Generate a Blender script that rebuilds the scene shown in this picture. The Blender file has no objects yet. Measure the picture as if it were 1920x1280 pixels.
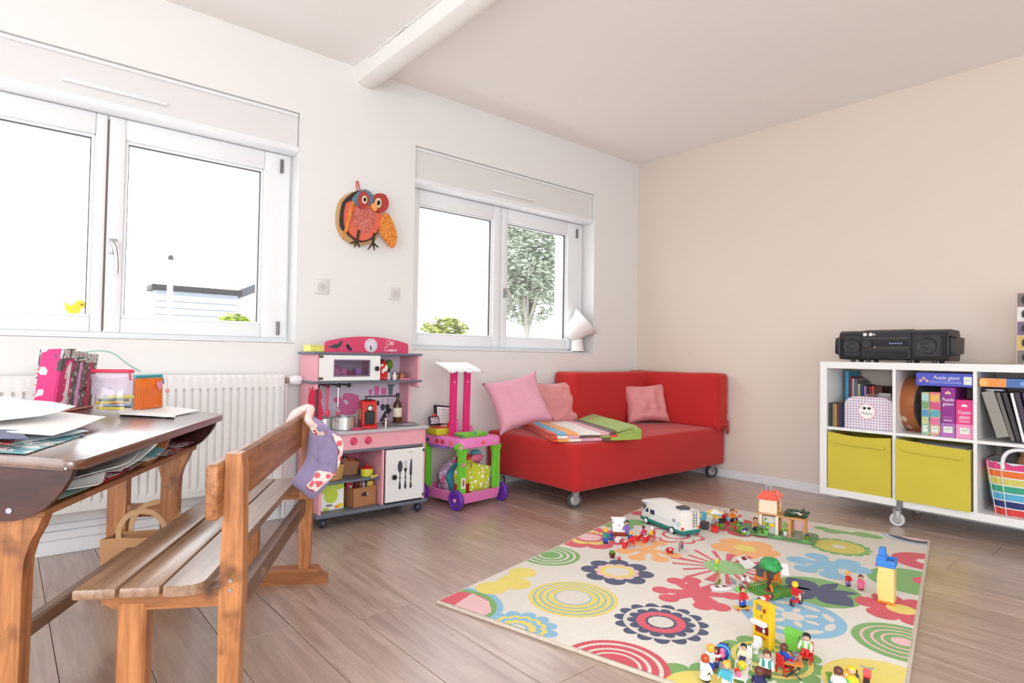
import bpy, bmesh, math, random
from mathutils import Vector, Matrix, noise
from math import sin, cos, pi, radians, atan2, sqrt
random.seed(7)
SC = bpy.context.scene
COL = SC.collection
# ------------------------------------------------------------ camera, sky, lamp, exposure
CAM = Vector((-4.04939, -3.15542, 0.85564))
CR = Vector((0.7619348, -0.64745832, 0.01590879))
CU = Vector((-0.02812241, -0.00853419, 0.99956806))
CF = Vector((0.64704289, 0.76205308, 0.02471058))
FPX = 1128.114
cd = bpy.data.cameras.new('camera'); cam = bpy.data.objects.new('camera', cd); COL.objects.link(cam)
cd.sensor_fit = 'HORIZONTAL'; cd.sensor_width = 36; cd.lens = FPX / 1920 * 36
cd.clip_start = 0.02; cd.clip_end = 300
mw = Matrix((CR, CU, -CF)).transposed().to_4x4(); mw.translation = CAM
cam.matrix_world = mw
SC.camera = cam
w = bpy.data.worlds.new('overcast_sky'); SC.world = w; w.use_nodes = True
bg = w.node_tree.nodes['Background']; bg.inputs[0].default_value = (0.915, 0.965, 1.0, 1); bg.inputs[1].default_value = 3.3
SC.view_settings.view_transform = 'Standard'; SC.view_settings.look = 'None'
SC.view_settings.gamma = 1; SC.view_settings.exposure = 0.45; SC.view_settings.use_curve_mapping = False
def area(name, loc, rot, sx, sy, energy, portal=False):
 l = bpy.data.lights.new(name, 'AREA'); l.shape = 'RECTANGLE'; l.size = sx; l.size_y = sy; l.energy = energy
 o = bpy.data.objects.new(name, l); COL.objects.link(o); o.location = loc; o.rotation_euler = rot
 if portal: l.cycles.is_portal = True
 return o
# portals only tell the renderer where the daylight comes in
area('window_portal', (-3.70, 0.25, 1.42), (-pi/2, 0, 0), 1.70, 1.05, 1, True)
area('window_portal', (-1.35, 0.25, 1.40), (-pi/2, 0, 0), 1.62, 1.05, 1, True)
area('window_portal', (-6.62, -3.3, 1.2), (0, -pi/2, 0), 2.3, 3.8, 1, True)  # unseen far-wall opening, added to throw fill light on the shelf side
area('window_portal', (-4.2, -5.72, 1.25), (pi/2, 0, 0), 3.2, 2.3, 1, True)  # unseen opening behind the camera, added for soft fill
fl_ = bpy.data.lights.new('camera_flash', 'POINT'); fl_.energy = 20; fl_.shadow_soft_size = 0.03; fl_.color = (1, .985, .97)
fo = bpy.data.objects.new('camera_flash', fl_); COL.objects.link(fo); fo.location = (-3.93, -3.25, 1.03)

# ------------------------------------------------------------ pixel to place
def ray(u, v): return CF + CR * ((u - 960) / FPX) - CU * ((v - 640) / FPX)
def atz(u, v, z=0.0):
 d = ray(u, v); return CAM + d * ((z - CAM.z) / d.z)
def aty(u, v, y):
 d = ray(u, v); return CAM + d * ((y - CAM.y) / d.y)
def atx(u, v, x):
 d = ray(u, v); return CAM + d * ((x - CAM.x) / d.x)

# ------------------------------------------------------------ materials
def lin(c):
 c = c / 255.0
 return c / 12.92 if c <= 0.04045 else ((c + 0.055) / 1.055) ** 2.4
def rgb(c): return (lin(c[0]), lin(c[1]), lin(c[2]), 1)
MATS = {}
def mat(name, col, rough=0.5, metal=0.0, var=0.06, scale=30, bump=0.0, bscale=None, spec=0.5, coat=0.0, trans=0.0, alpha=1.0, sheen=0.0, stretch=None):
 if name in MATS: return MATS[name]
 m = bpy.data.materials.new(name); m.use_nodes = True; nt = m.node_tree; N = nt.nodes; L = nt.links
 b = N['Principled BSDF']; c = rgb(col)
 b.inputs['Base Color'].default_value = c; b.inputs['Roughness'].default_value = rough; b.inputs['Metallic'].default_value = metal
 b.inputs['Specular IOR Level'].default_value = spec
 if coat: b.inputs['Coat Weight'].default_value = coat; b.inputs['Coat Roughness'].default_value = 0.12
 if trans: b.inputs['Transmission Weight'].default_value = trans
 if sheen: b.inputs['Sheen Weight'].default_value = sheen
 if alpha < 1: b.inputs['Alpha'].default_value = alpha
 if var or bump:
  tc = N.new('ShaderNodeTexCoord'); mp = N.new('ShaderNodeMapping'); L.new(tc.outputs['Object'], mp.inputs[0])
  if stretch: mp.inputs['Scale'].default_value = stretch
 if var:
  nz = N.new('ShaderNodeTexNoise'); nz.inputs['Scale'].default_value = scale; nz.inputs['Detail'].default_value = 4
  L.new(mp.outputs[0], nz.inputs['Vector'])
  mx = N.new('ShaderNodeMix'); mx.data_type = 'RGBA'
  mx.inputs[6].default_value = tuple(x * (1 - var) for x in c[:3]) + (1,)
  mx.inputs[7].default_value = tuple(min(1, x * (1 + var)) for x in c[:3]) + (1,)
  L.new(nz.outputs[0], mx.inputs[0]); L.new(mx.outputs[2], b.inputs['Base Color'])
 if bump:
  n2 = N.new('ShaderNodeTexNoise'); n2.inputs['Scale'].default_value = bscale or scale; n2.inputs['Detail'].default_value = 5
  L.new(mp.outputs[0], n2.inputs['Vector'])
  bp = N.new('ShaderNodeBump'); bp.inputs['Strength'].default_value = bump; bp.inputs['Distance'].default_value = 0.004
  L.new(n2.outputs[0], bp.inputs['Height']); L.new(bp.outputs[0], b.inputs['Normal'])
 MATS[name] = m; return m
def wood(name, dark, light, rough=0.4, stretch=(1, 12, 12), scale=3.0, rnd=0.0, bump=0.08, spec=0.5, worn=None):
 if name in MATS: return MATS[name]
 m = bpy.data.materials.new(name); m.use_nodes = True; nt = m.node_tree; N = nt.nodes; L = nt.links
 b = N['Principled BSDF']; b.inputs['Roughness'].default_value = rough; b.inputs['Specular IOR Level'].default_value = spec
 tc = N.new('ShaderNodeTexCoord'); mp = N.new('ShaderNodeMapping'); mp.inputs['Scale'].default_value = stretch
 oi = N.new('ShaderNodeObjectInfo'); va = N.new('ShaderNodeVectorMath'); va.operation = 'ADD'
 sc_ = N.new('ShaderNodeMath'); sc_.operation = 'MULTIPLY'; sc_.inputs[1].default_value = 37.0
 L.new(oi.outputs['Random'], sc_.inputs[0]); L.new(tc.outputs['Object'], va.inputs[0]); L.new(sc_.outputs[0], va.inputs[1])
 L.new(va.outputs[0], mp.inputs[0])
 nz = N.new('ShaderNodeTexNoise'); nz.inputs['Scale'].default_value = scale; nz.inputs['Detail'].default_value = 7; nz.inputs['Roughness'].default_value = 0.62; nz.inputs['Distortion'].default_value = 0.6
 L.new(mp.outputs[0], nz.inputs['Vector'])
 cr = N.new('ShaderNodeValToRGB'); cr.color_ramp.elements[0].position = 0.3; cr.color_ramp.elements[1].position = 0.72
 cr.color_ramp.elements[0].color = rgb(dark); cr.color_ramp.elements[1].color = rgb(light)
 L.new(nz.outputs[0], cr.inputs[0])
 out = cr.outputs[0]
 if rnd:
  hs = N.new('ShaderNodeHueSaturation'); ma = N.new('ShaderNodeMapRange'); ma.inputs[3].default_value = 1 - rnd; ma.inputs[4].default_value = 1 + rnd
  L.new(oi.outputs['Random'], ma.inputs[0]); L.new(ma.outputs[0], hs.inputs['Value']); L.new(out, hs.inputs['Color']); out = hs.outputs[0]
 if worn:
  n3 = N.new('ShaderNodeTexNoise'); n3.inputs['Scale'].default_value = 9; n3.inputs['Detail'].default_value = 6; L.new(tc.outputs['Object'], n3.inputs['Vector'])
  r3 = N.new('ShaderNodeValToRGB'); r3.color_ramp.elements[0].position = 0.60; r3.color_ramp.elements[1].position = 0.74; L.new(n3.outputs[0], r3.inputs[0])
  mx = N.new('ShaderNodeMix'); mx.data_type = 'RGBA'; mx.inputs[7].default_value = rgb(worn); L.new(r3.outputs[0], mx.inputs[0]); L.new(out, mx.inputs[6]); out = mx.outputs[2]
 L.new(out, b.inputs['Base Color'])
 bp = N.new('ShaderNodeBump'); bp.inputs['Strength'].default_value = bump; bp.inputs['Distance'].default_value = 0.002
 L.new(nz.outputs[0], bp.inputs['Height']); L.new(bp.outputs[0], b.inputs['Normal'])
 MATS[name] = m; return m
def pane_glass(name, tint=(1, 1, 1), refl=0.05, rough=0.0):
 if name in MATS: return MATS[name]
 m = bpy.data.materials.new(name); m.use_nodes = True; nt = m.node_tree; N = nt.nodes; L = nt.links
 N.remove(N['Principled BSDF']); o = N['Material Output']
 t = N.new('ShaderNodeBsdfTransparent'); t.inputs[0].default_value = tint + (1,)
 g = N.new('ShaderNodeBsdfGlossy'); g.inputs['Roughness'].default_value = rough
 x = N.new('ShaderNodeMixShader'); x.inputs[0].default_value = refl
 L.new(t.outputs[0], x.inputs[1]); L.new(g.outputs[0], x.inputs[2]); L.new(x.outputs[0], o.inputs[0])
 MATS[name] = m; return m
def spots(name, base, dots, scale=60, lo=0.42, hi=0.5, rough=0.6, vor=True):
 """printed pattern: two or three colours broken up by a cell / noise texture"""
 if name in MATS: return MATS[name]
 m = bpy.data.materials.new(name); m.use_nodes = True; nt = m.node_tree; N = nt.nodes; L = nt.links
 b = N['Principled BSDF']; b.inputs['Roughness'].default_value = rough
 tc = N.new('ShaderNodeTexCoord')
 v = N.new('ShaderNodeTexVoronoi' if vor else 'ShaderNodeTexNoise'); v.inputs['Scale'].default_value = scale; L.new(tc.outputs['Object'], v.inputs['Vector'])
 cr = N.new('ShaderNodeValToRGB'); el = cr.color_ramp.elements; cr.color_ramp.interpolation = 'CONSTANT'
 el[0].position = 0; el[0].color = rgb(dots[0]); el[1].position = lo; el[1].color = rgb(base)
 for i, d in enumerate(dots[1:]):
  e = el.new(hi + 0.09 * i); e.color = rgb(d)
 L.new(v.outputs[0], cr.inputs[0]); L.new(cr.outputs[0], b.inputs['Base Color'])
 MATS[name] = m; return m

# ------------------------------------------------------------ mesh helpers
class MB:
 def __init__(s): s.bm = bmesh.new(); s.mats = []; s.cur = 0
 def use(s, m):
  if m not in s.mats: s.mats.append(m)
  s.cur = s.mats.index(m); return s
 def _new(s, vs, M=None, smooth=False):
  fs = set()
  for v in vs:
   if M is not None: v.co = M @ v.co
   fs.update(v.link_faces)
  for f in fs: f.material_index = s.cur
  return s
 def box(s, a, b, bev=0.0, seg=1, M=None):
  a, b = Vector(a), Vector(b)
  r = bmesh.ops.create_cube(s.bm, size=1.0); vs = r['verts']; c = (a + b) / 2; d = b - a
  for v in vs: v.co = Vector((v.co.x * d.x, v.co.y * d.y, v.co.z * d.z)) + c
  if bev:
   bev = min(bev, 0.49 * min(abs(d.x), abs(d.y), abs(d.z)))
   es = list({e for v in vs for e in v.link_edges})
   r = bmesh.ops.bevel(s.bm, geom=es, offset=bev, segments=seg, profile=0.5, affect='EDGES')
   vs = list({v for f in r['faces'] for v in f.verts} | {v for v in vs if v.is_valid})
   q = set(vs)
   for v in vs:
    for f in v.link_faces: q.update(f.verts)
   vs = list(q)
  return s._new(vs, M)
 def cyl(s, p0, p1, r0, r1=None, n=14):
  p0, p1 = Vector(p0), Vector(p1); r1 = r0 if r1 is None else r1
  d = p1 - p0; q = d.to_track_quat('Z', 'Y').to_matrix().to_4x4(); q.translation = (p0 + p1) / 2
  r = bmesh.ops.create_cone(s.bm, cap_ends=True, segments=n, radius1=max(r0, 1e-5), radius2=max(r1, 1e-5), depth=d.length)
  return s._new(r['verts'], q)
 def sph(s, c, r, u=14, v=9, M=None):
  if not isinstance(r, (tuple, list)): r = (r, r, r)
  q = bmesh.ops.create_uvsphere(s.bm, u_segments=u, v_segments=v, radius=1)
  T = Matrix.Translation(Vector(c)) @ (M if M is not None else Matrix.Identity(4)) @ Matrix.Diagonal((r[0], r[1], r[2], 1))
  return s._new(q['verts'], T)
 def lathe(s, prof, c=(0, 0, 0), n=24, M=None):
  T = Matrix.Translation(Vector(c)) @ (M if M is not None else Matrix.Identity(4))
  rings = []
  for r, z in prof:
   if r < 1e-6: rings.append([s.bm.verts.new(T @ Vector((0, 0, z)))])
   else: rings.append([s.bm.verts.new(T @ Vector((r * cos(2 * pi * i / n), r * sin(2 * pi * i / n), z))) for i in range(n)])
  for a, b in zip(rings, rings[1:]):
   for i in range(n):
    j = (i + 1) % n
    if len(a) == 1 and len(b) == 1: continue
    if len(a) == 1: f = s.bm.faces.new((a[0], b[j], b[i]))
    elif len(b) == 1: f = s.bm.faces.new((a[i], a[j], b[0]))
    else: f = s.bm.faces.new((a[i], a[j], b[j], b[i]))
    f.material_index = s.cur
  return s
 def tube(s, pts, r, n=8, closed=False):
  pts = [Vector(p) for p in pts]; rs = r if isinstance(r, (list, tuple)) else [r] * len(pts)
  rings = []; up = None
  for i, p in enumerate(pts):
   t = (pts[min(i + 1, len(pts) - 1)] - pts[max(i - 1, 0)])
   if closed: t = pts[(i + 1) % len(pts)] - pts[i - 1]
   t.normalize()
   if up is None: up = t.orthogonal()
   up = (up - t * up.dot(t)); up = up.normalized() if up.length > 1e-6 else t.orthogonal().normalized()
   w_ = t.cross(up)
   rings.append([s.bm.verts.new(p + (up * cos(2 * pi * k / n) + w_ * sin(2 * pi * k / n)) * rs[i]) for k in range(n)])
  pr = list(zip(rings, rings[1:])) + ([(rings[-1], rings[0])] if closed else [])
  for a, b in pr:
   for k in range(n):
    f = s.bm.faces.new((a[k], a[(k + 1) % n], b[(k + 1) % n], b[k])); f.material_index = s.cur
  if not closed:
   for q in (rings[0][::-1], rings[-1]):
    f = s.bm.faces.new(q); f.material_index = s.cur
  return s
 def prism(s, poly, f0, f1):
  """poly: 2-D outline; f0/f1 map it to the two end faces in 3-D"""
  A = [s.bm.verts.new(Vector(f0(*p))) for p in poly]; B = [s.bm.verts.new(Vector(f1(*p))) for p in poly]
  fs = []
  try: fs.append(s.bm.faces.new(A[::-1])); fs.append(s.bm.faces.new(B))
  except ValueError: pass
  n = len(poly)
  for i in range(n): fs.append(s.bm.faces.new((A[i], A[(i + 1) % n], B[(i + 1) % n], B[i])))
  for f in fs: f.material_index = s.cur
  return s
 def grid(s, nu, nv, f, closeu=False):
  V = [[s.bm.verts.new(Vector(f(i / nu, j / nv))) for j in range(nv + 1)] for i in range(nu + (0 if closeu else 1))]
  for i in range(nu):
   for j in range(nv):
    a = V[i]; b = V[(i + 1) % len(V)]
    q = s.bm.faces.new((a[j], b[j], b[j + 1], a[j + 1])); q.material_index = s.cur
  return s
 def mesh(s, name, mats, ang=35, recalc=True):
  if recalc: bmesh.ops.recalc_face_normals(s.bm, faces=s.bm.faces)
  me = bpy.data.meshes.new(name); s.bm.to_mesh(me); s.bm.free()
  for m in mats: me.materials.append(m)
  me.polygons.foreach_set('use_smooth', [True] * len(me.polygons))
  me.set_sharp_from_angle(angle=radians(ang))
  return me
 def obj(s, name, m=None, parent=None, loc=None, rot=None, ang=35, kind=None, label=None, recalc=True):
  mats = s.mats or [m]
  o = bpy.data.objects.new(name, s.mesh(name, mats, ang, recalc)); COL.objects.link(o)
  if parent is not None: o.parent = parent
  if loc is not None: o.location = loc
  if rot is not None: o.rotation_euler = rot if isinstance(rot, (tuple, list)) else (0, 0, rot)
  if kind: o['kind'] = kind
  if label: o['label'] = label
  return o
def solid(bm, th):
 bm.normal_update(); bmesh.ops.solidify(bm, geom=bm.faces[:], thickness=th)
def tag(o, label, cat, group=None):
 o['label'] = label; o['category'] = cat
 if group: o['group'] = group
 return o
def thing(name, label, cat, loc=(0, 0, 0), rot=0.0, group=None):
 o = bpy.data.objects.new(name, None); COL.objects.link(o); o.empty_display_size = 0.05
 o.location = loc; o.rotation_euler = rot if isinstance(rot, (tuple, list)) else (0, 0, rot)
 return tag(o, label, cat, group)
def struct(mb, name, m): return mb.obj(name, m, kind='structure')
def B(a, b, bev=0.002, seg=1): return MB().box(a, b, bev, seg)
def part(name, mb, m, parent, **k): return mb.obj(name, m, parent, **k)
def text(name, s, size, m, parent, M, depth=0.0004, shear=0.0, align='CENTER', width=1.0):
 c = bpy.data.curves.new(name, 'FONT'); c.body = s; c.size = size; c.extrude = depth; c.shear = shear; c.align_x = align; c.resolution_u = 2
 t = bpy.data.objects.new('tmp', c); COL.objects.link(t)
 dg = bpy.context.evaluated_depsgraph_get(); me = bpy.data.meshes.new_from_object(t.evaluated_get(dg))
 bpy.data.objects.remove(t); me.transform(Matrix.Diagonal((width, 1, 1, 1))); me.transform(M); me.materials.clear(); me.materials.append(m); me.name = name
 o = bpy.data.objects.new(name, me); COL.objects.link(o); o.parent = parent; return o
FRONT_Y = Matrix(((1, 0, 0, 0), (0, 0, -1, 0), (0, 1, 0, 0), (0, 0, 0, 1)))   # text read from -Y
FRONT_X = Matrix(((0, 0, -1, 0), (-1, 0, 0, 0), (0, 1, 0, 0), (0, 0, 0, 1)))  # text read from -X
def T(x, y, z): return Matrix.Translation((x, y, z))
def RZ(a): return Matrix.Rotation(a, 4, 'Z')
def RX(a): return Matrix.Rotation(a, 4, 'X')
def RY(a): return Matrix.Rotation(a, 4, 'Y')
def rrect(x0, y0, x1, y1, r, n=5, rr=None):
 out = []
 for k, (cx, cy, a0) in enumerate(((x1 - r, y1 - r, 0), (x0 + r, y1 - r, 90), (x0 + r, y0 + r, 180), (x1 - r, y0 + r, 270))):
  for i in range(n + 1):
   a = radians(a0 + 90 * i / n); out.append((cx + r * cos(a), cy + r * sin(a)))
 return out
def nz(p, s=1.0, k=0): return noise.noise(Vector((p[0] * s + k * 7.3, p[1] * s - k * 3.1, (p[2] if len(p) > 2 else 0) * s + k)))
def bez(p0, p1, p2, p3, n=10):
 P = [Vector(p) for p in (p0, p1, p2, p3)]
 return [P[0] * (1 - t) ** 3 + P[1] * 3 * t * (1 - t) ** 2 + P[2] * 3 * t * t * (1 - t) + P[3] * t ** 3 for t in [i / n for i in range(n + 1)]]
def catmull(pts, per=5, closed=False):
 P = [Vector(p) for p in pts]; out = []; n = len(P)
 rng = range(n if closed else n - 1)
 for i in rng:
  g = (lambda k: P[k % n]) if closed else (lambda k: P[max(0, min(n - 1, k))])
  a, b, c, d = g(i - 1), g(i), g(i + 1), g(i + 2)
  for k in range(per):
   t = k / per
   out.append(0.5 * (2 * b + (c - a) * t + (2 * a - 5 * b + 4 * c - d) * t * t + (3 * b - 3 * c + d - a) * t ** 3))
 if not closed: out.append(P[-1])
 return out

# ------------------------------------------------------------ common materials
WHITE = mat('white_paint', (238, 236, 233), 0.55, var=0.015, scale=6)
WALLW = mat('wall_white_paint', (232, 230, 228), 0.8, var=0.012, scale=3, bump=0.03, bscale=180)
WALLB = mat('wall_beige_paint', (223, 210, 198), 0.8, var=0.015, scale=3, bump=0.03, bscale=180)
CEIL = mat('ceiling_paint', (245, 241, 238), 0.85, var=0.012, scale=3)
PVC = mat('white_pvc', (236, 237, 239), 0.28, var=0.01, scale=5)
SHELFW = mat('white_laminate', (238, 237, 236), 0.35, var=0.01)
CHROME = mat('brushed_metal', (190, 190, 190), 0.25, 1.0, var=0.02)
STEEL = mat('grey_steel', (165, 165, 168), 0.35, 0.9, var=0.03)
BLACK = mat('black_plastic', (24, 24, 26), 0.4, var=0.05)
DGREY = mat('dark_grey_plastic', (62, 64, 70), 0.45, var=0.04)
RUBBER = mat('rubber_grey', (70, 70, 72), 0.6)
PAPER = mat('white_paper', (240, 239, 238), 0.7, var=0.02, scale=15)
GLASS = pane_glass('window_glass')
# ------------------------------------------------------------ room shell
H = 2.4795
# floor: laminate planks running away from the window wall
FLOORW = wood('oak_laminate', (152, 127, 113), (198, 175, 161), 0.36, (14, 1.1, 1), 2.6, 0.07, 0.03, 0.5)
FB_ = FLOORW.node_tree.nodes['Principled BSDF']; FB_.inputs['Coat Weight'].default_value = .7; FB_.inputs['Coat Roughness'].default_value = .30; FB_.inputs['Coat IOR'].default_value = 1.6
sub = struct(B((-6.6, -5.7, -0.05), (0.0, 0.12, -0.009), 0), 'floor', mat('floor_joint', (70, 52, 42), 0.8))
PW = 0.193
ix = 0
x = 0.0 - 0.05
while x > -6.6:
 x0 = max(x - PW, -6.6)
 y = 0.0 - ((ix * 0.47) % 1.0) * 1.28
 ys = [0.0]
 while y > -5.7:
  if y < -0.02: ys.append(y)
  y -= 1.28
 ys.append(-5.7)
 for ya, yb in zip(ys, ys[1:]):
  if ya - yb < 0.02: continue
  cx, cy = (x + x0) / 2, (ya + yb) / 2
  hx, hy = (x - x0) / 2 - 0.0009, (ya - yb) / 2 - 0.0009
  B((-hx, -hy, -0.0085), (hx, hy, 0.0), 0.0012).obj('plank', FLOORW, sub, loc=(cx, cy, 0))
 x = x0; ix += 1
B((-0.049, -5.7, -0.0085), (0.0, 0.0, 0.0), 0).obj('plank', FLOORW, sub)
# window wall (left in the photo)
W1 = (-4.54, -2.87, 0.908, 2.130); W2 = (-2.162, -0.543, 0.890, 2.127); TH = 0.30
def wall_holes(mb, holes, x0, x1, z0, z1, y0, y1):
 xs = sorted({x0, x1} | {h[0] for h in holes} | {h[1] for h in holes})
 for a, b in zip(xs, xs[1:]):
  hs = [h for h in holes if h[0] <= a + 1e-6 and h[1] >= b - 1e-6]
  zs = [(z0, z1)] if not hs else [(z0, hs[0][2]), (hs[0][3], z1)]
  for za, zb in zs:
   if zb - za > 1e-4: mb.box((a, y0, za), (b, y1, zb))
 return mb
mb = wall_holes(MB(), [W1, W2], -6.6, 0.0, 0, H, 0.0, TH)
bmesh.ops.remove_doubles(mb.bm, verts=mb.bm.verts, dist=1e-5)
struct(mb, 'wall_left', WALLW)
struct(B((0.0, -5.7, 0), (0.15, TH, H), 0), 'wall_right', WALLB)
struct(B((-6.75, -5.85, H), (0.15, TH, H + 0.15), 0), 'ceiling', CEIL)
mb = MB().box((-6.75, -5.85, 0), (-6.6, -5.2, H)).box((-6.75, -1.4, 0), (-6.6, TH, H)).box((-6.75, -5.2, 2.35), (-6.6, -1.4, H)).box((-6.75, -5.2, 0), (-6.6, -1.4, .06))  # large opening is an addition that lets in fill light
struct(mb, 'wall_far', WALLW)
mb = wall_holes(MB(), [(-5.8, -2.6, 0.06, 2.35)], -6.6, 0.0, 0, H, -5.85, -5.7)  # hole in this unseen wall is added to brighten the room
struct(mb, 'wall_back', WALLW)
# baseboards
BASE = mat('baseboard_white', (232, 233, 236), 0.4, var=0.01)
struct(MB().box((-0.014, -5.7, 0), (0.0, 0.0, 0.060), 0.003), 'baseboard_right', BASE)
mbb = MB().box((-6.6, -0.014, 0), (0.0, 0.0, 0.062), 0.003)
struct(mbb, 'baseboard_left', BASE)
# heating pipe casing under the radiator: stepped white boarding above the baseboard
mbb = MB().box((-6.6, -0.022, 0.062), (-2.93, 0.0, 0.098), 0.003).box((-6.6, -0.016, 0.099), (-2.93, 0.0, 0.128), 0.003)
struct(mbb, 'trim_1', BASE)
# ceiling beam: rounded painted timber, runs from the window wall over the room
def beam_ring(t):
 y = -t * 5.7
 out = []
 prof = [(-2.568, H + .01), (-2.566, 2.425), (-2.553, 2.395), (-2.523, 2.381), (-2.486, 2.377), (-2.462, 2.380), (-2.440, 2.396), (-2.432, 2.425), (-2.430, H + .01)]
 return [(px + 0.004 * nz((px * 3, y * 1.7, 0), 1, 1), y, pz + (0.004 * nz((px, y * 2.2, 3), 1, 2) if pz < H else 0)) for px, pz in prof]
mb = MB(); R_ = [[mb.bm.verts.new(Vector(p)) for p in beam_ring(i / 40)] for i in range(41)]
for a, b in zip(R_, R_[1:]):
 for k in range(len(a) - 1): mb.bm.faces.new((a[k], b[k], b[k + 1], a[k + 1]))
mb.bm.faces.new(R_[0])
bm_ = struct(mb, 'trim_2', mat('beam_white_paint', (240, 237, 233), 0.7, var=0.02, bump=0.15, bscale=14))
crk = MB(); cp = [(-2.5695 - 0.001 * (i % 3), -0.17 - 0.035 * i, H - 0.012 + 0.006 * nz((i, 0, 0), 0.7)) for i in range(44)]
crk.tube(cp, [0.0007 + 0.0016 * max(0, nz((i, 2, 0), 0.23, 4)) for i in range(44)], 5)
crk.obj('paint_crack', mat('crack_dark', (120, 112, 105), 0.9), bm_, kind=None)

# ------------------------------------------------------------ windows
DARKG = mat('gasket_dark', (60, 52, 50), 0.6)
def window(n, W, xm, yf, handle_x, hinge):
 x0, x1, z0, z1 = W
 box_z = z0 + (1.930 - W1[2] if n == 1 else 1.915 - W2[2])
 o = bpy.data.objects.new('window_%d' % n, None); COL.objects.link(o); o['kind'] = 'structure'
 o.location = ((x0 + x1) / 2, yf, z0); ox, oy, oz = o.location
 def P(name, mb, m, label=None, par=o):
  for v in mb.bm.verts: v.co -= Vector((ox, oy, oz))
  r = mb.obj(name, m, par, label=label); return r
 fz0, fz1 = z0 + 0.005, box_z
 # outer frame
 f = MB()
 f.box((x0, yf, fz0), (x1, yf + 0.06, fz0 + 0.028), 0.004).box((x0, yf, fz1 - 0.03), (x1, yf + 0.06, fz1), 0.004)
 f.box((x0, yf + .0008, fz0 + .0008), (x0 + 0.03, yf + 0.059, fz1 - .0008), 0.004).box((x1 - 0.03, yf + .0008, fz0 + .0008), (x1, yf + 0.059, fz1 - .0008), 0.004)
 P('window_frame', f, PVC)
 # sill board and rounded lip under the shutter box
 P('window_sill', B((x0, 0.0, z0 - 0.004), (x1, yf + 0.02, z0 + 0.006), 0.002), PVC)
 gz0, gz1 = (1.0, 1.822) if n == 1 else (0.983, 1.812)
 gw = {1: ((-4.468, -3.752), (-3.637, -3.016)), 2: ((-2.062, -1.456), (-1.330, -0.722))}[n]
 outs = ((x0 + 0.014, xm - 0.002), (xm + 0.002, x1 - 0.014))
 for (ga, gb), (sa, sb) in zip(gw, outs):
  y0 = yf - 0.016; s = MB(); sz0, sz1 = fz0 + 0.022, fz1 - 0.012
  y1 = yf + 0.05
  s.box((sa, y0, sz0), (ga, y1, sz1), 0.006, 2).box((gb, y0, sz0), (sb, y1, sz1), 0.006, 2)
  s.box((ga, y0, sz0), (gb, y1, gz0), 0.006, 2).box((ga, y0, gz1), (gb, y1, sz1), 0.006, 2)
  # glazing bead, bevelled towards the pane
  bd = 0.014
  for q in (((ga, gz0), (ga + bd, gz1)), ((gb - bd, gz0), (gb, gz1)), ((ga, gz0), (gb, gz0 + bd)), ((ga, gz1 - bd), (gb, gz1))):
   e_ = .0008 if q[1][0] - q[0][0] > .1 else 0
   s.box((q[0][0], y0 + 0.012 + e_, q[0][1]), (q[1][0], y1 - .001 - e_, q[1][1]), 0.004)
  so = P('sash', s, PVC)
  g = MB(); e = 0.0135
  for q in (((ga + bd - .001, gz0 + bd), (ga + bd + 0.003, gz1 - bd)), ((gb - bd - 0.003, gz0 + bd), (gb - bd + .001, gz1 - bd)), ((ga + bd, gz1 - bd - 0.003), (gb - bd, gz1 - bd + .001))):
   g.box((q[0][0], y0 + 0.018, q[0][1]), (q[1][0], y0 + 0.034, q[1][1]))
  P('gasket', g, DARKG, 'dark rubber seal around the pane', so);
  P('pane', B((ga + 0.004, y0 + 0.034, gz0 + 0.004), (gb - 0.004, y0 + 0.038, gz1 - 0.004), 0), GLASS, par=so)
 # brown strip painting the shadow gap between the sashes
 if n == 1: P('gasket', B((xm - 0.003, yf - 0.0175, fz0 + 0.03), (xm + 0.003, yf - 0.0145, fz1 - 0.03), 0), mat('gap_brown', (110, 92, 88), 0.7))
 # shutter box
 bx = MB().box((x0 + 0.002, 0.022, box_z + 0.008), (x1 - 0.003, TH - 0.02, z1 - 0.001), 0.003)
 P('shutter_box', bx, mat('shutter_box_pvc', (224, 222, 221), 0.4, var=0.01))
 P('box_moulding', MB().box((x0 + 0.002, 0.010, z1 - 0.020), (x1 - 0.004, 0.03, z1 - 0.002), 0.004), PVC)
 lip = MB(); prof = [(0.010, box_z + 0.02), (0.008, box_z + 0.006), (0.014, box_z - 0.006), (0.04, box_z - 0.012), (yf, box_z - 0.010), (yf, box_z + 0.02)]
 lip.prism(prof, lambda a, b: (x0 + 0.002, a, b), lambda a, b: (x1 - 0.002, a, b)); P('box_lip', lip, PVC)
 vx = (-3.885, -3.488) if n == 1 else (-1.546, -1.165); vz = 2.004 if n == 1 else 1.972
 v = MB().box((vx[0], 0.008, vz - 0.009), (vx[1], 0.023, vz + 0.009), 0.005, 2)
 for k in range(3): v.box((vx[0] + 0.15 + 0.06 * k, 0.006, vz - 0.003), (vx[0] + 0.19 + 0.06 * k, 0.01, vz + 0.004), 0.001)
 P('air_vent', v, PVC, 'white slotted air vent on the shutter box')
 # handle
 hx, hz = handle_x
 yb = yf - 0.016
 h = MB().box((hx - 0.016, yb - 0.010, hz - 0.034), (hx + 0.016, yb, hz + 0.036), 0.006, 2)
 h.cyl((hx, yb, hz + 0.006), (hx, yb - 0.03, hz + 0.006), 0.011)
 h.tube(bez((hx, yb - 0.045, hz + 0.012), (hx + 0.006, yb - 0.055, hz - 0.01), (hx + 0.018, yb - 0.05, hz - 0.06), (hx + 0.016, yb - 0.04, hz - 0.125)), [0.010, .0105, .011, .0105, .010, .0095, .009, .009, .009, .009, .008], 10)
 h.sph((hx, yb - 0.04, hz + 0.008), 0.013)
 P('window_handle', h, CHROME, 'curved chrome window handle')
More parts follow.
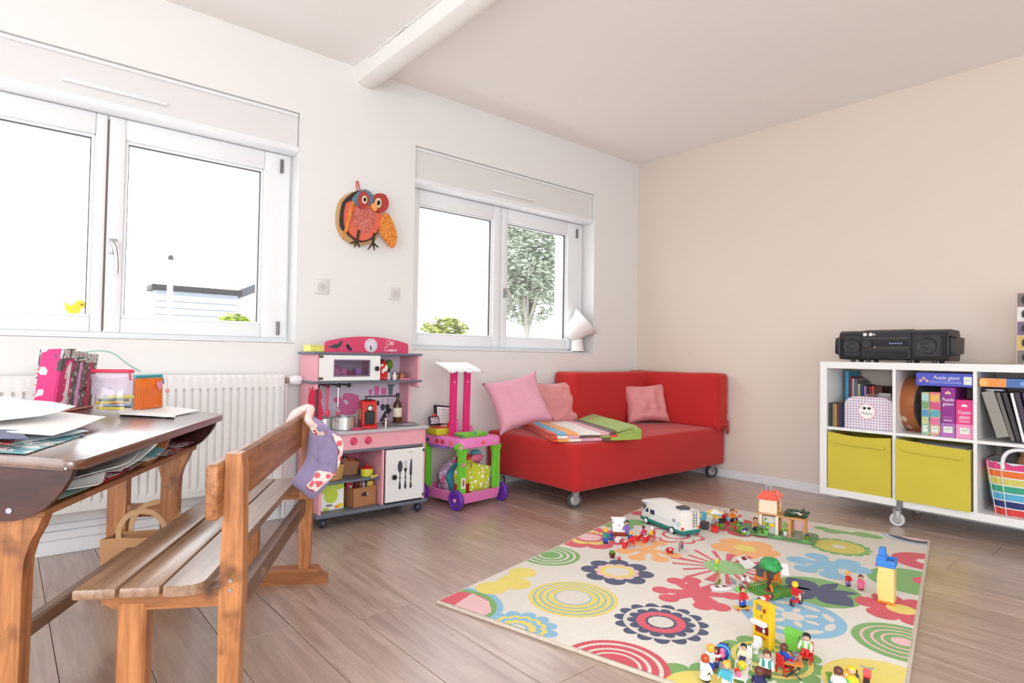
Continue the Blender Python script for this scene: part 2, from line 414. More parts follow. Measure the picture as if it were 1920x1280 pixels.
 for z in hinge[1:]:
  P('hinge', MB().cyl((hinge[0], yf - 0.024, z - 0.036), (hinge[0], yf - 0.024, z + 0.036), 0.0085), mat('hinge_dark', (118, 112, 112), 0.35, 0.6), 'dark metal hinge')
 return o
window(1, W1, -3.705, 0.112, (-3.676, 1.325), (-2.93, 1.852, 0.985))
window(2, W2, -1.385, 0.128, (-1.352, 1.300), (-0.628, 1.825))
# ------------------------------------------------------------ outside
GND = mat('pale_paving', (200, 198, 192), 0.9, var=0.08)
g = MB().box((-60, 1.2, -0.7), (80, 120, -0.6)); g.obj('ground', GND, kind='structure')
def building():
 t = thing('garage', 'pale blue-grey boarded garage with dark flat roof edge seen through the left window', 'garage', (2.0, 19.0, -0.6))
 c0 = aty(290, 545, 19.0); c1 = aty(447, 550, 19.0); zt = (c0.z + c1.z) / 2
 x0, x1 = c0.x, c1.x; hh = zt + 0.6; m = mat('garage_boards', (158, 164, 176), 0.7, var=0.04)
 k = int(hh / 0.22)
 part('core', MB().box((x0 - 2 + 0.03, 0.05, 0), (x1 - 2, .8, hh)), m, t)
 for i in range(k + 1):
  z = i * 0.22
  if z + 0.2 < hh: B((x0 - 2, 0.0, z), (x1 - 2, 0.05, z + 0.205), 0.01).obj('cladding_board', m, t)
 part('roof_edge', MB().box((x0 - 2.1, -0.12, hh - 0.02), (x1 - 1.9, .9, hh + 0.16), 0.02), mat('roof_edge_dark', (30, 30, 33), 0.6), t)
 part('side_roof', MB().prism([(0, 0), (3.2, 1.5), (3.2, 1.85), (0, 0.3)], lambda a, b: (x1 - 2 + a, 0.3, hh - 0.15 + b), lambda a, b: (x1 - 2 + a, .8, hh - 0.15 + b)), mat('side_roof_grey', (70, 72, 78), 0.6), t)
building()
lp = thing('street_lamp', 'slim white lamp post with small dark head outside the left window', 'lamp post', (aty(318, 560, 15).x, 15, -0.6))
ztop = aty(318, 487, 15).z + 0.6
part('pole', MB().cyl((0, 0, 0), (0, 0, ztop), 0.085, 0.07), mat('pole_white', (150, 150, 150), 0.5), lp)
part('lamp_head', MB().sph((0, 0, ztop + 0.05), (0.07, 0.07, 0.09)), mat('head_dark', (45, 45, 46), 0.5), lp)
def foliage(name, label, cat, c, r, n, leafm, barkm, leaf=0.12, seed=1, trunk=True, base=-0.6):
 rnd = random.Random(seed); t = thing(name, label, cat, (c[0], c[1], base)); b = MB()
 zc = c[2] - base
 for i in range(n):
  while True:
   p = Vector((rnd.uniform(-1, 1), rnd.uniform(-1, 1), rnd.uniform(-1, 1)))
   if 0.25 < p.length < 1 and nz(p, 2.2, seed) > -0.28: break
  q = Vector((p.x * r[0], p.y * r[1], zc + p.z * r[2])); s = leaf * rnd.uniform(.6, 1.3)
  Mx = Matrix.Translation(q) @ Matrix.Rotation(rnd.uniform(0, 6.28), 4, 'Z') @ Matrix.Rotation(rnd.uniform(-1.2, 1.2), 4, 'X')
  vs = [b.bm.verts.new(Mx @ Vector(v)) for v in ((-s, 0, 0), (0, -s * .45, s * .1), (s, 0, 0), (0, s * .45, s * .1))]
  b.bm.faces.new(vs)
 b.obj('foliage', leafm, t, kind='stuff', recalc=False)
 if trunk:
  k = MB()
  k.tube([(0, 0, 0), (0.05, 0, zc * .4), (0, 0.05, zc)], [0.07, 0.06, 0.04], 8)
  for i in range(16):
   a = rnd.uniform(0, 6.28); u = rnd.uniform(-.5, .5); L_ = rnd.uniform(.6, .95)
   k.tube([(0, 0, zc * .5 + i * .03), (cos(a) * r[0] * .45, sin(a) * r[1] * .45, zc + u * r[2] * .5), (cos(a) * r[0] * L_, sin(a) * r[1] * L_, zc + u * r[2] * 1.2)], [0.05, 0.025, 0.008], 5)
  k.obj('branches', barkm, t)
 return t
LEAFA = mat('leaf_grey_green', (150, 160, 142), 0.7, var=0.35, scale=3); LEAFB = mat('leaf_yellow_green', (150, 156, 86), 0.7, var=0.25, scale=3); BARK = mat('bark_grey', (150, 145, 138), 0.9)
c = aty(990, 500, 9.0); foliage('tree', 'grey-green bushy tree behind the right-hand pane of the second window', 'tree', (c.x, 9.0, c.z), (1.25, 1.0, 1.62), 8500, LEAFA, BARK, 0.075, 3)
c = aty(835, 612, 11.0); foliage('shrub', 'yellow-green shrub low outside the second window, left pane', 'shrub', (c.x, 11.0, c.z - .15), (0.75, 0.6, 0.42), 900, LEAFB, BARK, 0.10, 5)
c = aty(442, 598, 12.0); foliage('shrub', 'small bright green shrub outside the first window, before the garage corner', 'shrub', (c.x, 12.0, c.z - .08), (0.36, 0.3, 0.22), 350, mat('leaf_lime', (150, 168, 60), 0.7, var=0.2), BARK, 0.08, 6)
# gate post outside the second window (pale strip cutting the tree)
gp = thing('gate_post', 'white rendered pier outside the second window beside the tree', 'post', (aty(1049, 500, 4.0).x + 0.09, 4.0, -0.6))
part('pier', MB().box((-0.09, -0.09, 0), (0.16, 0.12, aty(1049, 425, 4.0).z + 1.6), 0.01), mat('render_white', (225, 224, 220), 0.9), gp)
# ------------------------------------------------------------ radiator
def radiator():
 x0, x1, z0, z1 = -4.62, -2.952, 0.175, 0.746
 t = thing('radiator', 'long white grooved panel radiator under the left window', 'radiator', ((x0 + x1) / 2, -0.06, 0)); cx = (x0 + x1) / 2
 RADW = mat('radiator_enamel', (233, 232, 231), 0.32, var=0.01)
 b = MB(); pitch = 0.0333; n = int((x1 - x0 - 0.03) / pitch); ya = -0.045; yb = -0.034
 # pressed front: one swept cross-section with vertical channels
 xs = [x0 - cx + 0.02]; pr = []
 for i in range(n):
  a = x0 - cx + 0.02 + i * pitch
  pr += [(a, ya), (a + 0.021, ya), (a + 0.0235, yb), (a + 0.031, yb)]
 pr.append((pr[-1][0] + 0.003, ya))
 zz = [(z0 + 0.012, 0), (z0 + 0.040, 0), (z0 + 0.055, 1), (z1 - 0.075, 1), (z1 - 0.060, 0), (z1 - 0.012, 0), (z1 - 0.002, .3)]
 V = [[b.bm.verts.new((px, ya + (py - ya) * k + (0.004 if q == 6 or q == 0 else 0), z)) for px, py in pr] for q, (z, k) in enumerate(zz)]
 for A, C in zip(V, V[1:]):
  for i in range(len(pr) - 1): b.bm.faces.new((A[i], A[i + 1], C[i + 1], C[i]))
 part('front_panel', b, RADW, t)
 part('casing', MB().box((x0 - cx, -0.04, z0 + 0.012), (x0 - cx + 0.02, 0.045, z1), 0.004).box((x1 - cx - 0.02, -0.04, z0 + 0.012), (x1 - cx, 0.045, z1), 0.004).box((x0 - cx, -0.038, z1 - 0.006), (x1 - cx, 0.045, z1), 0.003), RADW, t)
 part('back_panel', MB().box((x0 - cx + 0.02, 0.015, z0 + 0.02), (x1 - cx - 0.02, 0.035, z1 - 0.01), 0.004), RADW, t)
 v = MB().cyl((x1 - cx, -0.01, 0.715), (x1 - cx + 0.03, -0.01, 0.715), 0.011).cyl((x1 - cx + 0.012, -0.01, 0.715), (x1 - cx + 0.024, -0.01, 0.715), 0.016, n=6)
 part('valve', v, mat('brass_nickel', (172, 158, 138), 0.35, 0.9), t, label='metal radiator valve')
 h = MB().lathe([(0, 0), (0.015, 0), (0.019, 0.006), (0.024, 0.02), (0.025, 0.05), (0.021, 0.062), (0.01, 0.067), (0, 0.067)], (x1 - cx + 0.03, -0.01, 0.715), 18, RY(pi / 2) @ RX(0.05))
 part('thermostat_head', h, PVC, t, label='white thermostat head')
 pp = MB().tube([(x1 - cx + 0.018, -0.005, 0.71), (x1 - cx + 0.018, -0.005, 0.02)], 0.007).tube([(x1 - cx - 0.02, -0.005, 0.18), (x1 - cx + 0.036, 0.0, 0.15), (x1 - cx + 0.036, 0.0, 0.02)], 0.007)
 part('pipe', pp, RADW, t)
 part('bracket', MB().box((x0 - cx + 0.2, 0.03, z0), (x0 - cx + 0.24, 0.058, z1 - 0.05)), RADW, t); part('bracket', MB().box((x1 - cx - 0.24, 0.03, z0), (x1 - cx - 0.2, 0.058, z1 - 0.05)), RADW, t)
radiator()
# wall plates between the windows
for (px, pz, wd, lab) in ((-2.735, 1.218, 0.041, 'white square blank wall plate left of the pair under the wall owl'), (-2.293, 1.215, 0.036, 'white square blank wall plate right of the pair, beside the second window')):
 t = thing('wall_plate', lab, 'wall plate', (px, 0, pz), group='wall plates under the owl')
 part('cover', MB().box((-wd, -0.009, -wd), (wd, 0.0, wd), 0.004, 2), mat('plate_white', (222, 220, 219), 0.35, var=0.01), t)
 part('disc', MB().cyl((0, -0.0085, 0), (0, -0.014, 0), 0.026, 0.024, 22), mat('plate_disc', (214, 212, 210), 0.4, var=0.01), t)
 part('cable_cap', MB().cyl((0.004, -0.014, 0), (0.004, -0.017, 0), 0.012, 0.011, 16), mat('plate_cap', (200, 196, 194), 0.5, var=0.01), t)
# chick window sticker
t = thing('window_sticker', 'yellow chick sticker on the first window, left pane', 'sticker', (-3.806, 0.1215, 1.037))
ck = [(-.033, .030), (-.036, .012), (-.033, -.006), (-.022, -.020), (-.006, -.026), (.010, -.024), (.020, -.014), (.026, .002), (.036, .006), (.038, .012), (.030, .020), (.024, .028), (.014, .033), (.004, .030), (-.004, .020), (-.016, .012), (-.024, .018)]
part('body', MB().prism([tuple(p)[:2] for p in catmull([(a, b, 0) for a, b in ck], 4, True)], lambda a, b: (a, 0.008, b), lambda a, b: (a, 0.0065, b)), mat('sticker_yellow', (250, 222, 60), 0.5, var=0.04), t)
part('head', MB().cyl((.020, .0078, .021), (.020, .0062, .021), .0180, n=24), MATS['sticker_yellow'], t)
part('beak', MB().prism([(.036, .012), (.036, .005), (.047, .004)], lambda a, b: (a, 0.008, b), lambda a, b: (a, 0.006, b)), mat('sticker_orange', (240, 150, 110), 0.5), t)
part('eye', MB().cyl((.026, .0063, .018), (.026, .0052, .018), .004), mat('sticker_eye', (110, 70, 40), 0.5), t)
part('leg', MB().tube([(-.004, .007, -.024), (-.002, .007, -.036), (.006, .007, -.038)], .0012, 5), MATS['sticker_orange'], t)

# ------------------------------------------------------------ school desk and bench: a shared turned frame
DA = atan2(.861, .509)
DV = Vector((cos(DA), sin(DA), 0)); NV = Vector((sin(DA), -cos(DA), 0))
def sn(s, n, z=0): return DV * s + NV * n + Vector((0, 0, z))
OAKW = wood('bench_oak', (112, 66, 36), (186, 124, 76), 0.38, (1.2, 14, 14), 3.2, 0.05, 0.12, worn=(84, 54, 36))
OAKV = wood('bench_oak_upright', (134, 76, 38), (204, 138, 84), 0.38, (14, 14, 1.2), 3.2, 0.05, 0.12, worn=(104, 62, 34))
OAKN = wood('bench_oak_cross', (120, 68, 34), (190, 124, 74), 0.4, (14, 1.2, 14), 3.2, 0.05, 0.12, worn=(70, 46, 32))
SEATW = wood('bench_seat_oak', (120, 88, 65), (164, 128, 100), 0.27, (1.0, 18, 18), 4.5, 0.05, 0.10)
DTOP = wood('desk_top_varnish', (78, 46, 30), (122, 84, 60), 0.3, (1.1, 14, 14), 3.0, 0.0, 0.03, 0.8)
DTOP.node_tree.nodes['Principled BSDF'].inputs['Coat Weight'].default_value = 1.0
DTOP.node_tree.nodes['Principled BSDF'].inputs['Coat Roughness'].default_value = 0.22
DTOP.node_tree.nodes['Principled BSDF'].inputs['Coat IOR'].default_value = 1.7
SEATW.node_tree.nodes['Principled BSDF'].inputs['Coat Weight'].default_value = 0.8; SEATW.node_tree.nodes['Principled BSDF'].inputs['Coat Roughness'].default_value = 0.3
DPAN = wood('desk_panel_brown', (50, 22, 15), (78, 38, 27), 0.35, (10, 2, 10), 3.5, 0.0, 0.1, worn=(118, 82, 66))
def bench():
 s0, n0 = -2.885, -2.385
 t = thing('school_bench', 'long wooden school bench with slatted seat and a backrest rail beside the desk', 'bench', sn(s0, n0), DA)
 L = lambda s, n, z: Vector((s - s0, -(n - n0), z))
 def bx(name, s_, n_, z_, m, bev=0.004, seg=2):
  mb = MB().box(L(s_[0], n_[1], z_[0]), L(s_[1], n_[0], z_[1]), bev, seg); return part(name, mb, m, t)
 # three seat slats, the rear one with a rounded corner
 for a, b in ((-2.535, -2.455), (-2.449, -2.372), (-2.366, -2.292)):
  if a < -2.4:
   bx('seat_slat', (-3.432, -2.335), (a, b), (0.352, 0.374), SEATW, 0.005)
  else:
   o = rrect(-3.432, a, -2.335, b, 0.03, 5)
   pl = [(s, n) for s, n in o if True]
   # keep desk-side corners square
   pl = [(s, n if n > a + .029 else a) for s, n in pl]
   mb = MB().prism(pl, lambda s, n: L(s, n, 0.352), lambda s, n: L(s, n, 0.374)); part('seat_slat', mb, SEATW, t)
 part('backrest', MB().box(L(-3.425, -2.266, 0.500), L(-2.345, -2.294, 0.618), 0.009, 3), OAKW, t)
 for s in (-3.392, -2.428):
  pr = [(-2.267, 0.05), (-2.229, 0.05), (-2.222, 0.36), (-2.226, 0.60), (-2.232, 0.636), (-2.264, 0.636), (-2.266, 0.50), (-2.270, 0.36)]
  part('rear_post', MB().prism(pr, lambda n, z: L(s, n, z), lambda n, z: L(s + .044, n, z)), OAKV, t)
  part('front_leg', MB().box(L(s, -2.412, 0.05), L(s + .042, -2.468, 0.33), 0.004), OAKV, t)
  pr = [(-2.505, 0.352), (-2.500, 0.335), (-2.480, 0.318), (-2.45, 0.312), (-2.262, 0.312), (-2.262, 0.352)]
  part('seat_bearer', MB().prism(pr, lambda n, z: L(s + .002, n, z), lambda n, z: L(s + .04, n, z)), OAKN, t)
  f = [(-2.52, 0), (-2.165, 0), (-2.163, 0.016), (-2.172, 0.026), (-2.187, 0.036), (-2.196, 0.050), (-2.206, 0.056), (-2.478, 0.056), (-2.49, 0.048), (-2.50, 0.034), (-2.518, 0.024)]
  part('foot', MB().prism(f, lambda n, z: L(s - .006, n, z), lambda n, z: L(s + .05, n, z)), OAKN, t)
  for z in (0.345, 0.365): part('screw', MB().cyl(L(s - .002, -2.246, z), L(s + .001, -2.246, z), 0.004, n=10), STEEL, t)
 part('stretcher', MB().box(L(-3.35, -2.245, 0.255), L(-2.42, -2.272, 0.312), 0.004), wood('stretcher_dark', (74, 48, 34), (128, 92, 68), 0.35, (1.2, 14, 14), 3, 0, .12, worn=(170, 150, 130)), t)
bench()
DS0, DN0, SLOPE = -2.85, -2.77, 0.10
def dz(n): return 0.62 + SLOPE * (-2.565 - n)
def atdesk(u, v):
 r = ray(u, v); N = Vector((0, 0, 1)) + NV * SLOPE; return CAM + r * ((0.62 - .2565 - N.dot(CAM)) / N.dot(r))
def desk():
 t = thing('school_desk', 'old two-seat wooden school desk with sloping top and open shelf, left of the bench', 'desk', sn(DS0, DN0), DA)
 L = lambda s, n, z: Vector((s - DS0, -(n - DN0), z))
 o = rrect(-3.365, -3.045, -2.335, -2.563, 0.028, 6)
 mb = MB().prism(o, lambda s, n: L(s, n, dz(n) - 0.022), lambda s, n: L(s, n, dz(n)))
 bmesh.ops.bevel(mb.bm, geom=[e for e in mb.bm.edges if abs((e.verts[0].co - e.verts[1].co).z) < .05 and len(e.link_faces) == 2 and min(len(f.verts) for f in e.link_faces) == 4 and max(len(f.verts) for f in e.link_faces) > 6], offset=0.006, segments=2, affect='EDGES', profile=.5)
 part('desk_top', mb, DTOP, t)
 def panel(s, th, m, name, cut=0):
  e = [(-2.581, dz(-2.581) - .022), (-2.588, 0.578), (-2.604, 0.55), (-2.63, 0.520), (-2.66, 0.500), (-2.69, 0.493), (-2.97, 0.493), (-2.975, dz(-2.975) - .022)]
  part(name, MB().prism(e, lambda n, z: L(s, n, z), lambda n, z: L(s + th, n, z)), m, t)
 panel(-3.345, 0.02, DPAN, 'end_panel'); panel(-2.375, 0.02, DPAN, 'end_panel')
 e = [(-2.585, dz(-2.585) - .022), (-2.60, 0.56), (-2.63, 0.525), (-2.65, 0.508), (-2.95, 0.508), (-2.95, dz(-2.95) - .022)]
 part('divider', MB().prism(e, lambda n, z: L(-2.80, n, z), lambda n, z: L(-2.785, n, z)), OAKN, t)
 part('shelf_board', MB().box(L(-3.325, -2.645, 0.493), L(-2.375, -2.96, 0.508), 0.003), OAKW, t)
 part('back_board', MB().box(L(-3.325, -2.955, 0.493), L(-2.375, -2.97, 0.632), 0.002), DPAN, t)
 for s in (-3.315, -2.43):
  r = [(-2.745, 0.05), (-2.690, 0.05), (-2.688, 0.36), (-2.686, 0.40), (-2.677, 0.435), (-2.662, 0.465), (-2.652, 0.494), (-2.80, 0.494), (-2.775, 0.475), (-2.755, 0.44), (-2.745, 0.40)]
  part('leg', MB().prism(r, lambda n, z: L(s, n, z), lambda n, z: L(s + .04, n, z)), OAKV, t)
  r = [(-2.918, 0.05), (-2.857, 0.05), (-2.857, 0.494), (-2.918, 0.494)]
  part('leg', MB().prism(r, lambda n, z: L(s, n, z), lambda n, z: L(s + .04, n, z)), OAKV, t)
  part('crossbar', MB().box(L(s + .004, -2.744, 0.262), L(s + .036, -2.858, 0.306), 0.003), OAKN, t)
  f = [(-2.98, 0), (-2.62, 0), (-2.622, 0.02), (-2.64, 0.034), (-2.66, 0.05), (-2.68, 0.056), (-2.93, 0.056), (-2.95, 0.045), (-2.978, 0.025)]
  part('foot', MB().prism(f, lambda n, z: L(s - .005, n, z), lambda n, z: L(s + .046, n, z)), OAKN, t)
 part('stretcher', MB().box(L(-3.29, -2.775, 0.150), L(-2.415, -2.805, 0.192), 0.005), wood('desk_stretcher', (96, 66, 44), (150, 112, 82), 0.3, (1.2, 14, 14), 3), t)
 part('screw', MB().cyl(L(-3.347, -2.70, 0.515), L(-3.344, -2.70, 0.515), 0.006, n=12), STEEL, t); part('screw', MB().cyl(L(-3.367, -2.585, 0.605), L(-3.362, -2.585, 0.605), 0.003, n=8), STEEL, t)
desk()
TILT = (atan2(SLOPE, 1), 0, DA)
def on_desk(s, n, h=0.0):
 p = sn(s, n); p.z = dz(n) + h; return p
def sheet(name, label, cat, loc, rot, w_, h_, m, th=0.0012, curl=0.0, group=None, seed=0):
 b = MB()
 def f(u, v): return ((u - .5) * w_, (v - .5) * h_, th + curl * (u ** 3 + 0.5 * nz((u * 2, v * 2, seed), 1, seed) * u) + abs(curl) * .25)
 b.grid(6, 6, f); solid(b.bm, 0.0012)
 o = b.obj(name, m, None, loc, rot); return tag(o, label, cat, group)
PRINT = [spots('printed_page_%d' % i, (236, 236, 238), c, 26, .36, .40, .6, False) for i, c in enumerate((((150, 160, 190), (236, 236, 238), (215, 90, 80)), ((90, 96, 120), (238, 236, 230), (120, 180, 190)), ((200, 190, 180), (235, 235, 235), (170, 60, 110))))]
# loose papers on the near half of the desk
for i, (s, n, h, a, w_, l_, m, lab, cu) in enumerate((
 (-3.21, -2.80, 0.000, 0.1, .30, .23, PRINT[1], 'large printed sheet at the bottom of the paper pile on the desk', .002),
 (-3.17, -2.83, 0.004, -.25, .30, .21, mat('paper_blue_tint', (206, 222, 228), .6), 'pale blue-tinted sheet low in the paper pile on the desk', .003),
 (-3.22, -2.86, 0.008, .35, .28, .20, PRINT[0], 'sheet with red and blue print in the middle of the paper pile', .006),
 (-3.06, -2.86, 0.016, .12, .34, .30, PAPER, 'plain white sheet on top of the paper pile on the desk', .010),
 (-3.05, -2.93, 0.030, -.3, .30, .22, PAPER, 'small curled white sheet at the back of the paper pile', .018),
 (-3.27, -2.78, 0.020, .6, .15, .11, mat('paper_navy', (64, 70, 110), .6), 'small dark blue card among the papers on the desk', .004))):
 sheet('paper_sheet', lab, 'paper', on_desk(s, n, h + .001), (TILT[0], 0, DA + a), w_, l_, m, curl=cu, group='papers piled on the desk', seed=i)
# papers under the pouches
for s, n, a, lab in ((-2.50, -2.765, .35, 'white sheet sticking out under the orange zip pouch'), (-2.46, -2.74, -.1, 'white sheet lying flat at the back edge of the desk behind the orange pouch')):
 sheet('paper_sheet', lab, 'paper', on_desk(s, n, .001 if a > 0 else .003), (TILT[0], 0, DA + a), .26, .16, PAPER, curl=.001, group='papers under the pouches')
# magazine holder
def holder():
 hL, hF, hR = atdesk(57, 770), atdesk(101, 779), atdesk(172, 766)
 c = (hF + hR) / 2 + (hL - hF) / 2; hw_ = (hR - hF).length; hd_ = (hL - hF).length; q_ = c.dot(NV); c.z = dz(q_) + .0005
 FL = spots('floral_paper', (214, 214, 206), ((206, 96, 92), (120, 150, 150), (86, 82, 86)), 70, .30, .62)
 FD = spots('floral_dark', (96, 84, 82), ((190, 170, 170), (168, 120, 130), (60, 52, 54)), 46, .33, .60)
 FP = spots('floral_pink', (214, 46, 118), ((222, 212, 210), (92, 80, 84), (214, 196, 204)), 16, .44, .62, .6, False)
 FG = spots('floral_grey', (176, 164, 156), ((120, 108, 100), (202, 196, 190), (96, 86, 84)), 34, .36, .58)
 t = thing('magazine_holder', 'floral paper-covered magazine holder with three slots on the desk', 'holder', c, (TILT[0], 0, atan2((hR - hF).y, (hR - hF).x)))
 w_, d_, h_ = max(.10, min(hw_, .24)), max(.05, min(hd_ * .58, .2)), .20
 part('base', MB().box((-w_ / 2 - .006, -d_ / 2 - .006, 0), (w_ / 2 + .006, d_ / 2 + .006, .008), .003), mat('holder_base', (196, 118, 104), .6), t)
 k = 0
 xs = (-w_ / 2, -w_ / 6, w_ / 6, w_ / 2)
 for i, (xa, xb) in enumerate(zip(xs, xs[1:])):
  ht = h_ - .008 * i
  part('front_panel', MB().box((xa + .001, -d_ / 2, .008), (xb - .001, -d_ / 2 + .005, ht - .03), .001), (FP, FD, FD)[i], t)
  part('top_band', MB().box((xa + .001, -d_ / 2 - .001, ht - .03), (xb - .001, -d_ / 2 + .006, ht), .001), FL, t)
  part('back_panel', MB().box((xa + .001, d_ / 2 - .005, .008), (xb - .001, d_ / 2, ht - .01), .001), FL, t)
  for xx in (xa, xb - .004):
   part('side_panel', MB().prism([(-d_ / 2 + .005, .008), (d_ / 2 - .005, .008), (d_ / 2 - .005, ht - .01), (-d_ / 2 + .005, ht)], lambda a, b: (xx, a, b), lambda a, b: (xx + .004, a, b)), (FG if xx > .08 else FP), t)
  for q in range(3):
   x0 = xa + .008 + q * .015
   part('magazine', MB().box((x0, -d_ / 2 + .008, .009), (x0 + .011, d_ / 2 - .01, ht - .02 - .012 * q)), (PAPER, PRINT[0], PRINT[2])[q], t)
 for x0, m, nm in ((-.075, mat('strip_white', (228, 222, 222), .6), 'ribbon'), (-.008, mat('strip_lilac', (216, 158, 208), .5), 'ribbon'), (.058, mat('strip_raspberry', (200, 44, 92), .5), 'ribbon')):
  part(nm, MB().prism([(x0, .010), (x0 + .022, .010), (x0 + .020, h_ - .045), (x0 + .010, h_ - .04)], lambda a, b: (a, -d_ / 2 - .0015, b), lambda a, b: (a, -d_ / 2, b)), m, t)
holder()
def pouch(name, label, s, n, rz, w_, h_, th, bodym, zipm, fill):
 t = thing(name, label, 'pouch', on_desk(s, n, .002), (TILT[0] - .12, 0, DA + rz))
 b = MB()
 def f(sg):
  def g(u, v):
   x = (u - .5) * w_ * (1 - .06 * v); bul = (1 - (2 * u - 1) ** 4) * (1 - v ** 3)
   return (x, sg * th / 2 * bul + sg * .001 + .012 * nz((u * 3, v * 3, sg), 1, 2) * bul * .5, v * h_)
  return g
 b.grid(10, 8, f(-1)); b.grid(10, 8, f(1)); part('pouch_body', b, bodym, t, recalc=False)
 part('zip', MB().box((-w_ / 2 * .90, -.006, h_ - .006), (w_ / 2 * .90, .006, h_ + .006), .003), zipm, t)
 part('zip_pull', MB().tube(bez((w_ / 2 * .7, -.004, h_ + .004), (w_ / 2 * .75, -.012, h_ - .004), (w_ / 2 * .78, -.014, h_ - .02), (w_ / 2 * .8, -.012, h_ - .03), 6), .003, 6), zipm, t)
 fill(t, w_, h_, th); return t
CLEAR = pane_glass('clear_plastic', (.94, .94, .95), 0.10, 0.15)
def fill1(t, w_, h_, th):
 rnd = random.Random(3)
 part('soft_filling', MB().grid(8, 6, lambda u, v: ((u - .5) * w_ * .86, -th * .22 * (1 - (2 * u - 1) ** 4), h_ * (.42 + .5 * v))), spots('pouch_filling', (222, 206, 222), ((196, 170, 200), (226, 220, 230), (170, 186, 214)), 18, .3, .6, .6, False), t)
 cols = ((240, 214, 50), (60, 60, 70), (196, 60, 60), (120, 126, 110), (214, 206, 70), (90, 60, 50), (140, 170, 190))
 for i in range(9):
  z = .012 + .009 * (i % 5); x = rnd.uniform(-.035, .01)
  part('pencil', MB().cyl((x - .012, -.005 + .004 * (i % 3), z), (x + .075 * (.7 + .3 * rnd.random()), -.004 + .003 * (i % 2), z + rnd.uniform(-.006, .006)), .0048, n=8), mat('pencil_%d' % (i % 7), cols[i % 7], .4), t)
pouch('zip_pouch', 'clear zip pouch with red zip full of pencils, beside the magazine holder', -2.575, -2.850, -1.45, .140, .135, .06, CLEAR, mat('zip_red', (222, 48, 90), .4), fill1)
def fill2(t, w_, h_, th):
 OR = mat('pouch_orange', (236, 122, 34), .45, var=.12, scale=60, stretch=(8, 1, 1))
 b = MB(); n = 14
 for k in range(2):
  sg = -1 if k == 0 else 1
  b.grid(28, 4, lambda u, v: ((u - .5) * w_ * .9, sg * (th * .34 + .002 * (int(u * 28) % 2)) * (1 - (2 * u - 1) ** 6), .004 + v * h_ * .9))
 part('corrugated_lining', b, OR, t, recalc=False)
 part('heart_patch', MB().prism([(0, -.018), (.016, 0), (.015, .010), (.007, .013), (0, .007), (-.007, .013), (-.015, .010), (-.016, 0)], lambda a, b: (a + w_ * .17, -th * .50, b + h_ * .72), lambda a, b: (a + w_ * .17, -th * .50 - .002, b + h_ * .72)), mat('heart_pink', (240, 150, 180), .5), t)
 part('charm', MB().sph((w_ * .56, -.01, h_ * .52), (.008, .008, .009)).tube([(w_ * .5, -.01, h_ * .98), (w_ * .54, -.012, h_ * .75), (w_ * .56, -.01, h_ * .58)], .001, 5), mat('charm_pink', (244, 170, 190), .4), t)
pouch('zip_pouch', 'orange zip pouch with teal zip and pink heart, on the far half of the desk', -2.415, -2.800, -.25, .165, .118, .045, pane_glass('clear_orange', (.98, .9, .8), .08, .2), mat('zip_teal', (60, 170, 180), .4), fill2)
t = thing('ribbon_strap', 'thin mint green strap arching between the pouches', 'strap', on_desk(-2.72, -2.78, .0))
st = MB()
sb = t.location
st.tube(catmull([sn(a, b, c) - sb for a, b, c in ((-2.60, -2.93, .845), (-2.57, -2.90, .853), (-2.53, -2.87, .845), (-2.48, -2.84, .805), (-2.44, -2.82, .782))], 4), .0028, 6)
part('strap', st, mat('strap_mint', (178, 222, 206), .5), t)
# things pushed into the desk shelf
rnd = random.Random(11)
shelfp = []
for i in range(15):
 s = -3.21 + .058 * i + rnd.uniform(-.01, .01)
 if -2.83 < s < -2.76: continue
 m = rnd.choice([PAPER, PAPER, PRINT[0], PRINT[1], PRINT[2], mat('folder_red', (204, 62, 58), .5), mat('folder_maroon', (120, 44, 76), .5), mat('folder_teal', (150, 190, 184), .6)])
 k = i % 3
 nf = -2.635 + rnd.uniform(-.02, .03)
 sheet('paper_sheet', '', 'paper', sn(s, nf - .10, .512 + .012 * k + .008 * rnd.random()), (rnd.uniform(-.02, .10), rnd.uniform(-.05, .05), DA + rnd.uniform(-.30, .30)), .15, .18, m, th=.001, curl=rnd.uniform(-.004, .006), seed=i)
 shelfp.append(bpy.data.objects[-1] if False else None)
names = ['nearest the end panel', 'second from the near end', 'third from the near end', 'fourth from the near end', 'fifth from the near end', 'sixth from the near end', 'just before the divider', 'just beyond the divider', 'second beyond the divider', 'third beyond the divider', 'fourth beyond the divider', 'fifth beyond the divider', 'next to the far end panel', 'at the far end panel', 'deepest at the far end']
k = 0
for o in list(COL.objects):
 if o.get('category') == 'paper' and o.get('label') == '':
  cn = o.active_material.name if o.active_material else ''
  if not o.data.materials: cn = ''
  else: cn = o.data.materials[0].name
  kind = {'folder_red': 'red folder', 'folder_maroon': 'maroon folder', 'folder_teal': 'pale teal sheet', 'white_paper': 'white sheet'}.get(cn, 'printed sheet')
  o['label'] = '%s in the desk shelf, %s' % (kind, names[k]); o['group'] = 'papers stuffed in the desk shelf'; k += 1
